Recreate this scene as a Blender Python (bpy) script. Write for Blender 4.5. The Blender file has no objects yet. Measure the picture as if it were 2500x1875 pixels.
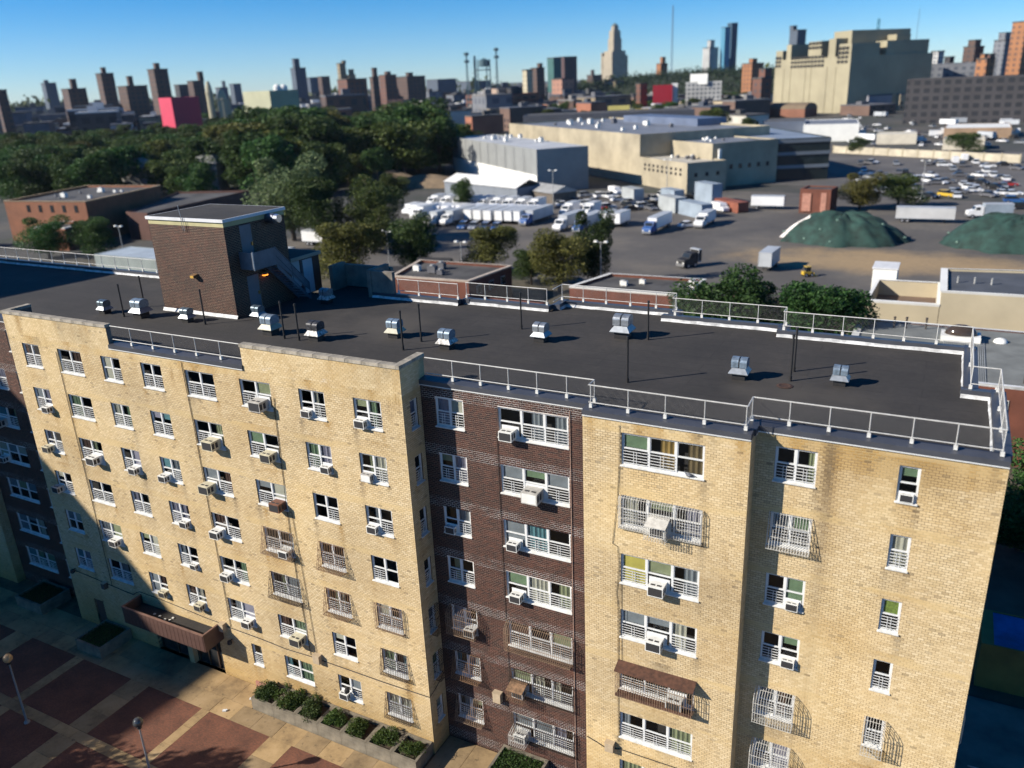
import bpy, math, random
import numpy as np
from math import sin, cos, pi, radians, sqrt, atan2
from mathutils import Vector, Matrix

random.seed(11)
rng = np.random.default_rng(11)
SC = bpy.context.scene
COL = SC.collection

# ------------------------------------------------------------------ camera
CAM = Vector((22.587, -26.876, 32.148))
YAW, PITCH, ROLL = radians(-28.312), radians(-20.194), radians(-2.501)
FPX = 2011.39                                   # focal length in pixels of a 2500 px wide frame
_f = Vector((sin(YAW), cos(YAW), 0)); _r = Vector((cos(YAW), -sin(YAW), 0)); _u = Vector((0, 0, 1))
_fw = _f * cos(PITCH) + _u * sin(PITCH); _up = -_f * sin(PITCH) + _u * cos(PITCH)
RIGHT = _r * cos(ROLL) + _up * sin(ROLL); UPV = -_r * sin(ROLL) + _up * cos(ROLL); FWD = _fw
cd = bpy.data.cameras.new('camera'); cam = bpy.data.objects.new('camera', cd); COL.objects.link(cam)
cam.matrix_world = Matrix(((RIGHT.x, UPV.x, -FWD.x, CAM.x), (RIGHT.y, UPV.y, -FWD.y, CAM.y), (RIGHT.z, UPV.z, -FWD.z, CAM.z), (0, 0, 0, 1)))
cd.sensor_width = 36.0; cd.lens = FPX / 2500 * 36.0
cd.clip_start = 0.5; cd.clip_end = 20000
cd.dof.use_dof = True; cd.dof.focus_distance = 41.0; cd.dof.aperture_fstop = 0.19
SC.camera = cam

# ------------------------------------------------------------------ sky, sun, exposure
SUN_EL = radians(29.7)
SUN_AZ = radians(40.3)                          # shadows run along (cos, sin) of this in plan
wd = bpy.data.worlds.new('World'); SC.world = wd; wd.use_nodes = True
nt = wd.node_tree; bg = nt.nodes['Background']
sky = nt.nodes.new('ShaderNodeTexSky'); sky.sky_type = 'NISHITA'; sky.sun_disc = False
sky.sun_elevation = SUN_EL
sky.sun_rotation = radians(180 + 49.7)
sky.air_density = 0.7; sky.dust_density = 0.12; sky.ozone_density = 6.0
hs = nt.nodes.new('ShaderNodeHueSaturation'); hs.inputs['Saturation'].default_value = 1.36
nt.links.new(sky.outputs[0], hs.inputs['Color']); nt.links.new(hs.outputs[0], bg.inputs[0])
bg.inputs[1].default_value = 0.086
sd = bpy.data.lights.new('sun', 'SUN'); sun = bpy.data.objects.new('sun', sd); COL.objects.link(sun)
sd.energy = 5.0; sd.angle = radians(0.53); sd.color = (1.0, 0.93, 0.82)
_d = Vector((cos(SUN_AZ) * cos(SUN_EL), sin(SUN_AZ) * cos(SUN_EL), -sin(SUN_EL)))
sun.rotation_euler = _d.to_track_quat('-Z', 'Y').to_euler()
sun.location = (-40, -40, 60)
SC.view_settings.view_transform = 'Standard'; SC.view_settings.look = 'None'
SC.view_settings.exposure = 0.68; SC.view_settings.gamma = 1.0
SC.cycles.use_denoising = True
SC.cycles.max_bounces = 6; SC.cycles.transparent_max_bounces = 12
SC.cycles.diffuse_bounces = 3; SC.cycles.glossy_bounces = 3; SC.cycles.transmission_bounces = 4

# ------------------------------------------------------------------ photo geometry helpers (survey of the place)
def ray(u, v):
    return RIGHT * ((u - 1250) / FPX) + UPV * ((937.5 - v) / FPX) + FWD
def on_z(u, v, z=0.0):
    d = ray(u, v); return CAM + d * ((z - CAM.z) / d.z)
def at_dist(u, v, D):
    d = ray(u, v); return CAM + d * (D / sqrt(d.x * d.x + d.y * d.y))
S8 = 1 / 0.8848                                 # survey notes were taken on a 2212 px wide print
def gp(x, y, z=0.0): return on_z(x * S8, y * S8, z)
def dp(x, y, D): return at_dist(x * S8, y * S8, D)

# ------------------------------------------------------------------ materials
MATS = {}
def new_mat(name):
    m = bpy.data.materials.new(name); m.use_nodes = True
    n = m.node_tree.nodes; return m, n, m.node_tree.links, n['Principled BSDF']
def rgb(c): return (c[0], c[1], c[2], 1.0)
def coords(n, l, scale=(1, 1, 1), kind='Object'):
    tc = n.new('ShaderNodeTexCoord'); mp = n.new('ShaderNodeMapping'); mp.inputs['Scale'].default_value = scale
    l.new(tc.outputs[kind], mp.inputs[0]); return mp.outputs[0]
def noise(n, l, vec, scale, detail=4, rough=0.6):
    t = n.new('ShaderNodeTexNoise'); t.inputs['Scale'].default_value = scale; t.inputs['Detail'].default_value = detail
    t.inputs['Roughness'].default_value = rough; l.new(vec, t.inputs['Vector']); return t.outputs['Fac']
def ramp(n, l, fac, stops):
    r = n.new('ShaderNodeValToRGB'); e = r.color_ramp.elements
    while len(e) < len(stops): e.new(0.5)
    for i, (p, c) in enumerate(stops): e[i].position = p; e[i].color = rgb(c)
    l.new(fac, r.inputs[0]); return r.outputs[0]
def mixc(n, l, fac, a, b, mode='MIX'):
    m = n.new('ShaderNodeMix'); m.data_type = 'RGBA'; m.blend_type = mode
    for k, v in ((0, fac), (6, a), (7, b)):
        if isinstance(v, (int, float)): m.inputs[k].default_value = v
        elif isinstance(v, tuple): m.inputs[k].default_value = rgb(v)
        else: l.new(v, m.inputs[k])
    return m.outputs[2]
def mth(n, l, op, a, b=None, clamp=False):
    m = n.new('ShaderNodeMath'); m.operation = op; m.use_clamp = clamp
    for k, v in ((0, a), (1, b)):
        if v is None: continue
        if isinstance(v, (int, float)): m.inputs[k].default_value = v
        else: l.new(v, m.inputs[k])
    return m.outputs[0]
def smooth(n, l, x, a, b):
    m = n.new('ShaderNodeMapRange'); m.interpolation_type = 'SMOOTHSTEP'
    m.inputs[1].default_value = a; m.inputs[2].default_value = b; l.new(x, m.inputs[0]); return m.outputs[0]
def bump(n, l, b, h, strength=0.3, dist=0.02):
    k = n.new('ShaderNodeBump'); k.inputs['Strength'].default_value = strength; k.inputs['Distance'].default_value = dist
    l.new(h, k.inputs['Height']); l.new(k.outputs[0], b.inputs['Normal'])
def M(name, c, rough=0.7, var=0.25, scale=1.5, metal=0.0, bmp=0.0, c2=None, detail=5):
    """a plain surface with mottled colour; c2 is a second tone mixed in by the noise"""
    if name in MATS: return MATS[name]
    m, n, l, b = new_mat(name)
    v = coords(n, l); f = noise(n, l, v, scale, detail)
    lo = tuple(x * (1 - var) for x in c); hi = c2 if c2 else tuple(min(1, x * (1 + var)) for x in c)
    l.new(ramp(n, l, f, ((0.3, lo), (0.7, hi))), b.inputs['Base Color'])
    b.inputs['Roughness'].default_value = rough; b.inputs['Metallic'].default_value = metal
    if bmp: bump(n, l, b, noise(n, l, v, scale * 14, 3), bmp)
    MATS[name] = m; return m
def M_per_object(name, cols, rough=0.4, metal=0.0):
    """one paint per object out of a list of colours"""
    if name in MATS: return MATS[name]
    m, n, l, b = new_mat(name)
    oi = n.new('ShaderNodeObjectInfo')
    r = n.new('ShaderNodeValToRGB'); r.color_ramp.interpolation = 'CONSTANT'; e = r.color_ramp.elements
    while len(e) < len(cols): e.new(0.5)
    for i, c in enumerate(cols): e[i].position = i / len(cols); e[i].color = rgb(c)
    l.new(oi.outputs['Random'], r.inputs[0])
    f = noise(n, l, coords(n, l), 3.0, 4)
    l.new(mixc(n, l, 0.25, r.outputs[0], ramp(n, l, f, ((0.3, (0.6, 0.6, 0.6)), (0.7, (1, 1, 1)))), 'MULTIPLY'), b.inputs['Base Color'])
    b.inputs['Roughness'].default_value = rough; b.inputs['Metallic'].default_value = metal
    MATS[name] = m; return m

FLOOR_H = 2.7
def brick_yellow():
    m, n, l, b = new_mat('tan_brick')
    g = n.new('ShaderNodeNewGeometry'); v = coords(n, l)
    base = ramp(n, l, g.outputs['Random Per Island'], ((0.0, (0.51, 0.390, 0.218)), (0.45, (0.575, 0.450, 0.266)), (0.8, (0.605, 0.480, 0.290)), (1.0, (0.64, 0.52, 0.33))))
    big = noise(n, l, v, 0.16, 5, 0.65)
    base = mixc(n, l, mth(n, l, 'MULTIPLY', big, 1.1, True), base, ramp(n, l, big, ((0.32, (0.72, 0.64, 0.50)), (0.48, (1, 0.97, 0.9)), (0.68, (1.07, 0.98, 0.78)))), 'MULTIPLY')
    sp = n.new('ShaderNodeSeparateXYZ'); l.new(v, sp.inputs[0]); z = sp.outputs[2]
    # patched courses at every floor line, cleaner and yellower than the field
    ph = mth(n, l, 'MODULO', mth(n, l, 'ADD', z, 27 - 19.2 % 2.7 + 0.05), FLOOR_H)
    band = mth(n, l, 'MULTIPLY', smooth(n, l, ph, 0.0, 0.06), mth(n, l, 'SUBTRACT', 1.0, smooth(n, l, ph, 0.36, 0.48)))
    bn = noise(n, l, coords(n, l, (0.35, 0.35, 2.0)), 1.4, 4)
    band = mth(n, l, 'MULTIPLY', band, smooth(n, l, bn, 0.38, 0.62))
    base = mixc(n, l, mth(n, l, 'MULTIPLY', band, 0.75), base, (0.56, 0.41, 0.20))
    # rusty runs below the roof edge and below sills, dirt at the foot
    st = noise(n, l, coords(n, l, (1.0, 1.0, 0.13)), 1.1, 7, 0.72)
    top = smooth(n, l, z, 16.6, 19.7)
    rust = mth(n, l, 'MULTIPLY', smooth(n, l, st, 0.53, 0.70), mth(n, l, 'MULTIPLY', smooth(n, l, noise(n, l, v, 0.33, 3), 0.46, 0.62), mth(n, l, 'ADD', mth(n, l, 'MULTIPLY', top, 0.70), 0.42)))
    base = mixc(n, l, rust, base, (0.26, 0.145, 0.035))
    foot = mth(n, l, 'SUBTRACT', 1.0, smooth(n, l, z, 0.2, 4.2))
    base = mixc(n, l, mth(n, l, 'MULTIPLY', foot, mth(n, l, 'MULTIPLY', noise(n, l, v, 0.8, 4), 0.85)), base, (0.40, 0.25, 0.07))
    eff = mth(n, l, 'MULTIPLY', smooth(n, l, noise(n, l, coords(n, l, (0.6, 0.6, 1.6)), 0.9, 6, 0.7), 0.60, 0.72), smooth(n, l, z, 18.9, 19.8))
    base = mixc(n, l, mth(n, l, 'MULTIPLY', eff, 0.55), base, (0.66, 0.60, 0.52))
    def attr(nm):
        g_ = n.new('ShaderNodeAttribute'); g_.attribute_name = nm; o_ = n.new('ShaderNodeAttribute'); o_.attribute_type = 'OBJECT'; o_.attribute_name = nm
        return mth(n, l, 'ADD', g_.outputs['Fac'], o_.outputs['Fac'], True)
    grain = ramp(n, l, noise(n, l, v, 5.0, 5, 0.7), ((0.35, (0.55, 0.55, 0.55)), (0.65, (1, 1, 1))))
    gsep = n.new('ShaderNodeSeparateColor'); l.new(grain, gsep.inputs[0])
    base = mixc(n, l, mth(n, l, 'MULTIPLY', attr('rust_stain'), gsep.outputs[0]), base, (0.33, 0.185, 0.04))
    base = mixc(n, l, mth(n, l, 'MULTIPLY', attr('soot_stain'), gsep.outputs[0]), base, (0.10, 0.072, 0.042))
    l.new(base, b.inputs['Base Color']); b.inputs['Roughness'].default_value = 0.8
    MATS['tan_brick'] = m; return m
def mortar_yellow():
    m, n, l, b = new_mat('tan_mortar'); v = coords(n, l)
    big = noise(n, l, v, 0.35, 5, 0.7)
    a = ramp(n, l, big, ((0.38, (0.11, 0.073, 0.04)), (0.52, (0.245, 0.17, 0.095)), (0.64, (0.43, 0.32, 0.18))))
    sp = n.new('ShaderNodeSeparateXYZ'); l.new(v, sp.inputs[0]); z = sp.outputs[2]
    ph = mth(n, l, 'MODULO', mth(n, l, 'ADD', z, 27 - 19.2 % 2.7 + 0.05), FLOOR_H)
    band = mth(n, l, 'MULTIPLY', smooth(n, l, ph, 0.0, 0.06), mth(n, l, 'SUBTRACT', 1.0, smooth(n, l, ph, 0.36, 0.48)))
    band = mth(n, l, 'MULTIPLY', band, smooth(n, l, noise(n, l, coords(n, l, (0.35, 0.35, 2.0)), 1.4, 4), 0.38, 0.62))
    rep = mth(n, l, 'MAXIMUM', mth(n, l, 'MAXIMUM', band, smooth(n, l, z, 19.3, 19.5)), mth(n, l, 'MULTIPLY', smooth(n, l, noise(n, l, v, 0.17, 3), 0.56, 0.64), 0.8))
    l.new(mixc(n, l, mth(n, l, 'MULTIPLY', rep, 0.88), a, (0.50, 0.39, 0.20)), b.inputs['Base Color'])
    b.inputs['Roughness'].default_value = 0.95; return m
def brick_brown():
    m, n, l, b = new_mat('brown_brick')
    g = n.new('ShaderNodeNewGeometry'); v = coords(n, l)
    base = ramp(n, l, g.outputs['Random Per Island'], ((0.0, (0.026, 0.011, 0.008)), (0.4, (0.044, 0.0155, 0.010)), (0.8, (0.060, 0.020, 0.012)), (1.0, (0.080, 0.028, 0.017))))
    big = noise(n, l, v, 0.4, 4)
    l.new(mixc(n, l, 0.8, base, ramp(n, l, big, ((0.3, (0.6, 0.6, 0.6)), (0.7, (1.15, 1.1, 1.05)))), 'MULTIPLY'), b.inputs['Base Color'])
    b.inputs['Roughness'].default_value = 0.7; return m
def mortar_brown():
    m, n, l, b = new_mat('brown_wall_mortar'); v = coords(n, l)
    sp = n.new('ShaderNodeSeparateXYZ'); l.new(v, sp.inputs[0])
    ph = mth(n, l, 'MODULO', mth(n, l, 'ADD', sp.outputs[2], 27 - 19.2 % 2.7 + 0.14), FLOOR_H)
    band = mth(n, l, 'MULTIPLY', smooth(n, l, ph, 0.0, 0.05), mth(n, l, 'SUBTRACT', 1.0, smooth(n, l, ph, 0.50, 0.62)))
    band = mth(n, l, 'MULTIPLY', band, smooth(n, l, noise(n, l, coords(n, l, (0.5, 0.5, 1)), 1.3, 4), 0.3, 0.6))
    a = ramp(n, l, noise(n, l, v, 0.5, 4), ((0.3, (0.25, 0.165, 0.12)), (0.7, (0.40, 0.275, 0.205))))
    l.new(mixc(n, l, band, a, (0.82, 0.76, 0.68)), b.inputs['Base Color']); b.inputs['Roughness'].default_value = 0.95; return m
def roof_felt():
    m, n, l, b = new_mat('black_roof_felt'); v = coords(n, l)
    f = noise(n, l, v, 0.25, 6, 0.65); fine = noise(n, l, v, 38, 2); mid = noise(n, l, v, 3.2, 5)
    a = ramp(n, l, f, ((0.3, (0.021, 0.019, 0.018)), (0.55, (0.032, 0.0285, 0.026)), (0.75, (0.046, 0.040, 0.035))))
    a = mixc(n, l, 0.55, a, ramp(n, l, mid, ((0.3, (0.7, 0.7, 0.7)), (0.7, (1.3, 1.25, 1.2)))), 'MULTIPLY')
    sp = ramp(n, l, fine, ((0.64, (0, 0, 0)), (0.74, (0.075, 0.065, 0.052))))
    a = mixc(n, l, 1.0, a, sp, 'ADD')
    t = n.new('ShaderNodeTexBrick'); t.inputs['Scale'].default_value = 1.0; t.inputs['Brick Width'].default_value = 9.0; t.inputs['Row Height'].default_value = 0.95; t.inputs['Mortar Size'].default_value = 0.02
    t.inputs['Color1'].default_value = rgb((1, 1, 1)); t.inputs['Color2'].default_value = rgb((0.74, 0.74, 0.74)); t.inputs['Mortar'].default_value = rgb((0.40, 0.39, 0.38)); l.new(v, t.inputs['Vector'])
    a = mixc(n, l, 0.7, a, t.outputs[0], 'MULTIPLY')
    pond = smooth(n, l, noise(n, l, v, 0.11, 4, 0.5), 0.54, 0.66)
    a = mixc(n, l, mth(n, l, 'MULTIPLY', pond, 0.6), a, (0.070, 0.060, 0.048))
    l.new(a, b.inputs['Base Color']); b.inputs['Roughness'].default_value = 0.95
    bump(n, l, b, fine, 0.5, 0.01); return m
def paver_red():
    m, n, l, b = new_mat('red_paver'); v = coords(n, l)
    t = n.new('ShaderNodeTexBrick'); t.inputs['Scale'].default_value = 4.6; t.inputs['Mortar Size'].default_value = 0.012
    t.inputs['Color1'].default_value = rgb((0.175, 0.066, 0.036)); t.inputs['Color2'].default_value = rgb((0.115, 0.047, 0.028)); t.inputs['Mortar'].default_value = rgb((0.09, 0.05, 0.035))
    l.new(v, t.inputs['Vector'])
    f = noise(n, l, v, 0.7, 5)
    l.new(mixc(n, l, 0.7, t.outputs[0], ramp(n, l, f, ((0.3, (0.5, 0.48, 0.45)), (0.7, (1.35, 1.3, 1.2)))), 'MULTIPLY'), b.inputs['Base Color'])
    b.inputs['Roughness'].default_value = 0.85; bump(n, l, b, t.outputs['Fac'], 0.3, 0.004); return m
def glass_mat(name, tint, refl=0.9):
    m, n, l, b = new_mat(name); out = n['Material Output']
    tr = n.new('ShaderNodeBsdfTransparent'); tr.inputs[0].default_value = rgb(tint)
    gl = n.new('ShaderNodeBsdfGlossy'); gl.inputs['Roughness'].default_value = 0.03
    lw = n.new('ShaderNodeLayerWeight'); fc = mth(n, l, 'ADD', mth(n, l, 'MULTIPLY', mth(n, l, 'POWER', lw.outputs['Facing'], 4.0), 0.7), 0.05)
    mx = n.new('ShaderNodeMixShader'); l.new(fc, mx.inputs[0]); l.new(tr.outputs[0], mx.inputs[1]); l.new(gl.outputs[0], mx.inputs[2])
    l.new(mx.outputs[0], out.inputs[0]); return m
def leaf_mat(name, dark, mid, light):
    m, n, l, b = new_mat(name)
    g = n.new('ShaderNodeNewGeometry'); oi = n.new('ShaderNodeObjectInfo')
    c = ramp(n, l, g.outputs['Random Per Island'], ((0.0, dark), (0.55, mid), (1.0, light)))
    hv = n.new('ShaderNodeHueSaturation'); l.new(c, hv.inputs['Color'])
    l.new(mth(n, l, 'ADD', mth(n, l, 'MULTIPLY', oi.outputs['Random'], 0.05), 0.475), hv.inputs['Hue'])
    l.new(mth(n, l, 'ADD', mth(n, l, 'MULTIPLY', oi.outputs['Random'], 0.5), 0.75), hv.inputs['Value'])
    l.new(hv.outputs[0], b.inputs['Base Color']); b.inputs['Roughness'].default_value = 0.6
    b.inputs['Specular IOR Level'].default_value = 0.25
    tl = n.new('ShaderNodeBsdfTranslucent'); l.new(hv.outputs[0], tl.inputs[0])
    mx = n.new('ShaderNodeMixShader'); mx.inputs[0].default_value = 0.25
    l.new(b.outputs[0], mx.inputs[1]); l.new(tl.outputs[0], mx.inputs[2]); l.new(mx.outputs[0], n['Material Output'].inputs[0]); return m
def facade_mat(name, wall, win, sx=5.6, sz=4.4, wx=0.48, wz=0.5, var=0.2):
    """far facade: storeys and window bays too small to pick apart"""
    if name in MATS: return MATS[name]
    m, n, l, b = new_mat(name); v = coords(n, l)
    sp = n.new('ShaderNodeSeparateXYZ'); l.new(v, sp.inputs[0])
    h = mth(n, l, 'ADD', sp.outputs[0], sp.outputs[1])
    fx = mth(n, l, 'FRACT', mth(n, l, 'DIVIDE', mth(n, l, 'ADD', h, 500.0), sx)); fz = mth(n, l, 'FRACT', mth(n, l, 'DIVIDE', mth(n, l, 'ADD', sp.outputs[2], 0.5), sz))
    a = mth(n, l, 'MULTIPLY', mth(n, l, 'LESS_THAN', fx, wx), mth(n, l, 'LESS_THAN', fz, wz))
    ge = n.new('ShaderNodeNewGeometry'); sn = n.new('ShaderNodeSeparateXYZ'); l.new(ge.outputs['Normal'], sn.inputs[0])
    side = mth(n, l, 'LESS_THAN', sn.outputs[2], 0.5)
    f = noise(n, l, v, 0.08, 4)
    wc = ramp(n, l, f, ((0.3, tuple(x * (1 - var) for x in wall)), (0.7, tuple(min(1, x * (1 + var)) for x in wall))))
    l.new(mixc(n, l, mth(n, l, 'MULTIPLY', a, side), wc, win), b.inputs['Base Color'])
    b.inputs['Roughness'].default_value = 0.7; MATS[name] = m; return m

TAN, TANM, BRN, BRNM = brick_yellow(), mortar_yellow(), brick_brown(), mortar_brown()
FELT, PAVER = roof_felt(), paver_red()
WHITE = M('white_paint', (0.63, 0.63, 0.61), 0.45, 0.06, 2.0)
WHITE2 = M('weathered_white_paint', (0.60, 0.59, 0.55), 0.55, 0.22, 3.0)
STONE = M('coping_stone', (0.30, 0.265, 0.21), 0.9, 0.45, 2.5, bmp=0.4)
CAPM = M('slate_blue_sheet_metal', (0.078, 0.082, 0.096), 0.42, 0.18, 0.8, 0.35)
FLASH = M('white_flashing', (0.50, 0.50, 0.49), 0.6, 0.4, 2.5, bmp=0.5)
GALV = M('galvanised_steel', (0.50, 0.56, 0.62), 0.38, 0.25, 3.0, 0.75)
GALV2 = M('dull_galvanised_steel', (0.34, 0.34, 0.33), 0.55, 0.35, 4.0, 0.35)
BLACK = M('black_paint', (0.018, 0.017, 0.017), 0.55, 0.3, 4.0)
DARK = M('dark_interior', (0.022, 0.020, 0.020), 0.9, 0.3, 1.0)
GRILLE = M('dark_fin_grille', (0.030, 0.029, 0.030), 0.6, 0.3, 30.0)
CONC = M('pavement_concrete', (0.35, 0.24, 0.120), 0.9, 0.5, 0.6, bmp=0.15)
CONCG = M('grey_concrete', (0.17, 0.145, 0.105), 0.9, 0.4, 1.6, bmp=0.2)
RUST = M('rusty_iron', (0.075, 0.032, 0.018), 0.85, 0.45, 5.0)
RUSTW = M('rust_streaked_iron', (0.20, 0.115, 0.06), 0.8, 0.5, 6.0)
GLASS = glass_mat('window_glass', (0.88, 0.91, 0.92))
SOIL = M('planter_soil', (0.045, 0.03, 0.018), 1.0, 0.4, 5.0)
def slab_mat():
    m, n, l, b = new_mat('pavement_slab'); v = coords(n, l); oi = n.new('ShaderNodeObjectInfo'); g = n.new('ShaderNodeNewGeometry'); mp = n.new('ShaderNodeMapping'); l.new(g.outputs['Position'], mp.inputs[0])
    a = ramp(n, l, noise(n, l, mp.outputs[0], 0.5, 7, 0.7), ((0.32, (0.17, 0.115, 0.06)), (0.5, (0.33, 0.23, 0.115)), (0.7, (0.42, 0.30, 0.165))))
    a = mixc(n, l, 1.0, a, ramp(n, l, oi.outputs['Random'], ((0.0, (0.72, 0.72, 0.74)), (1.0, (1.12, 1.08, 1.0)))), 'MULTIPLY')
    sp = smooth(n, l, noise(n, l, mp.outputs[0], 2.6, 6, 0.75), 0.58, 0.68)
    l.new(mixc(n, l, mth(n, l, 'MULTIPLY', sp, 0.65), a, (0.07, 0.05, 0.03)), b.inputs['Base Color']); b.inputs['Roughness'].default_value = 0.9; bump(n, l, b, noise(n, l, v, 9, 4), 0.2); return m
SLABM = slab_mat()
RAILW = M('white_rail_paint', (0.50, 0.49, 0.46), 0.5, 0.15, 4.0)

# ------------------------------------------------------------------ mesh and object helpers
class MB:
    def __init__(s): s.v = []; s.f = []
    def add(s, vs, fs):
        o = len(s.v); s.v += [tuple(p) for p in vs]; s.f += [tuple(i + o for i in q) for q in fs]; return s
    def box(s, x0, y0, z0, x1, y1, z1):
        return s.add([(x0, y0, z0), (x1, y0, z0), (x1, y1, z0), (x0, y1, z0), (x0, y0, z1), (x1, y0, z1), (x1, y1, z1), (x0, y1, z1)],
                     [(0, 3, 2, 1), (4, 5, 6, 7), (0, 1, 5, 4), (1, 2, 6, 5), (2, 3, 7, 6), (3, 0, 4, 7)])
    def obox(s, c, size, rz=0.0, z0=None):
        cx, cy, cz = c; a, b, h = size[0] / 2, size[1] / 2, size[2] / 2
        if z0 is not None: cz = z0 + h
        C_, S_ = cos(rz), sin(rz); vs = []
        for dz in (-h, h):
            for dx, dy in ((-a, -b), (a, -b), (a, b), (-a, b)): vs.append((cx + dx * C_ - dy * S_, cy + dx * S_ + dy * C_, cz + dz))
        return s.add(vs, [(0, 3, 2, 1), (4, 5, 6, 7), (0, 1, 5, 4), (1, 2, 6, 5), (2, 3, 7, 6), (3, 0, 4, 7)])
    def tube(s, p0, p1, r, n=6, r1=None, cap=True):
        p0, p1 = Vector(p0), Vector(p1); d = (p1 - p0)
        if d.length < 1e-6: return s
        d.normalize(); a = d.orthogonal().normalized(); b = d.cross(a); r1 = r if r1 is None else r1
        vs = [p0 + (a * cos(2 * pi * i / n) + b * sin(2 * pi * i / n)) * r for i in range(n)] + [p1 + (a * cos(2 * pi * i / n) + b * sin(2 * pi * i / n)) * r1 for i in range(n)]
        fs = [(i, (i + 1) % n, n + (i + 1) % n, n + i) for i in range(n)]
        if cap: fs += [tuple(range(n - 1, -1, -1)), tuple(range(n, 2 * n))]
        return s.add(vs, fs)
    def path(s, pts, r, n=5):
        for a, b in zip(pts[:-1], pts[1:]): s.tube(a, b, r, n)
        return s
    def prism(s, poly, z0, z1):
        n = len(poly); vs = [(x, y, z0) for x, y in poly] + [(x, y, z1) for x, y in poly]
        return s.add(vs, [tuple(range(n - 1, -1, -1)), tuple(range(n, 2 * n))] + [(i, (i + 1) % n, n + (i + 1) % n, n + i) for i in range(n)])
    def extr_x(s, prof, x0, x1):
        """closed profile in (y, z), extruded along x"""
        n = len(prof); vs = [(x0, y, z) for y, z in prof] + [(x1, y, z) for y, z in prof]
        return s.add(vs, [tuple(range(n)), tuple(range(2 * n - 1, n - 1, -1))] + [(i, n + i, n + (i + 1) % n, (i + 1) % n) for i in range(n)])
    def extr_y(s, prof, y0, y1):
        n = len(prof); vs = [(x, y0, z) for x, z in prof] + [(x, y1, z) for x, z in prof]
        return s.add(vs, [tuple(range(n - 1, -1, -1)), tuple(range(n, 2 * n))] + [(i, (i + 1) % n, n + (i + 1) % n, n + i) for i in range(n)])
    def lathe(s, prof, n=12, c=(0, 0, 0)):
        m = len(prof); vs = []
        for i in range(n):
            a = 2 * pi * i / n
            for r, z in prof: vs.append((c[0] + r * cos(a), c[1] + r * sin(a), c[2] + z))
        fs = []
        for i in range(n):
            j = (i + 1) % n
            for k in range(m - 1): fs.append((i * m + k, j * m + k, j * m + k + 1, i * m + k + 1))
        return s.add(vs, fs)
    def quad(s, *p): return s.add(p, [tuple(range(len(p)))])
    def mesh(s, name):
        me = bpy.data.meshes.new(name); me.from_pydata(s.v, [], s.f); me.update(); return me
def link(name, data, mat=None, parent=None, loc=None, rz=0.0):
    o = bpy.data.objects.new(name, data); COL.objects.link(o)
    if mat is not None and data is not None:
        if not data.materials: data.materials.append(mat)
        elif data.materials[0] is not mat: o.material_slots[0].link = 'OBJECT'; o.material_slots[0].material = mat
    if parent is not None: o.parent = parent
    if loc is not None: o.location = loc
    if rz: o.rotation_euler = (0, 0, rz)
    return o
def part(name, mb, mat, parent=None, smooth_=False, loc=None, rz=0.0):
    me = mb.mesh(name) if isinstance(mb, MB) else mb
    if smooth_: me.shade_smooth()
    return link(name, me, mat, parent, loc, rz)
def tag(o, label, cat, group=None):
    o['label'] = label; o['category'] = cat
    if group: o['group'] = group
    return o
def thing(name, label, cat, loc=(0, 0, 0), rz=0.0, group=None):
    return tag(link(name, None, None, None, loc, rz), label, cat, group)
def struct(name, mb, mat):
    o = part(name, mb, mat); o['kind'] = 'structure'; return o
def copy_tree(root, loc, rz=0.0, label=None, scale=None, group=None):
    r = root.copy(); COL.objects.link(r); r.location = loc; r.rotation_euler = (0, 0, rz)
    if scale is not None: r.scale = scale if isinstance(scale, tuple) else (scale,) * 3
    if label: r['label'] = label
    if group: r['group'] = group
    for ch in root.children:
        c = ch.copy(); COL.objects.link(c); c.parent = r
        for g in ch.children:
            d = g.copy(); COL.objects.link(d); d.parent = c
    return r
def arr_mesh(name, verts, quads):
    me = bpy.data.meshes.new(name); nv, nf = len(verts), len(quads)
    me.vertices.add(nv); me.vertices.foreach_set('co', np.asarray(verts, np.float32).ravel())
    me.loops.add(nf * 4); me.loops.foreach_set('vertex_index', np.asarray(quads, np.int32).ravel())
    me.polygons.add(nf); me.polygons.foreach_set('loop_start', np.arange(0, nf * 4, 4, dtype=np.int32)); me.polygons.foreach_set('loop_total', np.full(nf, 4, np.int32))
    me.update(calc_edges=True); me.shade_flat(); return me

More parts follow.
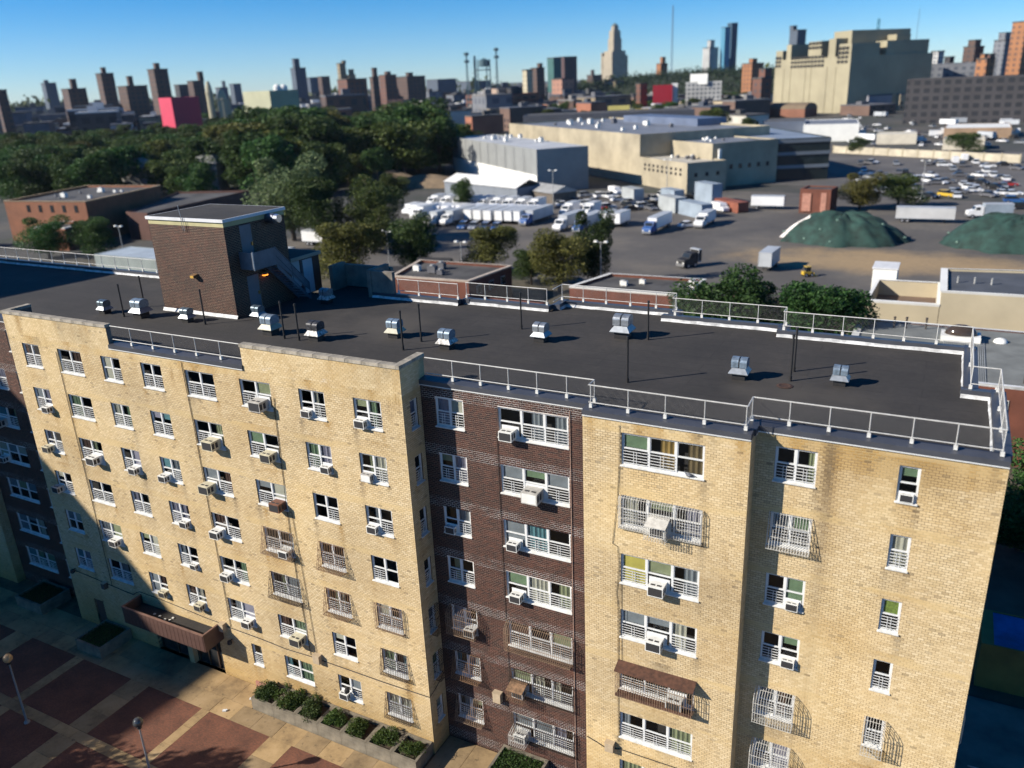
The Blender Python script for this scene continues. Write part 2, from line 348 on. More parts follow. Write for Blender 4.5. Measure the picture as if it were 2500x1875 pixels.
# ================================================================== THE SETTING: ground, lots, plaza
def sheet(name, x0, y0, x1, y1, z, mat):
    return struct(name, MB().quad((x0, y0, z), (x1, y0, z), (x1, y1, z), (x0, y1, z)), mat)
def ground_mat():
    m, n, l, b = new_mat('city_ground'); v = coords(n, l)
    a = ramp(n, l, noise(n, l, v, 0.02, 8, 0.7), ((0.36, (0.028, 0.038, 0.020)), (0.48, (0.05, 0.05, 0.045)), (0.58, (0.075, 0.068, 0.058)), (0.7, (0.10, 0.085, 0.06))))
    l.new(mixc(n, l, 0.5, a, ramp(n, l, noise(n, l, v, 0.6, 5), ((0.3, (0.6, 0.6, 0.6)), (0.7, (1.3, 1.3, 1.3)))), 'MULTIPLY'), b.inputs['Base Color'])
    b.inputs['Roughness'].default_value = 0.95; return m
def lot_mat():
    m, n, l, b = new_mat('lot_asphalt'); v = coords(n, l)
    sp = n.new('ShaderNodeSeparateXYZ'); l.new(v, sp.inputs[0])
    a = ramp(n, l, noise(n, l, v, 0.05, 7, 0.65), ((0.3, (0.060, 0.055, 0.052)), (0.5, (0.092, 0.083, 0.074)), (0.7, (0.145, 0.125, 0.10))))
    # sandy drift spilt round the salt heaps
    dx = mth(n, l, 'DIVIDE', mth(n, l, 'SUBTRACT', sp.outputs[0], 14.0), 34.0); dy = mth(n, l, 'DIVIDE', mth(n, l, 'SUBTRACT', sp.outputs[1], 128.0), 13.0)
    r = mth(n, l, 'ADD', mth(n, l, 'MULTIPLY', dx, dx), mth(n, l, 'MULTIPLY', dy, dy))
    r = mth(n, l, 'ADD', r, mth(n, l, 'MULTIPLY', noise(n, l, v, 0.12, 6, 0.7), 1.5))
    s = mth(n, l, 'SUBTRACT', 1.0, smooth(n, l, r, 0.75, 1.7))
    a = mixc(n, l, mth(n, l, 'MULTIPLY', s, 0.85), a, (0.34, 0.235, 0.12))
    l.new(mixc(n, l, 0.4, a, ramp(n, l, noise(n, l, v, 1.2, 5), ((0.3, (0.7, 0.7, 0.7)), (0.7, (1.25, 1.25, 1.25)))), 'MULTIPLY'), b.inputs['Base Color'])
    b.inputs['Roughness'].default_value = 0.92; return m
sheet('ground', -9000, -3000, 9000, 13000, -0.03, ground_mat())
LOT = lot_mat()
struct('truck_lot', MB().quad((-112, 98, 0.0), (60, 98, 0.0), (60, 200, 0.0), (-30, 215, 0.0), (-85, 196, 0.0), (-112, 175, 0.0)), LOT)
struct('far_parking_lot', MB().quad((-28, 232, 0.004), (75, 205, 0.004), (95, 335, 0.004), (-22, 338, 0.004)), M('far_asphalt', (0.095, 0.088, 0.082), 0.9, 0.35, 0.06))
sheet('back_yard', -140, 15.9, 60, 97, 0.0, M('back_yard_earth', (0.06, 0.058, 0.035), 0.95, 0.45, 0.25, c2=(0.12, 0.10, 0.07)))
sheet('side_yard', 25.6, -30, 60, 15.8, 0.0, M('side_yard_asphalt', (0.16, 0.145, 0.12), 0.9, 0.4, 0.5))
# plaza bed, slabs and paver fields
plaza = sheet('plaza', -60, -30, 25.5, 1.75, 0.0, M('joint_dirt', (0.12, 0.08, 0.04), 0.95, 0.4, 2.0))
PX = [(-36.5, -32.3), (-31.8, -27.65), (-25.95, -21.7), (-20.95, -16.7), (-15.2, -10.93), (-10.32, -5.93), (-4.4, -0.1), (0.5, 4.8)]
PY = [(-6.82, -2.75), (-11.6, -7.45)]
for ya, yb in PY:
    for xa, xb in PX: part('paver_field', MB().box(xa, ya, 0.0, xb, yb, 0.035), PAVER, plaza)
SLABS = {}
def slab(x0, y0, x1, y1):
    w, d = round(x1 - x0 - 0.018, 2), round(y1 - y0 - 0.018, 2)
    if w < 0.06 or d < 0.06: return
    k = (w, d)
    if k not in SLABS: SLABS[k] = MB().box(0, 0, -0.02, w, d, 0.0).mesh('slab')
    o = part('slab', SLABS[k], SLABM, plaza, loc=(x0 + 0.009, y0 + 0.009, 0.04 + random.uniform(-0.006, 0.006)))
    o.rotation_euler = (random.uniform(-.002, .002), random.uniform(-.002, .002), 0)
def slab_row(x0, x1, y0, y1, w):
    n = max(1, round((x1 - x0) / w)); s = (x1 - x0) / n
    for i in range(n): slab(x0 + i * s, y0, x0 + (i + 1) * s, y1)
slab_row(-36.5, 8.0, -2.75, -1.56, 1.56)
slab_row(-36.5, -8.35, -1.56, -0.02, 1.56)
for i in range(len(PX) - 1):
    for ya, yb in PY:
        n = 3; s = (yb - ya) / n
        for k in range(n): slab(PX[i][1], ya + k * s, PX[i + 1][0], ya + (k + 1) * s)
slab_row(-36.5, 4.8, -7.45, -6.82, 1.5)
slab_row(2.75, 10.7, -1.5, 1.4, 1.6)
slab_row(4.8, 24.0, -4.2, -2.78, 1.6)

# ================================================================== THE APARTMENT HOUSE
Z7 = 19.2; ROOF = 19.65; CAPZ = 20.0
YB, Y2, Y3 = 1.43, 0.83, 1.78                   # facade planes: brown section, middle tan block, right-hand tan block (wide block is y = 0)
zt = lambda f: Z7 - FLOOR_H * (7 - f)
bld = thing('apartment_building', 'long seven-storey tan and brown brick apartment house with black flat roof', 'apartment building')
WALLCOUNT = [0]
PICK = []
RUNS = [(17.0, 19.7, .28, .9, .9, 0), (18.75, 19.7, .25, 1.5, .85, 0), (19.9, 19.7, .22, 4.6, .9, 1), (20.05, 19.7, .42, 3.2, .8, 0), (20.9, 19.7, .35, 1.1, .8, 0), (22.6, 19.5, .9, .5, .5, 0), (13.9, 19.7, .2, .8, .7, 0), (11.1, 19.7, .2, 1.0, .7, 0), (-9.9, 19.7, .12, 1.2, .8, 0),
        (18.9, 10.9, .5, .5, .5, 1), (18.7, 6.6, .6, .7, .7, 1), (22.3, 5.2, .4, .7, .5, 1), (14.2, 8.9, .5, .8, .55, 1), (1.5, 4.28, .22, 2.6, .95, 0), (1.42, 4.28, .12, 2.0, .8, 1), (-6.2, 9.7, .6, 1.0, .5, 0), (-5.9, 7.0, .6, .9, .5, 0), (-6.5, 12.2, .1, .8, .8, 0), (23.5, 6.0, 1.6, 2.2, .45, 0), (14.8, 13.6, 1.2, 1.0, .4, 0)]
def stains(A, ox, L, z1, openings):
    """rust and soot on each brick: runs below sills, air conditioners and the roof edge, plus blotches"""
    r = np.random.default_rng(int(abs(ox) * 10 + L * 7)); s = (A[:, 0] + A[:, 1]) / 2; z = (A[:, 2] + A[:, 3]) / 2; rust = np.zeros(len(A)); soot = np.zeros(len(A))
    def run(s0, zt_, sg, ln, k, arr):
        d = zt_ - z; arr += np.where(d > 0, np.exp(-((s - s0) / sg) ** 2) * np.exp(-d / ln) * k, 0)
    for a in openings:
        for q in (a[0] - .02, a[1] + .02):
            if r.random() < .75: run(q, a[2], r.uniform(.08, .16), r.uniform(.2, .9), r.uniform(.35, .95), soot if r.random() < .5 else rust)
        if r.random() < .6: run(r.uniform(a[0], a[1]), a[2], r.uniform(.15, .45), r.uniform(.25, .7), r.uniform(.2, .55), soot if r.random() < .5 else rust)
        if r.random() < .5: run((a[0] + a[1]) / 2, a[3] + r.uniform(.3, .8), r.uniform(.6, 1.4), r.uniform(.2, .4), r.uniform(.15, .4), rust)
    for i in range(int(L * 1.3)): run(r.uniform(0, L), z1, r.uniform(.08, .35), r.uniform(.3, 1.4), r.uniform(.1, .55), rust if r.random() < .7 else soot)
    for x, zt_, sg, ln, k, w_ in RUNS:
        if ox < x < ox + L: run(x - ox, zt_, sg, ln, k, soot if w_ else rust)
    for i in range(int(L * z1 / 7)):
        c, e = r.uniform(0, L), r.uniform(0, z1); d2 = ((s - c) / r.uniform(.5, 2.2)) ** 2 + ((z - e) / r.uniform(.3, 1.6)) ** 2; (rust if r.random() < .6 else soot)[:] += np.exp(-d2) * r.uniform(.04, .20)
    odd = r.random(len(A)); soot += np.where(odd < .03, r.uniform(.1, .45, len(A)), 0)
    foot = np.exp(-z / 1.2) * .5; rust += foot
    return np.clip(rust * 1.45, 0, .95), np.clip(soot * 1.35, 0, .9)
def wall(o, d, L, z0, z1, openings=(), bl=0.2133, ch=0.1, bm=TAN, mm=TANM, pick=False, reveal=0.22, name='brick_wall'):
    """a brick wall from point o along unit vector d; every brick is a small block standing proud of the mortar"""
    ox, oy = o; dx, dy = d; nx, ny = dy, -dx
    def W(s, z, n): return (ox + dx * s + nx * n, oy + dy * s + ny * n, z)
    xs = sorted({0, L, *[q for a in openings for q in a[:2]]}); zs = sorted({z0, z1, *[q for a in openings for q in a[2:]]})
    mb = MB()
    for xa, xb in zip(xs[:-1], xs[1:]):
        for za, zb in zip(zs[:-1], zs[1:]):
            cx, cz = (xa + xb) / 2, (za + zb) / 2
            if any(a[0] < cx < a[1] and a[2] < cz < a[3] for a in openings): continue
            mb.quad(W(xa, za, -.006), W(xb, za, -.006), W(xb, zb, -.006), W(xa, zb, -.006))
    for a in openings:
        x0, x1, za, zb = a; n0, n1 = -.006, -reveal
        mb.quad(W(x0, za, n0), W(x0, zb, n0), W(x0, zb, n1), W(x0, za, n1)); mb.quad(W(x1, za, n1), W(x1, zb, n1), W(x1, zb, n0), W(x1, za, n0))
        mb.quad(W(x0, zb, n0), W(x1, zb, n0), W(x1, zb, n1), W(x0, zb, n1)); mb.quad(W(x0, za, n1), W(x1, za, n1), W(x1, za, n0), W(x0, za, n0))
    w = part(name, mb, mm, bld)
    rows = []
    j = 0.0080 if bm is TAN else 0.0065
    nrow = int(round((z1 - z0) / ch))
    for r in range(nrow):
        za, zb = z0 + r * ch + j, min(z1, z0 + (r + 1) * ch) - j
        off = (0.5 if r % 2 else 0.0) * bl
        cuts = sorted((a[0], a[1]) for a in openings if a[2] < (za + zb) / 2 < a[3])
        free = []; s = 0.0
        for a, b in cuts:
            if a > s: free.append((s, a))
            s = max(s, b)
        if s < L: free.append((s, L))
        for a, b in free:
            k = math.floor((a + off) / bl)
            while True:
                s0 = k * bl - off; s1 = s0 + bl; k += 1
                if s0 >= b: break
                p, q = max(s0, a), min(s1, b)
                if q - p < 0.03: continue
                rows.append((p + (j if p > a else 0), q - (j if q < b else 0), za, zb))
    A = np.array(rows, np.float32); n = len(A)
    if pick:
        c = np.stack([ox + dx * (A[:, 0] + A[:, 1]) / 2, oy + dy * (A[:, 0] + A[:, 1]) / 2, (A[:, 2] + A[:, 3]) / 2], 1)
        full = (A[:, 1] - A[:, 0]) > bl * 0.8
        dist = np.linalg.norm(c - np.array(CAM), axis=1) + (~full) * 1000
        idx = np.argsort(dist)[:300]; keep = np.ones(n, bool); keep[idx] = False
        me = MB().box(-bl / 2 + j, -.012, -ch / 2 + j, bl / 2 - j, 0.0, ch / 2 - j)
        me.v = [(x, y + .012, z) for x, y, z in me.v]; me = me.mesh('brick')
        rs, so = stains(A, ox, L, z1, openings)
        for i in idx:
            bo_ = part('brick', me, bm, w, loc=tuple(float(q) for q in c[i])); bo_['rust_stain'] = float(rs[i]); bo_['soot_stain'] = float(so[i])
        A = A[keep]; n = len(A)
    jit = rng.uniform(-.0012, .0012, n).astype(np.float32)
    V = np.empty((n, 8, 3), np.float32)
    for q, (si, zi, no) in enumerate(((0, 2, 0), (1, 2, 0), (1, 3, 0), (0, 3, 0), (0, 2, 1), (1, 2, 1), (1, 3, 1), (0, 3, 1))):
        off = (-.012 if no else 0.0) + (jit if not no else 0)
        V[:, q, 0] = ox + dx * A[:, si] + nx * off; V[:, q, 1] = oy + dy * A[:, si] + ny * off; V[:, q, 2] = A[:, zi]
    F = np.array([(0, 1, 2, 3), (1, 5, 6, 2), (5, 4, 7, 6)[:0] or (4, 0, 3, 7), (3, 2, 6, 7), (4, 5, 1, 0)], np.int32)
    Q = (F[None] + (np.arange(n, dtype=np.int32) * 8)[:, None, None]).reshape(-1, 4)
    me = arr_mesh('brickwork', V.reshape(-1, 3), Q)
    if bm is TAN:
        rs, so = stains(A, ox, L, z1, openings)
        for nm, q in (('rust_stain', rs), ('soot_stain', so)): me.attributes.new(nm, 'FLOAT', 'POINT').data.foreach_set('value', np.repeat(q, 8).astype(np.float32))
    bo = part('brickwork', me, bm, w); bo['kind'] = 'stuff'
    return w

# window columns: key -> (facade, left x, width, sashes, floors)
COLS = {'A': ('T1', -23.73, 1.5, 2, (2, 3, 4, 5, 6, 7)), 'B': ('T1', -20.59, 1.98, 2, (2, 3, 4, 5, 6, 7)), 'C': ('T1', -16.96, 1.5, 2, (2, 3, 4, 5, 6, 7)),
        'D': ('T1', -13.84, 1.52, 2, (2, 3, 4, 5, 6, 7)), 'E': ('T1', -10.58, 1.98, 2, (2, 3, 4, 5, 6, 7)), 'S': ('T1', -9.31, 0.74, 1, (1,)),
        'F': ('T1', -6.87, 1.97, 2, (1, 2, 3, 4, 5, 6, 7)), 'G': ('T1', -3.16, 1.52, 2, (1, 2, 3, 4, 5, 6, 7)), 'H': ('T1', 0.0, 1.52, 2, (1, 2, 3, 4, 5, 6, 7)),
        'J': ('B', 3.42, 1.46, 2, (1, 2, 3, 4, 5, 6, 7)), 'K': ('B', 6.58, 3.28, 3, (1, 2, 3, 4, 5, 6, 7)),
        'L': ('T2', 12.37, 3.28, 3, (1, 2, 3, 4, 5, 6, 7)), 'M': ('T3', 18.0, 1.48, 2, (1, 2, 3, 4, 5, 6, 7)), 'N': ('T3', 22.15, 0.68, 1, (1, 2, 3, 4, 5, 6, 7)),
        'X': ('BL', -31.9, 3.15, 3, (1, 2, 3, 4, 5, 6, 7)), 'Y': ('BL', -27.6, 1.5, 2, (1, 2, 3, 4, 5, 6, 7))}
FAC = {'T1': (-24.9, 2.7, 0.0), 'B': (2.7, 10.75, YB), 'T2': (10.75, 17.3, Y2), 'T3': (17.3, 25.35, Y3), 'BL': (-33.0, -24.9, YB)}
WH = 1.42
def opens(fac):
    x0 = FAC[fac][0]
    return [(c[1] - x0, c[1] + c[2] - x0, zt(f) - WH, zt(f)) for c in COLS.values() if c[0] == fac for f in c[4]]
lobby = [(-17.5 + 24.9, -11.9 + 24.9, 0.0, 2.55), (-23.05 + 24.9, -22.15 + 24.9, 0.0, 2.15)]
wall((-24.9, 0), (1, 0), 27.6, 0, 19.7, opens('T1') + lobby)
wall((-24.9, 0), (1, 0), 8.9, 19.7, 20.85); wall((-6.45, 0), (1, 0), 9.15, 19.7, 20.85)
SIDEW = [(0.55, 1.13, zt(f) - WH, zt(f)) for f in range(1, 8)]
wall((2.7, 0), (0, 1), YB, 0, 19.7, SIDEW); wall((2.7, 0), (0, 1), 1.86, 19.7, 20.85)
wall((2.7, YB), (1, 0), 8.05, 0, 19.7, opens('B'), 0.208, 0.0943, BRN, BRNM)
wall((10.75, Y2), (1, 0), 6.55, 0, 19.7, opens('T2'))
wall((17.3, Y2), (0, 1), Y3 - Y2, 0, 19.7)
wall((17.3, Y3), (1, 0), 8.05, 0, 19.7, opens('T3'), pick=True)
wall((25.35, Y3), (0, 1), 6.4, 0, 19.7)
wall((-33.0, YB), (1, 0), 8.1, 0, 19.7, opens('BL'), 0.208, 0.0943, BRN, BRNM)
wall((-40.0, Y2), (1, 0), 7.0, 0, 19.7); wall((-33.0, Y2), (0, 1), YB - Y2, 0, 19.7)
# parapet backs, rear and end walls, core added behind the rooms to keep them dark
pb = MB().box(-24.9, 0.02, 19.7, -16.0, 0.28, 20.84).box(-6.45, 0.02, 19.7, 2.68, 0.28, 20.84).box(2.42, 0.28, 19.7, 2.68, 1.86, 20.84).box(-24.9, 0.28, 19.7, -24.62, 1.6, 20.84)
part('parapet_back', pb, M('parapet_render', (0.16, 0.14, 0.12), 0.9, 0.3, 1.5), bld)
BACK = [(-60, 13.6), (-13.0, 13.6), (-13.0, 15.9), (-9.1, 15.9), (-9.1, 13.95), (-2.8, 13.95), (-2.8, 14.45), (3.05, 14.45), (3.05, 15.8), (9.8, 15.8), (9.8, 14.75), (15.65, 14.75), (15.65, 13.9), (23.95, 13.9), (23.95, 8.2), (25.1, 8.2)]
backing = MB()
for x0, x1, y0, y1 in ((-60, -40, 1.9, 13.5), (-40, -33, Y2 + 1.0, 13.5), (-32.99, -24.91, YB + 1.0, 13.5), (-24.89, 2.5, 1.0, 13.5), (2.71, 10.74, YB + 1.0, 13.4), (10.76, 17.29, Y2 + 1.0, 13.3), (17.31, 25.2, Y3 + 1.0, 8.0)):
    backing.box(x0, y0, 0.0, x1, y1, 19.4)
part('dark_backing', backing, DARK, bld)  # added boxes stop light leaks; their dark colour stands in for unlit rooms
rear = MB(); pts = BACK
for (xa, ya), (xb, yb) in zip(pts[:-1], pts[1:]):
    rear.quad((xb, yb, 0), (xa, ya, 0), (xa, ya, 19.7), (xb, yb, 19.7))
part('rear_wall', rear, BRN, bld)
FRONT = [(25.1, Y3 + .02), (17.1, Y3 + .02), (17.1, Y2 + .02), (10.95, Y2 + .02), (10.95, YB + .02), (2.5, YB + .02), (2.5, 0.02), (-24.7, 0.02), (-24.7, YB + .02), (-32.8, YB + .02), (-32.8, Y2 + .02), (-60, Y2 + .02)]
part('flat_roof', MB().add([(x, y, ROOF) for x, y in FRONT[::-1] + BACK[::-1]], [tuple(range(len(FRONT) + len(BACK)))][:1]), FELT, bld)

# ---------------------------------------------------------------- windows
MC = {}
def cached(key, fn):
    if key not in MC: MC[key] = fn()
    return MC[key]
def sash_xs(w, n):
    e = 0.07; mull = 0.09; sw = (w - 2 * e - mull * (n - 1)) / n
    return [(e + i * (sw + mull), e + i * (sw + mull) + sw) for i in range(n)]
FZ0, FZ1, FMID = -1.33, -0.04, -0.66
def frame_mesh(w, n):
    b = MB(); y0, y1 = 0.07, 0.14
    b.box(0, y0, FZ1, w, y1, 0.0); b.box(0, y0, FZ0 - .05, w, y1, FZ0)
    xs = sash_xs(w, n); prev = 0.0
    for a, c in xs: b.box(prev, y0, FZ0, a, y1, FZ1); prev = c
    b.box(prev, y0, FZ0, w, y1, FZ1)
    for a, c in xs:                                                    # sash bars: top, meeting rail, bottom
        b.box(a, y0 + .02, FZ1 - .045, c, y1 - .01, FZ1); b.box(a, y0 + .01, FMID - .03, c, y1 - .01, FMID + .03); b.box(a, y0 + .03, FZ0, c, y1 - .01, FZ0 + .05)
        b.box(a, y0 + .02, FMID + .03, a + .03, y1 - .01, FZ1 - .045); b.box(c - .03, y0 + .02, FMID + .03, c, y1 - .01, FZ1 - .045)
    return b.mesh('window')
def sill_mesh(w):
    b = MB(); prof = [(-.06, -1.425), (0.14, -1.425), (0.14, -1.345), (0.07, -1.345), (-.06, -1.392)]
    return b.extr_x(prof[::-1], -0.03, w + 0.03).mesh('sill')
def guard_mesh(sw):
    b = MB(); y = 0.035
    for i in range(5): z = -1.27 + i * 0.125; b.box(0.0, y, z - .011, sw, y + .02, z + .011)
    for x in (sw / 2 - .06, sw / 2 + .06): b.box(x - .009, y - .012, -1.30, x + .009, y + .008, -0.74)
    return b.mesh('window_guard')
def pane_mesh(sw, h): return MB().quad((0, 0, 0), (sw, 0, 0), (sw, 0, h), (0, 0, h)).mesh('pane')
def curtain_mesh(w, h):
    b = MB(); n = max(8, int(w / .05)); vs = []
    for i in range(n + 1):
        x = w * i / n; y = 0.025 * sin(i * 1.6) + 0.01 * sin(i * .7)
        vs += [(x, y, 0), (x, y, h)]
    return b.add(vs, [(2 * i, 2 * i + 2, 2 * i + 3, 2 * i + 1) for i in range(n)]).mesh('curtain')
def blind_mesh(w, h):
    b = MB(); n = max(3, int(h / .06))
    for i in range(n): z = h * i / n; b.quad((0, -.012, z), (w, -.012, z), (w, .012, z + h / n * .9), (0, .012, z + h / n * .9))
    return b.mesh('blind')
CURT = [M('curtain_olive', (0.188, 0.202, 0.108), 0.9, 0.2, 2), M('curtain_cream', (0.336, 0.316, 0.242), 0.9, 0.15, 2), M('curtain_green', (0.108, 0.161, 0.087), 0.9, 0.2, 2), M('curtain_grey', (0.148, 0.161, 0.168), 0.9, 0.2, 2),
        M('curtain_brown', (0.063, 0.029, 0.017), 0.9, 0.2, 2), M('curtain_yellow', (0.384, 0.320, 0.064), 0.9, 0.15, 2), M('curtain_teal', (0.067, 0.161, 0.175), 0.9, 0.2, 2), M('curtain_lavender', (0.202, 0.188, 0.228), 0.9, 0.2, 2)]
def window(key, f, x, y, w, n, rz=0.0, special=None, acs=(), bare=()):
    win = link('window', cached(('f', w, n), lambda: frame_mesh(w, n)), WHITE, bld, (x, y, zt(f)), rz)
    link('sill', cached(('s', w), lambda: sill_mesh(w)), WHITE2, win)
    for i, (a, c) in enumerate(sash_xs(w, n)):
        sw = round(c - a, 3)
        up = cached(('pu', sw), lambda: pane_mesh(sw - .06, FZ1 - .045 - FMID - .03)); lo = cached(('pl', sw), lambda: pane_mesh(sw, FMID - .03 - FZ0 - .05))
        link('pane', up, GLASS, win, (a + .03, 0.115, FMID + .03)); link('pane', lo, GLASS, win, (a, 0.105, FZ0 + .05))
        if i not in acs and i not in bare:
            link('window_guard', cached(('g', sw), lambda: guard_mesh(sw)), WHITE, win, (a, 0, 0))
        k = random.random() if special is None else special[i]
        if isinstance(k, tuple): kind, m, h = k
        else:
            if k < 0.15: continue
            m = CURT[random.choice((0, 0, 1, 1, 2, 3, 3, 3, 4, 6, 7, 7))]; kind = 'curtain' if k < 0.6 else 'blind'; h = random.choice((0.35, 0.55, 0.62, 1.25)) if kind == 'blind' else 1.25
        if kind == 'curtain':
            ww = round(sw * random.choice((0.4, 0.6, 1.0)), 2); xx = a if random.random() < .5 else c - ww
            link('curtain', cached(('c', ww), lambda: curtain_mesh(ww, 1.22)), m, win, (xx, 0.165 + i * .004, FZ0 + .04))
        else:
            link('blind', cached(('b', sw, h), lambda: blind_mesh(sw, h)), m, win, (a, 0.145, FZ1 - .02 - h))
    return win
AC_AT = {('A', 6): (1, .62, .95), ('A', 5): (0, .3, 1.0), ('A', 4): (0, .2, 1.0), ('B', 5): (1, .35, 1.25), ('B', 3): (1, .45, 1.05), ('C', 5): (1, .35, .95), ('C', 2): (1, .5, .95),
         ('D', 5): (0, .35, .95), ('D', 4): (1, .5, .95), ('D', 3): (1, .55, .8), ('D', 2): (1, .35, .95), ('E', 6): (1, .25, 1.3), ('E', 5): (0, .3, 1.25), ('E', 4): (0, .35, 1.1), ('E', 3): (0, .45, 1.05), ('E', 2): (1, .55, 1.05),
         ('F', 7): (1, .3, 1.3), ('F', 6): (1, .4, 1.15), ('F', 5): (1, .5, 1.15), ('F', 4): (1, .5, 1.0), ('F', 2): (1, .45, 1.25), ('G', 7): (0, .5, .92), ('G', 6): (1, .6, .9), ('G', 1): (0, .55, 1.0),
         ('H', 7): (0, .5, 1.0), ('H', 6): (0, .5, .98), ('H', 5): (0, .5, .98), ('J', 5): (0, .5, .95), ('J', 3): (1, .6, 1.0), ('K', 7): (0, .48, 1.12), ('K', 6): (1, .5, 1.38), ('K', 5): (0, .5, .95), ('K', 4): (0, .55, 1.0),
         ('K', 2): (0, .45, 1.05), ('K', 1): (0, .45, 1.05), ('L', 6): (1, .5, 1.1), ('L', 5): (1, .5, 1.18), ('L', 4): (1, .45, 1.18), ('L', 3): (2, .3, 1.2), ('M', 5): (1, .45, .85), ('M', 4): (1, .5, .92), ('N', 7): (0, .5, .8),
         ('X', 6): (0, .7, 1.0), ('X', 5): (1, .4, 1.3), ('X', 4): (0, .7, 1.0)}
BARE = {('G', 5): (0,), ('H', 4): (1,), ('G', 2): (1,), ('F', 1): (1,), ('L', 7): (2,), ('C', 7): (0,), ('A', 3): (0, 1), ('C', 2): (0,), ('X', 4): (1, 2), ('X', 3): (0, 1, 2), ('X', 2): (0, 1, 2)}
DN = 0.1
SPEC = {('L', 7): (('blind', CURT[2], .55), ('curtain', M('tan_lamp_shade', (0.225, 0.140, 0.035), .8), 1), ('curtain', M('tan_sheet', (0.110, 0.075, 0.030), .8), 1)),
        ('L', 5): (('blind', CURT[5], 1.25), ('blind', CURT[0], .55), ('curtain', CURT[3], 1)), ('L', 4): (('blind', CURT[3], .55), ('blind', CURT[3], .35), ('curtain', CURT[1], 1)),
        ('K', 4): (('blind', CURT[2], .55), ('curtain', CURT[1], 1), ('curtain', CURT[0], 1)), ('K', 7): (DN, ('curtain', CURT[3], 1), ('curtain', CURT[3], 1)), ('K', 6): (('blind', CURT[3], .55), ('blind', CURT[2], .35), ('blind', CURT[3], .55)),
        ('N', 5): (('blind', M('green_patterned_cloth', (0.126, 0.176, 0.025), .8, .5, 9.0), .62),), ('N', 7): (('blind', CURT[2], .35),), ('N', 4): (DN,), ('M', 7): (DN, ('curtain', CURT[0], 1)), ('M', 5): (DN, ('blind', CURT[2], 1.25)), ('M', 4): (DN, ('blind', CURT[2], .35)),
        ('E', 7): (DN, DN), ('B', 7): (DN, ('curtain', CURT[4], 1)), ('A', 7): (DN, DN), ('E', 5): (('blind', CURT[3], .55), ('curtain', CURT[4], 1)), ('G', 5): (DN, DN), ('H', 7): (('blind', CURT[0], .35), ('curtain', CURT[2], 1)), ('F', 7): (DN, ('blind', CURT[0], .55)),
        ('G', 4): (('curtain', CURT[4], 1), DN), ('H', 1): (('curtain', CURT[1], 1), ('curtain', CURT[1], 1)), ('K', 2): (('blind', CURT[0], .55), ('curtain', CURT[1], 1), ('curtain', CURT[1], 1))}
for key, (fac, x, w, n, floors) in COLS.items():
    for f in floors:
        ac = AC_AT.get((key, f)); window(key, f, x, FAC[fac][2], w, n, special=SPEC.get((key, f)), acs=(ac[0],) if ac else (), bare=BARE.get((key, f), ()))
for f in range(1, 8): window('side', f, 2.7, 0.55, 0.58, 1, rz=pi / 2)

# ---------------------------------------------------------------- security grilles
def grille(key, f, kind, mat, x=None, w=None, y=None, rz=0.0, bars=0.105, out=0.42, roof=False):
    if x is None: fac, x, w = COLS[key][0], COLS[key][1], COLS[key][2]; y = FAC[fac][2]
    x -= 0.03 if rz == 0 else 0; w += 0.06
    if kind == 'wedge': prof = [(-.03, 0.02), (-out, -1.40), (-.03, -1.44)]
    elif kind == 'curve': prof = [(-.03, 0.03), (-out * .35, -.02), (-out * .75, -.14), (-out * .97, -.32), (-out, -.55), (-out, -1.42), (-.03, -1.44)]
    else: prof = [(-.03, 0.02), (-.16, -.02), (-.22, -.12), (-.22, -1.36), (-.16, -1.46), (-.03, -1.46)]
    b = MB(); n = max(4, round(w / bars)); r = 0.0115
    for i in range(n + 1):
        X = w * i / n; b.path([(X, p[0], p[1]) for p in prof], r, 4)
    def at_z(t):                                       # point on the outward profile
        for (ya, za), (yb, zb) in zip(prof[:-1], prof[1:]):
            if za >= t >= zb and za > zb: q = (za - t) / (za - zb); return ya + (yb - ya) * q
        return prof[-2][0]
    for t in (-.02, -.45, -.92, -1.40):
        Y = at_z(t); b.tube((0, Y, t), (w, Y, t), 0.011, 4)
        for X in (0, w): b.tube((X, -.02, t), (X, Y, t), 0.010, 4)
    for X in (0, w):
        for q in (.25, .5, .75):
            Y = prof[-2][0] * q; zz = [t for t in np.linspace(0, -1.4, 60) if at_z(t) <= Y]
            b.tube((X, Y, max(zz) if zz else -.1), (X, Y, -1.42), 0.007, 4)
    for q in (.35, .7): b.tube((0, prof[-2][0] * q, -1.43), (w, prof[-2][0] * q, -1.43), 0.008, 4)
    g = part('security_grille', b, mat, bld, loc=(x, y, zt(f)), rz=rz)
    if roof:
        part('rusted_hood', MB().add([(-.05, 0, .10), (w + .05, 0, .10), (w + .05, -out - .04, -.10), (-.05, -out - .04, -.10), (-.05, 0, .08), (w + .05, 0, .08), (w + .05, -out - .04, -.13), (-.05, -out - .04, -.13)],
             [(0, 3, 2, 1), (4, 5, 6, 7), (0, 4, 7, 3), (3, 7, 6, 2), (2, 6, 5, 1), (1, 5, 4, 0)]), RUST, g)
        part('tray', MB().box(0, -out, -1.43, w, -.02, -1.415).box(0, -out - .004, -1.43, w, -out + .004, -1.25), RUST, g)
    return g
IRONW = M('white_iron', (0.52, 0.50, 0.45), 0.5, 0.2, 5.0)
IRONT = M('cream_iron', (0.24, 0.16, 0.10), 0.7, 0.4, 5.0)
IROND = M('dark_iron', (0.06, 0.038, 0.026), 0.7, 0.4, 5.0)
grille('F', 4, 'wedge', IRONT); grille('F', 3, 'wedge', IROND); grille('G', 4, 'wedge', RUSTW); grille('G', 3, 'wedge', RUSTW)
grille('H', 3, 'box', IRONT, out=.35); grille('H', 2, 'wedge', IROND, out=.3); grille('H', 1, 'wedge', IROND, out=.35)
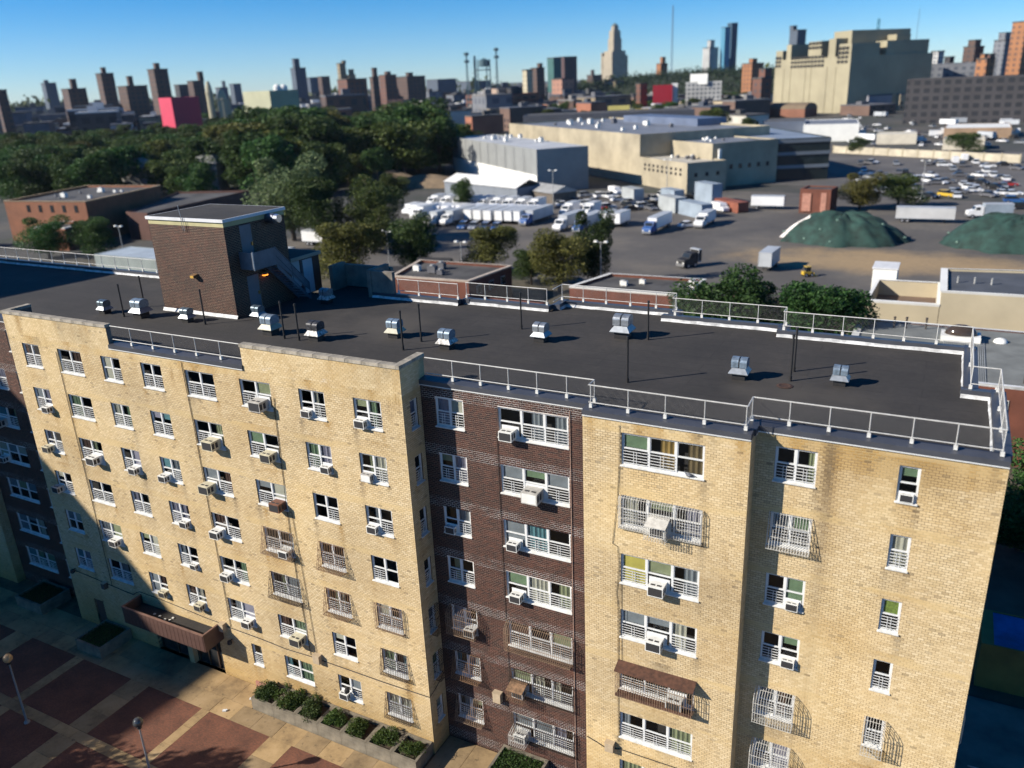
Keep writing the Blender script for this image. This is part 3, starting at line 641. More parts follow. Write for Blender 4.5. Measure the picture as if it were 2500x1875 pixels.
grille('J', 3, 'curve', IRONT, out=.5); grille('J', 2, 'wedge', RUSTW, out=.45); grille('J', 1, 'wedge', IRONT, out=.4)
grille('K', 3, 'curve', IRONT, out=.45); grille('K', 2, 'box', IROND); grille('K', 1, 'box', IROND)
grille('L', 6, 'box', IRONW); grille('L', 3, 'curve', IRONT, out=.52, roof=True)
grille('M', 6, 'wedge', IRONW, out=.38); grille('M', 3, 'curve', IRONW, out=.58); grille('M', 2, 'curve', IRONW, out=.58); grille('N', 3, 'curve', IRONW, out=.6)
for f in (3, 2): grille('side', f, 'curve', IROND, x=2.7, w=.58, y=.55, rz=pi / 2, out=.4)
for f in (3, 2, 1): grille('side', f, 'box', IRONW, x=25.35, w=1.4, y=3.4, rz=pi / 2)

# ---------------------------------------------------------------- roof edge: caps, flashing, copings
def cap_run(p0, p1, white_inner=False, w=0.46):
    """sheet-metal capped kerb along the roof edge from p0 to p1, outside on the right-hand side of travel"""
    p0, p1 = Vector((*p0, 0)), Vector((*p1, 0)); d = (p1 - p0).normalized(); o = Vector((d.y, -d.x, 0))
    b = MB()
    def P(p, off, z): q = p + o * off; return (q.x, q.y, z)
    prof = [(0.07, 19.73), (0.07, 19.94), (-w, 20.0), (-w, ROOF + .02), (0.0, ROOF + .02)]
    n = len(prof); vs = [P(p0, a, z) for a, z in prof] + [P(p1, a, z) for a, z in prof]
    b.add(vs, [(i, (i + 1) % n, n + (i + 1) % n, n + i) for i in range(n)] + [tuple(range(n - 1, -1, -1)), tuple(range(n, 2 * n))])
    c = part('parapet_cap', b, CAPM, bld)
    part('drip_edge', MB().add([P(p0, .075, 19.69), P(p1, .075, 19.69), P(p1, .075, 19.735), P(p0, .075, 19.735), P(p0, .0, 19.69), P(p1, .0, 19.69)], [(0, 1, 2, 3), (4, 5, 1, 0)]), WHITE, c)
    if white_inner:
        L = (p1 - p0).length; m = MB(); k = max(2, int(L / .5)); rows = []
        for i in range(k + 1):
            q = p0 + d * (L * i / k); j = random.uniform(-.02, .02)
            rows += [P(q, -w - .008, ROOF + .17 + j), P(q, -w - .02 - abs(j) * .5, ROOF + .08 + j * .5), P(q, -w - .06 + j, ROOF + .015)]
        m.add(rows, [(3 * i + a, 3 * i + a + 1, 3 * i + a + 4, 3 * i + a + 3) for i in range(k) for a in (0, 1)])
        part('flashing', m, FLASH, c)
E_ = 0.0
cap_run((-16.0, 0.0), (-6.45, 0.0)); cap_run((2.7, YB), (10.75, YB)); cap_run((10.75, Y2), (17.3, Y2)); cap_run((17.3, Y3), (25.35, Y3), True)
cap_run((10.75, YB + .4), (10.75, Y2 + .01), w=.3) if False else None
cap_run((17.3, Y2 + .46), (17.3, Y3 + .45))
cap_run((-33.0, YB), (-24.9, YB)); cap_run((-60, Y2), (-33.0, Y2))
cap_run((25.35, Y3 + .4), (25.35, 8.55), True); cap_run((25.35, 8.55), (23.86, 8.55), True); cap_run((24.4, 8.55), (24.4, 14.3), True)
cap_run((24.4, 14.3), (15.7, 14.3), True); cap_run((16.1, 14.3), (16.1, 15.15), True); cap_run((16.1, 15.15), (9.5, 15.15), True); cap_run((10.2, 15.15), (10.2, 16.2), True)
cap_run((10.2, 16.2), (3.0, 16.2), True); cap_run((2.95, 16.2), (2.95, 14.9), True); cap_run((2.95, 14.85), (-2.6, 14.85), True); cap_run((-2.75, 14.85), (-2.75, 14.35), True); cap_run((-2.8, 14.35), (-9.1, 14.35), True)
cap_run((-26, 14.0), (-60, 14.0), True)
def coping(p0, p1, w=0.36, each=0.92):
    p0, p1 = Vector((*p0, 0)), Vector((*p1, 0)); L = (p1 - p0).length; n = max(1, round(L / each)); s = L / n; rz = atan2(p1.y - p0.y, p1.x - p0.x)
    me = cached(('cop', round(s, 2), w), lambda: MB().box(-s / 2 + .008, -w / 2, 0, s / 2 - .008, w / 2, .16).mesh('coping_stone'))
    for i in range(n):
        q = p0.lerp(p1, (i + .5) / n); part('coping_stone', me, STONE, bld, loc=(q.x, q.y, 20.85 + random.uniform(0, .012)), rz=rz + random.uniform(-.006, .006))
coping((-24.95, 0.13), (-15.97, 0.13)); coping((-6.48, 0.13), (2.55, 0.13)); coping((2.55, -0.05), (2.55, 1.9)); coping((-24.76, .31), (-24.76, 1.6))
# rear upstand walls beside the lift house, in the shade
part('upstand_wall', MB().box(-13.0, 14.6, ROOF, -12.7, 16.0, 21.3).box(-13.0, 15.9, ROOF, -9.0, 16.2, 21.15).box(-9.4, 13.9, ROOF, -9.1, 15.9, 21.4).box(-9.1, 13.95, ROOF, -7.5, 14.25, 21.35), M('rendered_upstand', (0.17, 0.15, 0.125), .9, .35, 1.2), bld)

# ---------------------------------------------------------------- railings
WIREM = M('grey_wire', (0.16, 0.16, 0.155), .6, .2, 4)
def railing(pts, posts, mesh=True, ends=True, mat=RAILW, zb=CAPZ):
    """pts: plan polyline of the rail; posts: plan points of the posts"""
    b = MB()
    top, low = zb + .92, zb + .20
    b.path([(x, y, top) for x, y in pts], .024, 6); b.path([(x, y, low) for x, y in pts], .020, 6)
    r = part('railing', b, mat, bld)
    pm = cached('post', lambda: MB().tube((0, 0, -.01), (0, 0, .92), .02, 6).mesh('post')); bm = cached('postbase', lambda: MB().box(-.06, -.05, -.01, .06, .05, .15).mesh('post_base'))
    for x, y in posts: part('post', pm, mat, r, loc=(x, y, zb)); part('post_base', bm, WHITE2, r, loc=(x, y, zb))
    if mesh:
        m = MB(); q = .0016; pitch = .075; h = top - low
        for (xa, ya), (xb, yb) in zip(pts[:-1], pts[1:]):
            L = sqrt((xb - xa) ** 2 + (yb - ya) ** 2); k = int((L + h) / pitch); dx, dy = (xb - xa) / L, (yb - ya) / L
            for sgn in (1, -1):
                for i in range(k):
                    s0 = i * pitch - h; a, c = max(0, s0), min(L, s0 + h)
                    if c <= a: continue
                    za, zc = (a - s0), (c - s0)
                    if sgn < 0: za, zc = h - za, h - zc
                    m.tube((xa + dx * a, ya + dy * a, low + za), (xa + dx * c, ya + dy * c, low + zc), q, 3, cap=False)
        part('wire_mesh', m, WIREM, r)['kind'] = 'stuff'
    return r
railing([(-15.85, .17), (-6.6, .17)], [(x, .17) for x in (-14.37, -12.77, -11.19, -9.65, -8.0)], mesh=True)
railing([(2.95, 1.6), (10.95, 1.6), (10.95, 1.0)], [(x, 1.6) for x in (4.34, 5.73, 7.08, 8.41, 9.75, 10.95)])
railing([(10.98, 1.0), (17.08, 1.0)], [(x, 1.0) for x in (11.04, 12.58, 14.05, 15.54, 17.05)])
railing([(17.08, 1.0), (17.05, 1.98), (25.12, 1.98)], [(17.05, 1.98)] + [(x, 1.98) for x in (18.38, 19.74, 21.06, 22.41, 23.74, 25.1)])
railing([(25.12, 1.98), (25.12, 8.32), (24.17, 8.32), (24.17, 14.05)], [(25.12, 4.1), (25.12, 6.2), (25.12, 8.32), (24.17, 8.32), (24.17, 11.2)])
railing([(24.17, 14.05), (15.95, 14.05), (15.95, 14.6)], [(x, 14.05) for x in (24.17, 22.78, 21.42, 20.1, 18.73, 17.36, 16.0)])
railing([(15.95, 14.9), (10.05, 14.9), (10.05, 15.6)], [(x, 14.9) for x in (15.95, 14.55, 13.1, 11.65, 10.2)])
railing([(9.95, 15.95), (3.1, 15.95), (3.1, 14.7)], [(x, 15.95) for x in (9.95, 8.8, 7.3, 5.85, 4.44, 3.1)])
railing([(2.75, 14.62), (-2.65, 14.62)], [(x, 14.62) for x in (2.75, 1.55, .17, -1.32, -2.6)])
railing([(-2.9, 14.12), (-7.3, 14.12)], [(x, 14.12) for x in (-2.9, -4.2, -5.7, -7.2)])
railing([(-27.0, 13.8), (-58, 13.8)], [(-27.0 - 1.5 * i, 13.8) for i in range(20)])

# ---------------------------------------------------------------- lift house on the roof
bh = link('lift_house', MB().box(-19.7, 7.3, ROOF, -13.95, 11.8, 25.2).mesh('lift_house'), DARK, bld)
def bh_wall(o, d, L, z0, z1, openings=()):
    w = wall(o, d, L, z0, z1, openings, 0.208, 0.0943, BRN, M('lift_house_mortar', (0.38, 0.28, 0.18), .95, .3, .6), name='lift_house_wall'); return w
bh_wall((-19.94, 7.05), (1, 0), 6.11, ROOF, 25.0)
bh_wall((-13.83, 7.05), (0, 1), 4.95, ROOF, 25.0, [(1.18, 2.14, 22.62, 24.95), (1.18, 2.14, ROOF, 21.95)])
bh_wall((-19.94, 12.0), (0, -1), 4.95, ROOF, 25.0); bh_wall((-13.83, 12.0), (-1, 0), 6.11, ROOF, 25.0)
part('frieze', MB().box(-19.95, 7.045, 25.0, -13.82, 12.01, 25.28), M('cream_frieze', (0.42, 0.38, 0.20), .8, .15, 1.0), bh)
part('white_fascia', MB().box(-20.05, 6.95, 25.28, -13.72, 12.1, 25.46), M('metal_fascia', (0.62, 0.62, 0.62), .45, .12, 1.0), bh)
part('roof_sheet', MB().box(-19.97, 7.03, 25.40, -13.80, 12.02, 25.464), FELT, bh)
part('base_flashing', MB().add([(-20.0, 6.93, ROOF + .01), (-13.75, 6.93, ROOF + .01), (-13.75, 7.03, ROOF + .2), (-20.0, 7.03, ROOF + .2)], [(0, 1, 2, 3)]), FLASH, bh)
DOORM = M('blue_grey_door', (0.13, 0.145, 0.165), .5, .12, 1.5)
for z0, z1 in ((22.62, 24.9), (ROOF + .02, 21.9)):
    part('door', MB().box(-13.95, 8.24, z0, -13.87, 9.18, z1), DOORM, bh); part('door_handle', MB().box(-13.87, 9.02, z0 + 1.02, -13.80, 9.10, z0 + 1.22), M('brass', (0.5, 0.33, 0.10), .3, .1, 5, .8), bh)
STEEL = M('blue_grey_steel', (0.115, 0.135, 0.165), .5, .2, 2.0, .3)
part('landing', MB().box(-13.82, 7.9, 22.42, -12.75, 9.75, 22.50).box(-12.78, 7.9, 22.5, -12.75, 9.75, 23.45).box(-13.82, 7.88, 22.5, -12.75, 7.91, 23.45), STEEL, bh)
part('landing_post', MB().tube((-12.75, 7.9, 22.4), (-12.75, 7.9, 23.5), .035, 6), GALV, bh)
st = MB()
for i in range(13): st.box(-13.7, 9.75 + i * .19, 22.3 - i * .205, -12.85, 9.97 + i * .19, 22.34 - i * .205)
part('stair_tread', st, STEEL, bh)
for X in (-13.74, -12.8):
    part('stringer', MB().add([(X, 9.75, 22.5), (X, 9.75, 22.2), (X, 12.25, ROOF), (X, 12.4, ROOF + .1), (X + .03, 9.75, 22.5), (X + .03, 9.75, 22.2), (X + .03, 12.25, ROOF), (X + .03, 12.4, ROOF + .1)], [(0, 1, 2, 3), (7, 6, 5, 4), (0, 4, 5, 1), (1, 5, 6, 2), (2, 6, 7, 3), (3, 7, 4, 0)]), STEEL, bh)
part('handrail', MB().path([(-12.78, 9.75, 23.45), (-12.78, 12.35, 20.75), (-12.78, 12.35, ROOF)], .03, 6).path([(-12.78, 9.75, 22.95), (-12.78, 12.35, 20.25)], .02, 6).tube((-12.78, 11.0, 22.1), (-12.78, 11.0, 21.2), .02, 6).add([(-12.79, 9.75, 23.45), (-12.79, 12.35, 20.75), (-12.79, 12.35, 20.2), (-12.79, 9.75, 22.5)], [(0, 1, 2, 3)]), STEEL, bh)
an = part('annex', MB().box(-18.2, 12.02, ROOF, -13.9, 14.8, 22.0), BRN, bh)
part('annex_roof', MB().box(-18.3, 12.0, 22.0, -13.75, 14.9, 22.2), M('annex_fascia', (0.30, 0.26, 0.20), .7, .2, 1), bh); part('annex_felt', MB().box(-18.2, 12.05, 22.2, -13.85, 14.8, 22.205), FELT, bh)
part('annex_panel', MB().box(-13.9, 12.05, 20.3, -13.86, 12.85, 21.95), M('grey_panel', (0.33, 0.34, 0.34), .6, .15, 1), bh); part('annex_door', MB().box(-13.9, 13.1, ROOF + .05, -13.85, 14.05, 21.9), M('pale_door', (0.33, 0.36, 0.40), .5, .1, 1), bh)
part('ladder', MB().tube((-13.8, 12.92, ROOF), (-13.8, 12.92, 21.95), .02).tube((-13.8, 13.06, ROOF), (-13.8, 13.06, 21.95), .02), STEEL, bh)
part('wall_bracket', MB().path([(-17.0, 7.0, 24.75), (-16.95, 6.9, 24.75), (-16.95, 6.9, 25.55), (-17.05, 6.9, 26.2)], .02).tube((-16.8, 6.9, 24.7), (-16.8, 6.9, 25.5), .015), GALV2, bh)
part('vent_plate', MB().box(-13.83, 9.6, 24.6, -13.80, 10.0, 24.85), M('brown_plate', (0.10, 0.07, 0.05), .6), bh)

def top_thing(name, label, cat, loc, group=None, rz=0.0): return thing(name, label, cat, loc, rz, group)
# exhaust drum high on the lift house
t = top_thing('exhaust_fan', 'shiny round exhaust duct sticking out high on the rooftop lift house', 'exhaust fan', (-13.83, 10.6, 25.0))
part('duct', MB().tube((0, 0, 0), (.62, 0, 0), .30, 20), M('dark_duct', (0.12, 0.13, 0.16), .35, .2, 3, .7), t)
part('hood', MB().tube((.62, 0, 0), (.92, 0, 0), .27, 20, .24), M('polished_steel', (0.75, 0.75, 0.75), .22, .1, 3, .9), t)
for nm, lab, loc, rz, lit in (('wall_light', 'brown floodlight on the sunlit brick face of the rooftop lift house', (-16.7, 7.04, 22.05), 0, False), ('wall_light', 'glowing orange lamp under the steel landing of the lift house', (-13.82, 9.57, 21.9), pi / 2, True)):
    t = top_thing(nm, lab, 'wall light', loc, None, rz)
    part('housing', MB().add([(-.2, 0, -.12), (.2, 0, -.12), (.2, 0, .12), (-.2, 0, .12), (-.16, -.3, -.1), (.16, -.3, -.1), (.16, -.3, .06), (-.16, -.3, .06)], [(0, 3, 2, 1), (4, 5, 6, 7), (0, 1, 5, 4), (1, 2, 6, 5), (2, 3, 7, 6), (3, 0, 4, 7)]), M('bronze_housing', (0.16, 0.09, 0.04), .5, .2, 4), t)
    if lit:
        m, n, l, b = new_mat('sodium_lamp'); b.inputs['Base Color'].default_value = rgb((0.9, .35, .05)); b.inputs['Emission Color'].default_value = rgb((1.0, .28, .03)); b.inputs['Emission Strength'].default_value = 1.6
        part('lamp_glass', MB().box(-.15, -.26, -.19, .15, -.06, -.12), m, t)
    else: part('lamp_glass', MB().box(-.14, -.33, -.09, .14, -.30, .05), M('amber_glass', (0.55, .33, .08), .25, .1, 5), t)

# ---------------------------------------------------------------- roof ventilators and stacks
HOODM = [M('bright_vent_metal', (0.22, 0.28, 0.34), .45, .4, 4.5, .5), M('tarred_vent_metal', (0.045, 0.045, 0.05), .5, .8, 7, .3), M('dull_vent_metal', (0.30, 0.32, 0.34), .4, .35, 6, .6), M('dark_vent_metal', (0.13, 0.17, 0.20), .4, .35, 6, .6)]
SKIRTM = [M('cream_skirt', (0.36, 0.34, 0.25), .5, .2, 3), M('tar_spotted_skirt', (0.40, 0.39, 0.37), .5, .95, 6), M('silver_skirt', (0.27, 0.29, 0.31), .4, .2, 4, .5)]
def ventilator(x, y, s, hood, skirt, label):
    t = top_thing('roof_ventilator', label, 'roof ventilator', (x, y, ROOF), 'metal ventilators standing on the black roof', random.uniform(-.05, .05)); t.scale = (s * .94,) * 3
    part('curb', cached('v_curb', lambda: MB().box(-.30, -.30, 0, .30, .30, .36).mesh('curb')), BLACK, t)
    def skirtm():
        b = MB(); a = [(-.46, -.46, .36), (.46, -.46, .36), (.46, .46, .36), (-.46, .46, .36)]; c = [(-.29, -.29, .60), (.29, -.29, .60), (.29, .29, .60), (-.29, .29, .60)]
        low = [(p[0], p[1], .33) for p in a]
        return b.add(low + a + c, [(0, 1, 5, 4), (1, 2, 6, 5), (2, 3, 7, 6), (3, 0, 4, 7), (4, 5, 9, 8), (5, 6, 10, 9), (6, 7, 11, 10), (7, 4, 8, 11), (8, 9, 10, 11), (3, 2, 1, 0)]).mesh('skirt')
    part('skirt', cached('v_skirt', skirtm), SKIRTM[skirt], t)
    def hoodm():
        b = MB(); prof = [(-.33, .62)] + [(-.33 + .0, .88)] + [(-.33 * cos(a), .88 + .19 * sin(a)) for a in np.linspace(.25, pi - .25, 9)] + [(.33, .88), (.33, .62)]
        for x0, x1 in ((-.36, -.03), (.03, .36)): b.extr_x(prof, x0, x1)
        return b.mesh('hood')
    part('hood', cached('v_hood', hoodm), HOODM[hood], t)
    part('neck', cached('v_neck', lambda: MB().box(-.27, -.27, .58, .27, .27, .86).box(-.028, -.32, .63, .028, .32, 1.0).mesh('neck')), BLACK, t)
for v in ((-23.1, 5.2, .85, 3, 2, 'small dark-hooded ventilator at the far end of the roof, first of the row'),
          (-19.95, 5.3, 1.15, 0, 2, 'large bright ventilator between two thin stacks, left of the lift house'),
          (-16.3, 5.55, .85, 3, 2, 'small dark-hooded ventilator in front of the lift house brick face'),
          (-12.5, 7.4, .85, 3, 2, 'small ventilator tucked beside the lift house corner'),
          (-9.6, 5.3, 1.12, 0, 0, 'large ventilator with cream stained skirt right of the lift house'),
          (-6.4, 5.3, 1.05, 1, 1, 'tar-blackened ventilator with spotted skirt and no bright hood'),
          (-11.05, 11.8, .95, 2, 1, 'shaded ventilator behind the lift house stair'),
          (-2.65, 7.2, 1.0, 0, 0, 'ventilator with pale blue hood and cream skirt beside a stack, mid roof'),
          (1.0, 6.5, 1.0, 0, 1, 'ventilator with tar-splashed skirt behind the corner of the wide tan block'),
          (4.95, 9.2, .98, 2, 2, 'dull grey streaked ventilator in the middle of the roof'),
          (8.6, 11.2, 1.22, 2, 2, 'largest dull ventilator near the rear railing, beside a stack'),
          (15.4, 7.25, .97, 0, 2, 'clean pale blue ventilator in front of the paired stacks'),
          (19.4, 7.95, .85, 0, 2, 'last small pale ventilator towards the railed end of the roof')):
    ventilator(*v)
pm = MB().tube((0, 0, 0), (0, 0, 2.0), .048, 10).tube((0, 0, 1.9), (0, 0, 2.02), .058, 10).tube((0, 0, 0), (0, 0, .22), .065, 10).mesh('vent_pipe')
for x, y, h, lab in ((-21.16, 5.0, 1.0, 'thin black stack just left of the large bright far ventilator'), (-21.85, 7.09, 1.0, 'thin black stack farthest back at the shaded end of the roof'), (-14.8, 5.46, 1.03, 'thin black stack in front of the lift house brick face'),
                  (-8.26, 4.87, 1.03, 'thin black stack right of the cream-skirted ventilator'), (-7.26, 4.89, 1.0, 'thin black stack left of the tar-blackened ventilator'), (-.95, 5.43, 1.02, 'thin black stack in front of the pale mid-roof ventilator'),
                  (-.88, 6.98, 1.0, 'thin black stack between the two mid-roof pale ventilators'), (3.03, 10.77, 1.0, 'thin black stack beyond the dull grey middle ventilator'), (9.93, 11.22, 1.0, 'thin black stack beside the largest dull ventilator'),
                  (11.09, 5.03, 1.04, 'thin black stack standing alone behind the middle tan block railing'), (17.45, 7.67, 1.03, 'nearer of the paired black stacks between the last two ventilators'), (17.38, 8.94, 1.0, 'farther of the paired black stacks between the last two ventilators')):
    o = part('vent_pipe', pm, BLACK, loc=(x, y, ROOF)); o.scale = (1, 1, h); tag(o, lab, 'vent pipe', 'thin black stacks on the roof')
tag(part('roof_drain', MB().lathe([(0.0, .02), (.16, .02), (.24, .045), (.34, .02)], 14), M('rusty_drain', (0.05, .025, .015), .8, .4, 9), loc=(17.35, 6.95, ROOF)), 'rusty round roof drain at the foot of the paired stacks', 'roof drain')

# ---------------------------------------------------------------- air conditioners
ACW = [M('ac_white', (0.70, 0.69, 0.64), .5, .12, 3), M('ac_cream', (0.52, 0.47, 0.33), .6, .25, 4), M('ac_grey', (0.42, 0.40, 0.36), .6, .3, 4), M('ac_brown', (0.17, 0.075, 0.045), .6, .3, 4)]
def ac_case():
    b = MB(); w, h, d = .30, .42, .52
    b.box(-w, -d, 0, w, .1, h)
    return b.mesh('case')
def ac_grille(): return MB().box(-.265, -.528, .04, .265, -.518, .38).mesh('rear_grille')
def ac_louvre():
    b = MB()
    for i in range(2): b.box(-.22 + i * .24, -.40, .42, -.04 + i * .24, -.30, .424)
    for s in (-1, 1):
        for i in range(2): b.box(s * .300 - .004, -.50 + i * .20, .10, s * .300 + .004, -.36 + i * .20, .34)
    return b.mesh('louvre')
def ac_filler(): return MB().box(-.40, .02, 0, .40, .06, .50).mesh('filler_panel')
def ac_bracket(): return MB().path([(-.2, -.5, -.02), (.2, -.5, -.02)], .012, 4).path([(-.2, 0, -.3), (-.2, -.5, -.02), (-.2, 0, -.02)], .012, 4).path([(.2, 0, -.3), (.2, -.5, -.02), (.2, 0, -.02)], .012, 4).mesh('bracket')
COLW = {'A': 'first column of the wide tan block', 'B': 'second column of the wide tan block', 'C': 'third column of the wide tan block', 'D': 'fourth column of the wide tan block', 'E': 'fifth column of the wide tan block', 'F': 'sixth column of the wide tan block',
        'G': 'seventh column of the wide tan block', 'H': 'last column of the wide tan block', 'J': 'narrower column of the brown section', 'K': 'triple-window column of the brown section', 'L': 'middle tan block', 'M': 'railed-end tan block, double-window column', 'N': 'railed-end tan block, single-window column', 'X': 'shaded far brown section'}
ROWW = {7: 'top row', 6: 'second row down', 5: 'third row down', 4: 'fourth row down', 3: 'fifth row down', 2: 'sixth row down', 1: 'bottom row'}
ACMAT = {('F', 5): 3, ('H', 6): 2, ('F', 2): 1, ('C', 2): 1, ('E', 6): 1, ('E', 5): 1, ('K', 6): 2, ('F', 6): 1, ('D', 2): 1, ('A', 4): 2, ('X', 5): 2, ('A', 5): 1, ('F', 7): 2}
ACN = {0: 'white', 1: 'cream', 2: 'grey', 3: 'rusty brown'}
BRK = {('C', 5), ('D', 5), ('D', 2), ('E', 2), ('F', 6), ('L', 5), ('M', 5), ('K', 4), ('F', 7), ('A', 6)}
SMALLOUT = {('H', 7): .7, ('H', 6): .6, ('H', 5): .65, ('G', 7): .6, ('G', 6): .8, ('N', 7): .35, ('M', 4): .6, ('M', 5): .65, ('G', 1): .7, ('D', 3): .75, ('J', 5): .55, ('C', 2): .8, ('D', 4): .8, ('E', 3): .9}
for (key, f), (sash, q, s) in AC_AT.items():
    fac, x, w, n, _ = COLS[key]; a, c = sash_xs(w, n)[sash]; X = x + a + (c - a) * q if n > 1 else x + w / 2
    k = ACMAT.get((key, f), 0)
    t = top_thing('air_conditioner', f'{ACN[k]} air conditioner, {ROWW[f]}, {COLW[key]}', 'air conditioner', (X, FAC[fac][2] + .06, zt(f) - WH + .065), 'window air conditioners on the brick front')
    t.scale = (s * .92, s * .9 * SMALLOUT.get((key, f), 1.0), s * .92)
    part('case', cached('ac_case', ac_case), ACW[k], t); part('rear_grille', cached('ac_grille', ac_grille), GRILLE if (key, f) not in (('H', 6), ('K', 6)) else ACW[0], t); part('louvre', cached('ac_louvre', ac_louvre), GRILLE, t); part('filler_panel', cached('ac_fill', ac_filler), WHITE, t)
    if (key, f) in BRK: part('bracket', cached('ac_brk', ac_bracket), BLACK, t)
# iron cages welded round three of the units
for key, f, mat in (('L', 6, IRONW), ('K', 2, RUSTW), ('K', 1, IRONW)):
    sash, q, s = AC_AT[(key, f)]; fac, x, w, n, _ = COLS[key]; a, c = sash_xs(w, n)[sash]; X = x + a + (c - a) * q; b = MB()
    for i in range(9): xx = -.42 + .105 * i; b.path([(xx, -.05, .78), (xx, -.72, .60), (xx, -.72, -.02), (xx, -.05, -.02)], .010, 4)
    for xx in (-.42, .42):
        for yy in (-.25, -.45, -.6): b.tube((xx, yy, .70), (xx, yy, 0), .008, 4)
    b.tube((-.42, -.72, .6), (.42, -.72, .6), .012, 4).tube((-.42, -.72, .3), (.42, -.72, .3), .01, 4)
    b.add([(-.42, -.06, .785), (.42, -.06, .785), (.42, -.725, .605), (-.42, -.725, .605)], [(0, 1, 2, 3)]) if key != 'K' or f == 2 else None
    part('cage', b, mat, bld, loc=(X, FAC[fac][2] - .02, zt(f) - WH + .06))

# ---------------------------------------------------------------- cables and boxes on the front
CABLE = M('black_cable', (0.020, 0.018, 0.016), .7, .2, 4)
def cable(pts, label, r=.016):
    tag(part('cable', MB().path(pts, r, 5), CABLE), label, 'cable')
def sag(pts, y, amp=.02): return [(x, y, z + random.uniform(-amp, amp)) for x, z in pts]
yc = -.03
cable(sag([(-24.55, 3.88), (-23, 3.8), (-21.5, 3.72), (-20, 3.62), (-18.84, 3.55), (-18.6, 3.75), (-18.2, 3.95), (-16.5, 3.92), (-13.98, 3.82), (-12.5, 3.7), (-11.5, 3.73)], yc), 'black cable looping along the wide tan block above the entrance canopy', .022)
cable(sag([(-11.0, 3.62), (-8.4, 3.59), (-6.6, 3.5), (-4.6, 3.59), (-3.98, 3.57), (-2, 3.57), (0, 3.57), (2.69, 3.62)], yc, .008), 'black conduit running level above the planter row on the tan block', .024)
cable([(2.73, -.02, 3.62), (2.73, .5, 3.75), (2.73, 1.40, 4.1)], 'short black conduit round the corner of the wide tan block')
cable([(-20.68, yc, 19.0), (-20.70, yc, 12.4), (-20.72, yc, 8.9), (-20.75, yc, 3.7)], 'vertical black cable down the wide tan block by the second window column')
cable([(-10.66, yc, 19.6), (-10.6, yc, 16.1), (-10.65, yc, 10.8), (-10.7, yc, 3.7)], 'vertical black cable down the wide tan block by the fifth window column')
cable([(-4.72, yc, 18.5), (-4.80, yc, 17.6), (-4.97, yc, 12.4), (-5.02, yc, 8.8), (-4.85, yc, 3.7)], 'vertical black cable down the tan block beside the sixth window column')
cable([(-4.68, yc, 12.4), (-4.55, yc, 8.8), (-4.45, yc, 5.8), (-4.4, yc, 3.8)], 'second vertical cable down the tan block near the pale junction box', .012)
cable([(12.30, Y2 + yc, 19.5), (12.30, Y2 + yc, 17.9), (12.22, Y2 + yc, 16.2), (12.02, Y2 + yc, 14.2), (12.25, Y2 + yc, 14.1), (12.30, Y2 + yc, 13.3), (12.26, Y2 + yc, 12.4), (12.2, Y2 + yc, 11.9), (12.28, Y2 + yc, 11.2), (12.3, Y2 + yc, 8), (12.31, Y2 + yc, 4.0)], 'thin black wire down the middle tan block with loops beside its windows', .010)
cable([(12.42, Y2 + yc, 12.4), (12.44, Y2 + yc, 10), (12.46, Y2 + yc, 8.4)], 'short doubled wire beside the lower windows of the middle tan block', .009)
cable([(10.8, Y2 + yc, 3.7), (11.3, Y2 + yc, 3.55), (11.7, Y2 + yc, 3.4), (12.4, Y2 + yc, 3.6), (13.5, Y2 + yc, 3.6), (15.1, Y2 + yc, 3.62), (17.2, Y2 + yc, 3.6)], 'black conduit across the foot of the middle tan block', .022)
cable([(6.5, YB + yc, 18.0), (6.48, YB + yc, 10), (6.5, YB + yc, 4.2)], 'black cable down the brown section left of its triple windows', .013)
tag(part('downpipe', MB().tube((9.95, YB - .03, 19.5), (9.95, YB - .03, .6), .018, 6), M('pinkish_pipe', (0.42, .27, .2), .7, .2, 3)), 'thin pale pipe down the brown brick section beside its triple windows', 'pipe')
BOXM = M('tan_junction_box', (0.42, 0.33, 0.22), .6, .15, 3)
for x, y, z, w, h, lab in ((-4.3, 0, 3.7, .42, .5, 'tan junction box on the conduit of the wide tan block'), (5.85, YB, 3.75, .42, .55, 'cream junction box on the brown brick section'), (11.95, Y2, 3.68, .4, .46, 'pale junction box at the foot of the middle tan block'),
                        (-11.25, 0, 3.6, .34, .5, 'tan junction box beside the end of the entrance canopy'), (-21.35, 0, 3.6, .3, .4, 'dark junction box in the shade by the second window column')):
    t = top_thing('junction_box', lab, 'junction box', (x, y, z), 'junction boxes on the brick front')
    part('body', MB().box(-w / 2, -.28, -h / 2, w / 2, 0, h / 2), BOXM if 'dark' not in lab else M('dark_box', (0.10, .075, .06), .7), t); part('lid', MB().box(-w / 2 - .02, -.30, h / 2, w / 2 + .02, 0, h / 2 + .025), BOXM, t)
for x, z, lab in ((-2.45, 2.35, 'round black lamp on the tan wall above the planter row'), (-10.8, 2.75, 'black lamp beside the entrance canopy'), (-24.2, 3.95, 'small dark lamp at the shaded end of the wide tan block')):
    t = top_thing('wall_lamp', lab, 'wall lamp', (x, 0, z), 'dark lamps on the tan wall')
    part('shade', MB().lathe([(.02, .12), (.12, .08), (.15, -.08), (.1, -.14), (0, -.16)], 10, (0, -.22, 0)), BLACK, t); part('arm', MB().tube((0, 0, .05), (0, -.22, .1), .03), BLACK, t)

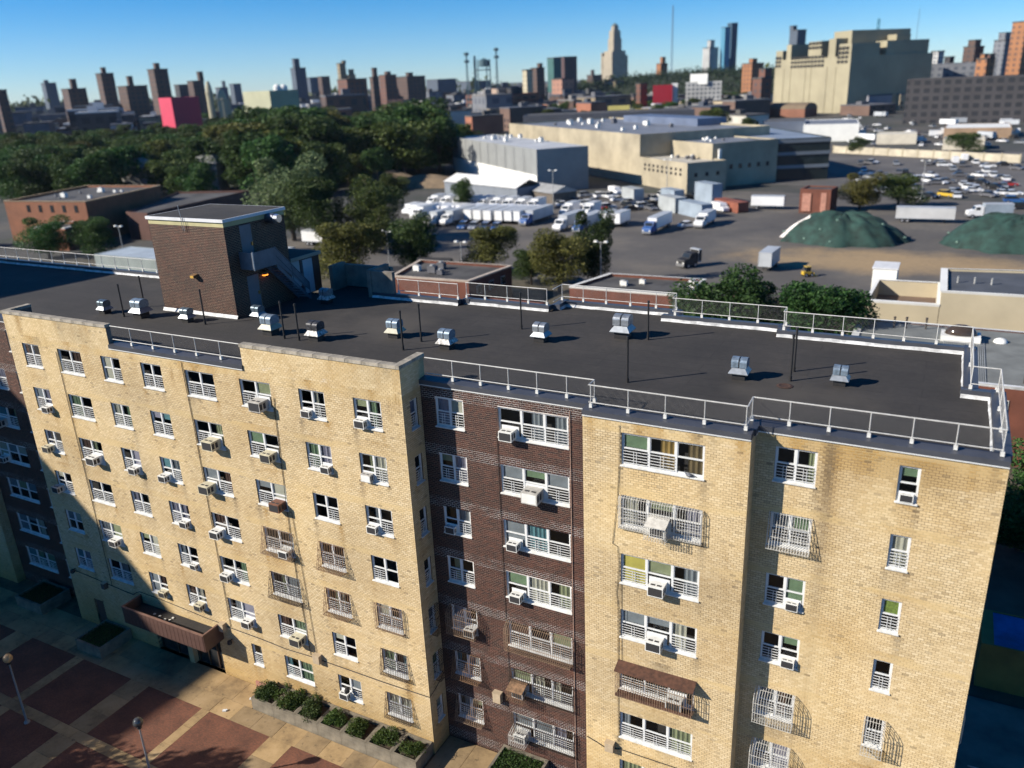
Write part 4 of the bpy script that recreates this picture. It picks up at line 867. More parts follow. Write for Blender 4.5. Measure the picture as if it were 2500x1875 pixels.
# ---------------------------------------------------------------- pigeon on the sill
def pigeon():
    b = MB(); n = 10
    rings = [(-.20, .03, .010, .02), (-.13, .045, .030, .035), (-.05, .07, .055, .06), (.03, .085, .065, .07), (.09, .10, .055, .065), (.12, .135, .038, .045), (.14, .18, .030, .034), (.155, .205, .030, .032), (.175, .21, .022, .022), (.19, .205, .008, .008), (.215, .20, .003, .003)]
    vs = []
    for x, z, rw, rh in rings:
        for i in range(n): a = 2 * pi * i / n; vs.append((x, rw * cos(a), z + rh * sin(a)))
    fs = [(r * n + i, r * n + (i + 1) % n, (r + 1) * n + (i + 1) % n, (r + 1) * n + i) for r in range(len(rings) - 1) for i in range(n)] + [tuple(range(n - 1, -1, -1)), tuple((len(rings) - 1) * n + i for i in range(n))]
    b.add(vs, fs)
    b.add([(-.30, -.05, .012), (-.30, .05, .012), (-.14, .03, .045), (-.14, -.03, .045), (-.30, -.05, .004), (-.30, .05, .004), (-.14, .03, .030), (-.14, -.03, .030)], [(0, 1, 2, 3), (7, 6, 5, 4), (0, 4, 5, 1), (0, 3, 7, 4), (1, 5, 6, 2)])
    for s in (-1, 1):
        b.add([(.06, s * .066, .12), (-.04, s * .072, .13), (-.18, s * .05, .06), (-.06, s * .08, .06), (.04, s * .078, .07), (.0, s * .05, .09)], [(0, 1, 2, 3, 4), (0, 4, 5), (4, 3, 5), (3, 2, 5), (2, 1, 5), (1, 0, 5)])
        b.tube((.02, s * .03, .03), (.03, s * .03, -.02), .006, 4)
    return b
o = part('pigeon', pigeon(), M('pigeon_grey', (0.20, 0.21, 0.23), .6, .5, 14), smooth_=True, loc=(15.1, Y2 - .05, zt(7) - WH + .055), rz=radians(200)); tag(o, 'grey pigeon perched on the sill of the top triple window', 'pigeon')

# ---------------------------------------------------------------- entrance canopy and doors
cn = link('entrance_canopy', MB().box(-18.1, -1.35, 3.0, -11.5, 0.0, 3.12).mesh('entrance_canopy'), DARK, bld)
CNP = M('canopy_metal', (0.085, 0.045, 0.035), .55, .2, 2); CNR = M('canopy_edge', (0.17, 0.095, 0.07), .6, .2, 2)
n = 20; s = 6.6 / n
for i in range(n): part('fascia_panel', cached('fasc', lambda: MB().box(.012, -1.40, 2.66, s - .012, -1.34, 3.74).mesh('fascia_panel')), CNP, cn, loc=(-18.1 + i * s, 0, 0))
part('side_panel', MB().box(-11.5, -1.38, 2.66, -11.44, -.02, 3.74).box(-18.16, -1.38, 2.66, -18.1, -.02, 3.74), CNP, cn)
part('edge_trim', MB().box(-18.18, -1.42, 3.74, -11.42, -1.30, 3.80).box(-11.52, -1.30, 3.74, -11.42, -.02, 3.80).box(-18.18, -1.30, 3.74, -18.08, -.02, 3.80), CNR, cn)
part('canopy_felt', MB().box(-18.1, -1.34, 3.12, -11.5, -.02, 3.2), FELT, cn)
for i in range(7): part('litter', MB().obox((random.uniform(-16.5, -14), random.uniform(-1, -.3), 3.24), (.12, .09, .06), random.random()), WHITE2, cn)
lob = link('lobby_screen', MB().box(-17.5, .30, 0, -11.9, .34, 2.55).mesh('lobby_screen'), DARK, bld)
for x in (-17.45, -16.0, -14.75, -14.2, -13.35, -12.55, -11.95): part('door_post', MB().box(x - .04, .2, 0, x + .04, .3, 2.5), M('bronze_frame', (0.07, .045, .03), .5), lob)
part('pilaster', MB().box(-14.7, -.12, .02, -14.3, .2, 2.6), TANM, lob)
for x0, x1 in ((-17.4, -16.05), (-15.95, -14.8), (-14.15, -13.4), (-13.3, -12.6), (-12.5, -12.0)): part('lobby_glass', MB().quad((x0, .25, .1), (x1, .25, .1), (x1, .25, 2.4), (x0, .25, 2.4)), GLASS, lob)
part('side_door', MB().box(-23.0, .1, 0.03, -22.2, .16, 2.12), M('brown_door', (0.07, .045, .035), .6, .2, 2), bld)
part('pink_kerb', MB().box(-9.4, -.1, 0.02, -8.36, -.01, .42), M('pink_paint', (.34, .16, .12), .8, .2, 3), bld)

# ---------------------------------------------------------------- planters and shrubs
LEAF_SH = leaf_mat('shrub_leaf', (0.025, 0.055, 0.010), (0.055, 0.11, 0.02), (0.11, 0.17, 0.035))
LEAF_SH2 = leaf_mat('dark_shrub_leaf', (0.020, 0.042, 0.009), (0.045, 0.080, 0.018), (0.08, 0.12, 0.03))
def leaf_cloud(name, n, sampler, size, r):
    """n small leaf-shaped faces at points drawn by sampler()"""
    P = np.array([sampler() for _ in range(n)], np.float32)
    a = r.normal(size=(n, 3)).astype(np.float32); a /= np.linalg.norm(a, axis=1)[:, None]
    t = r.normal(size=(n, 3)).astype(np.float32); b = np.cross(a, t); b /= np.linalg.norm(b, axis=1)[:, None] + 1e-6
    s = (size * r.uniform(.6, 1.4, n)).astype(np.float32)[:, None]
    V = np.stack([P - a * s, P + b * s * .55, P + a * s, P - b * s * .55], 1)
    return arr_mesh(name, V.reshape(-1, 3), np.arange(n * 4, dtype=np.int32).reshape(-1, 4))
def planter(x0, y0, x1, y1, h, label, group=None, cells=1, mat=CONCG, t=.13):
    th = thing('concrete_planter', label, 'planter', (x0, y0, 0), 0, group); w, d = x1 - x0, y1 - y0; b = MB()
    b.box(0, 0, 0, w, t, h).box(0, d - t, 0, w, d, h).box(0, t, 0, t, d - t, h).box(w - t, t, 0, w, d - t, h)
    part('wall', b, mat, th); part('soil', MB().box(t, t, .05, w - t, d - t, h - .16), SOIL, th); return th
def shrub_mesh(n, rx, ry, rz_, size, seed, flat=False):
    r = np.random.default_rng(seed); lobes = [(r.uniform(-.45, .45) * rx, r.uniform(-.45, .45) * ry, r.uniform(.15, .6) * rz_, r.uniform(.4, .62)) for _ in range(7)]
    def smp():
        if flat: return (r.uniform(-rx, rx), r.uniform(-ry, ry), abs(r.normal(0, .5)) * rz_)
        c = lobes[r.integers(7)]; v = r.normal(size=3); v /= np.linalg.norm(v); k = r.uniform(.55, 1) * c[3]
        return (c[0] + v[0] * k * rx, c[1] + v[1] * k * ry, max(-.05, c[2] + v[2] * k * rz_))
    return leaf_cloud('foliage', n, smp, size, r)
SHR = [shrub_mesh(3200, .66, .58, .62, .034, 5 + i) for i in range(4)]
edges = [-8.28, -6.72, -5.2, -3.62, -2.05, -.46, 1.10, 2.64]
ORD = ['first', 'second', 'third', 'fourth', 'fifth', 'sixth', 'last']
for i in range(7):
    planter(edges[i], -1.55, edges[i + 1] - .012, -.03, .8, f'{ORD[i]} concrete planter box from the entrance in the row along the tan wall', 'concrete planter boxes along the tan wall')
    cx = (edges[i] + edges[i + 1]) / 2; sc = (1.42, 1.45, 1.4, 1.2, 1.28, 1.22, 1.1)[i]
    o = part('shrub', SHR[i % 4], LEAF_SH2 if i in (0, 2) else LEAF_SH, loc=(cx + (-.05 if i < 6 else .1), -.80, .60), rz=random.random() * 6); o.scale = (sc, sc, .85 * sc)
    tag(o, f'low green shrub filling the {ORD[i]} planter box of the row along the tan wall', 'shrub', 'shrubs in the planter row')
planter(-22.17, -2.3, -19.9, -.05, .8, 'square concrete planter beside the entrance canopy, partly in shade'); planter(-30.3, -.95, -27.6, 1.2, .8, 'square concrete planter in deep shade before the far brown section')
planter(6.0, -.5, 8.5, 1.38, .8, 'concrete planter against the foot of the brown brick section')
planter(-33.6, 0.0, -31.6, 1.0, .8, 'farthest dark concrete planter at the shaded plaza edge') if False else None
for cx, cy, rx, ry, lab in ((-21.03, -1.18, 1.05, 1.0, 'dense green shrub bed in the square planter by the entrance canopy'), (-28.95, .12, 1.2, .95, 'dark shrub bed in the deeply shaded square planter'), (7.25, .44, 1.12, .8, 'dark green shrub bed in the planter before the brown section')):
    tag(part('shrub_bed', shrub_mesh(5000, rx, ry, .22, .04, int(cx * 7) % 97 + 3, True), LEAF_SH2, loc=(cx, cy, .62)), lab, 'shrub')
wd_ = shrub_mesh(260, .25, .12, .5, .03, 77)
for i, x in enumerate((-6.9, -5.8, -4.7)): tag(part('weed', wd_, LEAF_SH, loc=(x, -.12, .75)), f'{["first", "second", "third"][i]} tall weed behind the planter row from the entrance side', 'weed', 'weeds behind the planter row')

# ---------------------------------------------------------------- globe lamps on the plaza
def globe_lamp(x, y, label, gm, pmat):
    t = thing('globe_lamp', label, 'street lamp', (x, y, .03), 0, 'globe lamps on the plaza')
    part('base', MB().lathe([(0, 0), (.16, 0), (.16, .06), (.07, .16)], 12), pmat, t); part('pole', MB().tube((0, 0, .05), (0, 0, 3.95), .065, 10, .045), pmat, t)
    part('collar', MB().lathe([(.05, 3.9), (.11, 3.95), (.11, 4.06), (.06, 4.1)], 12), BLACK, t)
    part('globe', MB().lathe([(.07, 4.05)] + [(.24 * sin(a), 4.30 - .25 * cos(a)) for a in np.linspace(.35, pi, 12)], 20), gm, t, True)
m, n_, l_, b_ = new_mat('smoked_globe'); b_.inputs['Base Color'].default_value = rgb((.05, .05, .05)); b_.inputs['Roughness'].default_value = .06; b_.inputs['Specular IOR Level'].default_value = .8
globe_lamp(-8.55, -7.95, 'silver lamp post with clear dark globe standing in the sun', m, M('silver_post', (.55, .55, .55), .35, .1, 2, .7))
globe_lamp(-19.05, -7.68, 'grey lamp post with dull amber globe in the plaza shade', M('amber_globe', (.42, .28, .14), .35, .2, 3), M('grey_post', (.22, .22, .22), .6, .2, 2))
for x, y, lab in ((-9.6, -2.35, 'scrap of white paper on the slabs before the planter row'), (-8.9, -1.0, 'white crumpled bag on the slabs near the pink kerb')):
    tag(part('litter_paper', MB().obox((0, 0, .03), (.22, .16, .05), .5).obox((.08, .05, .05), (.12, .1, .05), 1.1), WHITE, loc=(x, y, .045)), lab, 'litter')

# ================================================================== NEIGHBOURING BUILDINGS
def quad_building(name, label, cat, corners, h, wallm, roofm, parapet=0.5, group=None, windows=(), z0=0.0, cap=None, trim=None):
    """flat-roofed building on a plan polygon (ccw seen from above): walls, roof deck, parapet"""
    c0 = Vector((sum(p[0] for p in corners) / len(corners), sum(p[1] for p in corners) / len(corners), z0))
    t = thing(name, label, cat, c0, 0, group); P = [(p[0] - c0.x, p[1] - c0.y) for p in corners]; n = len(P)
    A = sum(P[i][0] * P[(i + 1) % n][1] - P[(i + 1) % n][0] * P[i][1] for i in range(n))
    if A < 0: P = P[::-1]
    k = 1 - 0.6 / max(3, max(sqrt(x * x + y * y) for x, y in P)); I = [(x * k, y * k) for x, y in P]
    b = MB(); vs = [(x, y, 0) for x, y in P] + [(x, y, h) for x, y in P] + [(x, y, h) for x, y in I] + [(x, y, h - parapet) for x, y in I]
    fs = []
    for i in range(n):
        j = (i + 1) % n; fs += [(i, j, n + j, n + i), (2 * n + i, 2 * n + j, 3 * n + j, 3 * n + i)]
        if not cap: fs.append((n + i, n + j, 2 * n + j, 2 * n + i))
    b.add(vs, fs); w = part('walls', b, wallm, t)
    part('roof_deck', MB().add([(x, y, h - parapet) for x, y in I], [tuple(range(n))]), roofm, t)
    if cap: part('coping', MB().add([(x * (1 + .15 / 12), y * (1 + .15 / 12), h + .06) for x, y in P] + [(x, y, h + .06) for x, y in I] + [(x, y, h - .2) for x, y in P], [(i, (i + 1) % n, n + (i + 1) % n, n + i) for i in range(n)] + [(2 * n + i, 2 * n + (i + 1) % n, (i + 1) % n, i) for i in range(n)]), cap, t)
    t['_n'] = n
    return t, c0
def rect(c, a, b, ang):
    """plan corners: start corner c, side a along ang, side b along ang+90deg"""
    u = (cos(ang), sin(ang)); v = (-sin(ang), cos(ang))
    return [(c[0], c[1]), (c[0] + u[0] * a, c[1] + u[1] * a), (c[0] + u[0] * a + v[0] * b, c[1] + u[1] * a + v[1] * b), (c[0] + v[0] * b, c[1] + v[1] * b)]
def face_windows(t, c0, p, q, zs, n, w, h, mat, inset=.12, name='window', s0=.08, s1=.92, proud=.03):
    """separate windows along wall p -> q of thing t (each frame its own part)"""
    p, q = Vector((*p, 0)) - Vector((c0.x, c0.y, 0)), Vector((*q, 0)) - Vector((c0.x, c0.y, 0)); d = (q - p).normalized(); o = Vector((d.y, -d.x, 0)); L = (q - p).length; rz = atan2(d.y, d.x)
    me = cached(('fw', w, h), lambda: MB().box(-w / 2, -.05, 0, w / 2, .02, h).mesh('window')); gm = cached(('fg', w, h), lambda: MB().box(-w / 2 + .06, -.07, .06, w / 2 - .06, -.05, h - .06).mesh('pane'))
    for z in zs:
        for i in range(n):
            s = L * (s0 + (s1 - s0) * ((i + .5) / n)); c = p + d * s + o * proud
            f = part(name, me, mat, t, loc=(c.x, c.y, z), rz=rz); part('pane', gm, DGLASS, f)
DGLASS = M('dark_far_glass', (0.02, 0.024, 0.028), .15, .3, .5)
TAR = M('tar_roof', (0.055, 0.052, 0.05), .9, .4, .25, c2=(0.10, 0.095, 0.09)); TARB = M('blue_grey_roof', (0.155, 0.17, 0.20), .75, .3, .15)
ORNG = M('orange_brick', (0.204, 0.078, 0.037), .85, .18, .4); REDB = M('red_brick', (0.129, 0.042, 0.024), .85, .25, .5); FRAMEW = M('pale_frame', (0.5, 0.48, 0.44), .6, .15, 2)
CREAM = M('cream_stucco', (0.422, 0.360, 0.245), .8, .08, .3); BEIGE = M('stained_beige_concrete', (0.340, 0.292, 0.204), .85, .28, .12, detail=8); GREYW = M('grey_metal_cladding', (0.245, 0.252, 0.245), .5, .12, .2); LIGHTROOF = M('light_grey_roof', (0.42, 0.43, 0.44), .7, .2, .1)
WALLW = M('bright_white_wall', (0.74, 0.73, 0.68), .6, .08, .3)
def clutter(cx, cy, z, n, rx, ry, rz, label, big=1.0):
    """rooftop plant boxes, each one a thing with a body and a fan cowl"""
    for i in range(n):
        a, b = random.uniform(-rx, rx), random.uniform(-ry, ry); x, y = cx + a * cos(rz) - b * sin(rz), cy + a * sin(rz) + b * cos(rz)
        s = random.uniform(.5, 1.15) * big; k = random.random() < .55
        t = thing('rooftop_unit', f'small {"pale" if k else "dark"} plant box on {label}', 'rooftop unit', (x, y, z), rz, f'{"pale" if k else "dark"} plant boxes on {label}')
        part('body', cached(('rub', 0), lambda: MB().box(-.6, -.45, .12, .6, .45, 1.0).box(-.5, -.4, 0, -.4, .4, .12).box(.4, -.4, 0, .5, .4, .12).mesh('body')), WALLW if k else M('dark_unit', (0.10, .10, .11), .6), t).scale = (s, s, s)
        part('cowl', cached(('ruc', 0), lambda: MB().lathe([(.3, 1.0), (.36, 1.05), (.34, 1.2), (0, 1.24)], 10).mesh('cowl')), GALV2, t).scale = (s, s, s)
DG = radians(-41.8)
# orange brick school-like block at the left with its long roof
t, c0 = quad_building('brick_building', 'orange brick building with flat black roof and a row of small slot windows', 'building', [(-181.5, 96.0), (-156.6, 99.8), (-165.5, 129), (-190, 125)], 9.8, ORNG, TAR, cap=M('tan_coping', (.45, .33, .2), .8, .2, .5))
face_windows(t, c0, (-181.5, 96.0), (-156.6, 99.8), (7.2,), 5, 1.0, 1.7, M('brown_slot', (.09, .045, .03), .8), s0=.22, s1=.95)
clutter(-172, 112, 9.4, 9, 9, 9, .15, 'the orange brick building roof')
t, c0 = quad_building('brick_building', 'low dark brick wing stretching behind the orange building', 'building', [tuple(on_z(zx * .28933, 400 + zy * .28933, 6.5).xy) for zx, zy in ((1060, 405), (1240, 415), (2110, 222), (1500, 235))], 6.5, M('dark_brick', (.085, .038, .028), .85, .25, .4), TAR)
t, c0 = quad_building('brick_building', 'small orange brick annex with pale coping in front of the orange building', 'building', [(-163, 90), (-153.5, 91.2), (-155, 99.3), (-164, 98)], 5.2, ORNG, TAR, cap=WALLW)
t, c0 = quad_building('shed', 'grey metal shed with sloping roof at the edge of the shaded roof end', 'shed', [(-118, 72), (-101, 72), (-101, 80), (-118, 80)], 5.0, M('pale_green_metal', (.24, .27, .25), .5, .15, .3), M('zinc_roof', (.40, .44, .46), .45, .2, .3), parapet=.05)
t, c0 = quad_building('shed', 'long low shed with bright zinc roof behind the far railing', 'shed', [(-112, 81), (-86, 83), (-87, 92), (-113, 90)], 4.2, M('zinc_wall', (.30, .32, .33), .5, .15, .3), M('bright_zinc_roof', (.55, .58, .60), .4, .2, .3), parapet=.05)
# two low brick buildings right behind
t, c0 = quad_building('brick_building', 'low red brick building with black roof behind the rear railing, left one', 'building', [(-51.7, 73.8), (-38.4, 74.3), (-37.2, 85.6), (-54.1, 85.3)], 5.0, REDB, TAR, parapet=.35, cap=M('pale_coping', (.5, .42, .34), .8, .2, .8))
face_windows(t, c0, (-38.4, 74.3), (-37.2, 85.6), (2.6,), 3, 1.1, 1.3, FRAMEW)
clutter(-46, 80, 4.65, 4, 5, 4, 0, 'the left low brick building roof')
t, c0 = quad_building('brick_building', 'low red brick building with white-edged roof behind the rear railing, right one', 'building', [(-23.0, 75.8), (-6.5, 75.7), (-6.5, 85.5), (-20.6, 85.0)], 5.0, REDB, TAR, parapet=.35, cap=WALLW)
clutter(-13, 80, 4.65, 5, 6, 3, 0, 'the right low brick building roof')
for x, y, sx, rz, lab in ((-56.5, 80, 5.0, .35, 'black pitched shed roof beside the left low brick building, nearer one'), (-53, 88, 5.5, .2, 'black pitched shed roof beside the left low brick building, farther one'), (-3.5, 82, 4.0, -.5, 'black sloping coal-chute shed beside the white-edged roof')):
    th = thing('small_shed', lab, 'shed', (x, y, 0), rz); part('walls', MB().box(-sx / 2, -2, 0, sx / 2, 2, 3.2), M('shed_boards', (.05, .04, .035), .9), th)
    part('roof', MB().add([(-sx / 2 - .3, -2.4, 3.1), (sx / 2 + .3, -2.4, 3.1), (sx / 2 + .3, 0, 4.9), (-sx / 2 - .3, 0, 4.9), (sx / 2 + .3, 2.4, 3.1), (-sx / 2 - .3, 2.4, 3.1)], [(0, 1, 2, 3), (3, 2, 4, 5), (0, 3, 5), (1, 4, 2)]), BLACK, th)
for x0, x1, lab in ((-34, -25.5, 'low flat pinkish terrace roof behind the middle of the rear railing'), (-22, -8, 'pale flat lower roof before the white-edged brick building')):
    quad_building('low_building', lab, 'building', [(x0, 66), (x1, 66), (x1, 73), (x0, 73)], 3.2, REDB, M('pinkish_roof', (.26, .23, .21), .9, .2, .2), parapet=.1)
# grey shingled house and cream building at the right
SHING = M('grey_shingle', (0.155, 0.162, 0.152), .9, .22, .6, bmp=.3)
t, c0 = quad_building('brick_house', 'red brick house under a wide grey felt roof beyond the end of the roof railing', 'house', [(15.6, 47.5), (44, 47.5), (44, 64.5), (15.6, 64.5)], 7.0, REDB, SHING, parapet=.06, cap=M('white_gutter', (.6, .6, .58), .5))
face_windows(t, c0, (15.6, 47.5), (44, 47.5), (1.6, 4.3), 8, 1.1, 1.5, FRAMEW)
part('downspout', MB().path([(-2, -8.5, 6.8), (-2.1, -8.75, 6.3), (-2.1, -8.75, .5)], .06), WHITE, t)
cor = MB()
for i in range(22): cor.box(-6.2 + i * .16, -8.4, 6.96, -6.2 + i * .16 + .08, 4.0, 7.02)
part('corrugated_panel', cor, M('corrugated_grey', (.27, .28, .27), .6, .2, .5), t)
for i, (x, y) in enumerate(((17.2, 62), (19.0, 62.3), (20.1, 62.5), (21.9, 62.8), (33.5, 62.5), (34.1, 62.5), (36.8, 62), (31.8, 54.5), (30.4, 50.4), (32.5, 57.5), (29.8, 47.9 + 1))):
    tag(part('vent_stub', MB().tube((0, 0, 0), (0, 0, 1.15), .09, 8).tube((0, 0, 1.0), (0, 0, 1.18), .12, 8), M('rusty_stub', (.05, .04, .035), .7), loc=(x, y, 6.94)), f'short dark vent stub on the grey house roof, {ORD[i] if i < 6 else ["seventh", "eighth", "ninth", "tenth", "eleventh"][i - 6]} counted from the trees', 'vent pipe', 'vent stubs on the grey house roof')
t = thing('skylight', 'brown domed skylight on a white kerb on the grey house roof', 'skylight', (25.0, 60.2, 6.94)); part('kerb', MB().box(-1.7, -1.1, 0, 1.7, 1.1, .55), WALLW, t)
part('dome', MB().lathe([(1.05 * sin(a), .55 + .95 * cos(a)) for a in np.linspace(0, pi / 2, 9)][::-1], 20), M('brown_acrylic', (.045, .03, .02), .12, .2, 2), t, True).scale = (1.35, .85, 1)
tag(part('roof_dome', MB().lathe([(.62, 0), (.55, .22), (.3, .36), (0, .4)], 16), WALLW, smooth_=True, loc=(28.4, 60.5, 6.94)), 'small white domed vent on the grey house roof beside the skylight', 'roof vent')
t, c0 = quad_building('cream_building', 'big cream stuccoed building with dark flat roof behind the grey house', 'building', [(22.9, 72.8), (60, 74.5), (60, 90), (22.7, 84.5)], 8.6, CREAM, M('dark_slate_roof', (.065, .07, .08), .8, .25, .3), parapet=.25, cap=WALLW)
for i in range(3): part('roof_vent', MB().tube((-17 + i * 1.7, -2, 8.3), (-17 + i * 1.7, -2, 9.1), .12, 8), GALV2, t)
t, c0 = quad_building('cream_building', 'lower cream walled yard block with sunken brown roof beside the big cream building', 'building', [(15.3, 72.5), (22.85, 72.75), (22.7, 83.8), (15.6, 83.5)], 7.0, CREAM, M('brown_deck', (.15, .10, .07), .9, .25, .4), parapet=1.8, cap=WALLW)
t = thing('stair_head', 'white plastered stair box rising at the corner of the cream yard block', 'roof structure', (16.3, 86.5, 6.9)); part('body', MB().box(-1.4, -2, -6.9, 1.4, 2, 1.2), WALLW, t); part('roof', MB().box(-1.5, -2.1, 1.2, 1.5, 2.1, 1.35), M('pale_deck', (.6, .6, .6), .7, .1, 1), t)
tag(part('blue_tarpaulin', MB().add([(-5, -1.6, .1), (5, -1.8, .2), (5.4, 1.5, .5), (0, 1.7, .9), (-4.6, 1.2, .35), (0, -.2, .75)], [(0, 1, 5), (1, 2, 5), (2, 3, 5), (3, 4, 5), (4, 0, 5)]), M('bright_blue_tarp', (.01, .22, .62), .5, .2, .6), loc=(39, 83, 8.5)), 'bright blue tarpaulin lying on the cream building roof', 'tarpaulin')
# shaded side street at the right foot
t, c0 = quad_building('side_shed', 'low yellow-sided shed with blue tarpaulin roof in the shaded yard', 'shed', [(27.0, 16.8), (46, 17.2), (46, 20.5), (27.0, 20.2)], 2.8, M('shed_yellow', (.22, .14, .035), .8, .3, .5), M('blue_tarp_roof', (.012, .10, .32), .6, .5, .5), parapet=.05)
tag(part('yard_fence', MB().box(26.5, 8.4, 0, 60, 8.45, .1).box(26.5, 8.4, 1.7, 60, 8.45, 1.75), GALV2), 'low wire fence rail crossing the shaded yard', 'fence')

# ---------------------------------------------------------------- warehouses beyond the truck lot (streets there run at a slant)
u_ = Vector((cos(DG), sin(DG))); v_ = Vector((-sin(DG), cos(DG)))
A_ = Vector((-152, 257)); B_ = Vector((-88.5, 201.0))
def away(p, d): return (p[0] + v_.x * d, p[1] + v_.y * d)
t, c0 = quad_building('warehouse', 'long pale grey metal-clad warehouse with light roof', 'warehouse', [tuple(A_), tuple(B_), away(B_, 17), away(A_, 17)], 12.7, GREYW, LIGHTROOF, parapet=.2)
part('white_plinth', MB().add([(A_.x - c0.x - u_.y * 0 + v_.x * -.1, A_.y - c0.y + v_.y * -.1, 0), (B_.x - c0.x + v_.x * -.1, B_.y - c0.y + v_.y * -.1, 0), (B_.x - c0.x + v_.x * -.1, B_.y - c0.y + v_.y * -.1, 5.2), (A_.x - c0.x + v_.x * -.1, A_.y - c0.y + v_.y * -.1, 5.2)], [(0, 1, 2, 3)]), WALLW, t)
for i in range(9): part('panel_joint', MB().obox((A_.x - c0.x + u_.x * (i + 1) * 8.4 - v_.x * .06, A_.y - c0.y + u_.y * (i + 1) * 8.4 - v_.y * .06, 8.9), (.12, .1, 7.2), DG), M('joint_grey', (.2, .2, .2), .8), t)
clutter(-117, 242, 12.5, 12, 34, 6, DG, 'the long grey warehouse roof', 1.3)
C1, C2 = Vector((-150.6, 302.3)), Vector((-65, 225.9))
t, c0 = quad_building('warehouse', 'long stained beige concrete warehouse with dark blue-grey roof', 'warehouse', [tuple(C1), tuple(C2), away(C2, 48), away(C1, 48)], 15.0, BEIGE, TARB, parapet=.6)
clutter(-95, 290, 14.4, 22, 42, 19, DG, 'the long beige warehouse roof', 1.7)
part('roof_monitor', MB().obox((15, 14, 15.6), (55, 12, 2.6), DG), M('blue_steel_roof', (.14, .17, .24), .5, .2, .2, .3), t)
W1, W2 = Vector((-65, 225.8)), Vector((-44.5, 207.2))
t, c0 = quad_building('warehouse', 'low beige concrete wing with rows of tiny dark windows', 'warehouse', [tuple(W1 + u_ * .05), tuple(W2), away(W2, 13), away(W1 + u_ * .05, 13)], 8.4, BEIGE, M('pale_gravel_roof', (.42, .39, .33), .9, .2, .3), parapet=.4)
WF = M('dark_small_window', (.06, .055, .05), .7)
face_windows(t, c0, tuple(W1), tuple(W2), (4.6, 5.9), 9, 1.0, .8, WF); face_windows(t, c0, tuple(W2), away(W2, 13), (4.4,), 3, 1.0, 1.1, WF)
clutter(-50, 222, 8.0, 6, 7, 4, DG, 'the low beige wing roof')
T1_, T2_ = Vector((-61.4, 237.5)), Vector((-41, 220.5))
t, c0 = quad_building('warehouse', 'set-back beige block with dark shaded flank above the low wing', 'warehouse', [tuple(T1_), tuple(T2_), away(T2_, 23), away(T1_, 23)], 12.6, BEIGE, TARB, parapet=.4)
face_windows(t, c0, tuple(T2_), away(T2_, 23), (5.0,), 6, 1.1, 1.3, WF)
part('flue', MB().obox((T2_.x - c0.x + v_.x * 2.2 + u_.x * .5, T2_.y - c0.y + v_.y * 2.2 + u_.y * .5, 7.5), (.7, .9, 7.0), DG), WALLW, t)
clutter(-44, 238, 12.3, 6, 6, 6, DG, 'the set-back beige block roof')
g1, g2 = (-31, 236.0), (-12.0, 246.5); ga = atan2(g2[1] - g1[1], g2[0] - g1[0])
GB = rect(g1, 21.7, 62, ga)
t, c0 = quad_building('office_building', 'dark glass office block with pale floor bands and blue flat roof', 'office building', GB, 12.4, M('green_black_glass', (.018, .028, .030), .12, .3, .08), M('pale_blue_roof', (.20, .24, .30), .6, .2, .1), parapet=.3)
for z in (4.1, 8.0, 11.6):
    for (p, q) in ((GB[0], GB[1]), (GB[3], GB[0]), (GB[1], GB[2])):
        a, b = Vector((p[0] - c0.x, p[1] - c0.y, z)), Vector((q[0] - c0.x, q[1] - c0.y, z)); d = (b - a).normalized(); o = Vector((d.y, -d.x, 0)) * .12; cc = (a + b) / 2 + o
        part('floor_band', MB().obox(tuple(cc), ((b - a).length, .25, 1.0), atan2(d.y, d.x)), M('pale_band', (.16, .18, .20), .5, .15, .1), t)
part('drain_stack', MB().obox((g1[0] - c0.x, g1[1] - c0.y - .4, 6.2), (.8, .8, 12.2), ga), WALLW, t)
# white ridged shed by the lot
s1, s2 = Vector((-118, 190)), Vector((-86, 181))
t = thing('metal_shed', 'white ridged-roof metal shed beside the row of parked trucks', 'shed', (-98, 190, 0), radians(-22)); part('walls', MB().box(-17, -5, 0, 17, 5, 4.2), M('shed_blue_grey', (0.170, 0.190, 0.218), .6, .15, .3), t)
rf = MB()
for i in range(34): rf.add([(-17.3 + i, -5.4, 4.1), (-16.75 + i, -5.4, 4.25), (-16.3 + i, -5.4, 4.1), (-17.3 + i, 0, 6.1), (-16.75 + i, 0, 6.25), (-16.3 + i, 0, 6.1), (-17.3 + i, 5.4, 4.1), (-16.75 + i, 5.4, 4.25), (-16.3 + i, 5.4, 4.1)], [(0, 1, 4, 3), (1, 2, 5, 4), (3, 4, 7, 6), (4, 5, 8, 7)])
part('ridged_roof', rf, WALLW, t)
t = thing('low_shed', 'dark low shed with grey pitched roof behind the parked trucks', 'shed', (-78, 186, 0), radians(-30)); part('walls', MB().box(-8, -4, 0, 8, 4, 3.2), M('shed_brown', (.12, .10, .08), .9), t); part('roof', MB().add([(-8.3, -4.4, 3.1), (8.3, -4.4, 3.1), (8.3, 0, 4.8), (-8.3, 0, 4.8), (8.3, 4.4, 3.1), (-8.3, 4.4, 3.1)], [(0, 1, 2, 3), (3, 2, 4, 5), (0, 3, 5), (1, 4, 2)]), M('grey_tin', (.30, .30, .29), .6, .2, .3), t)
t, c0 = quad_building('brick_hut', 'small tall red brick hut beside the trees on the lot', 'hut', rect((-9.2, 179), 7.0, 6.5, radians(-6)), 5.6, REDB, TAR, parapet=.3)
part('pale_panel', MB().box(-3.2, -3.4, .5, -1.2, -3.2, 4.6), M('salmon_panel', (.42, .2, .14), .8), t); part('pale_panel', MB().box(1.0, -3.6, .5, 2.2, -3.4, 4.8), M('salmon_panel', (.42, .2, .14), .8), t)
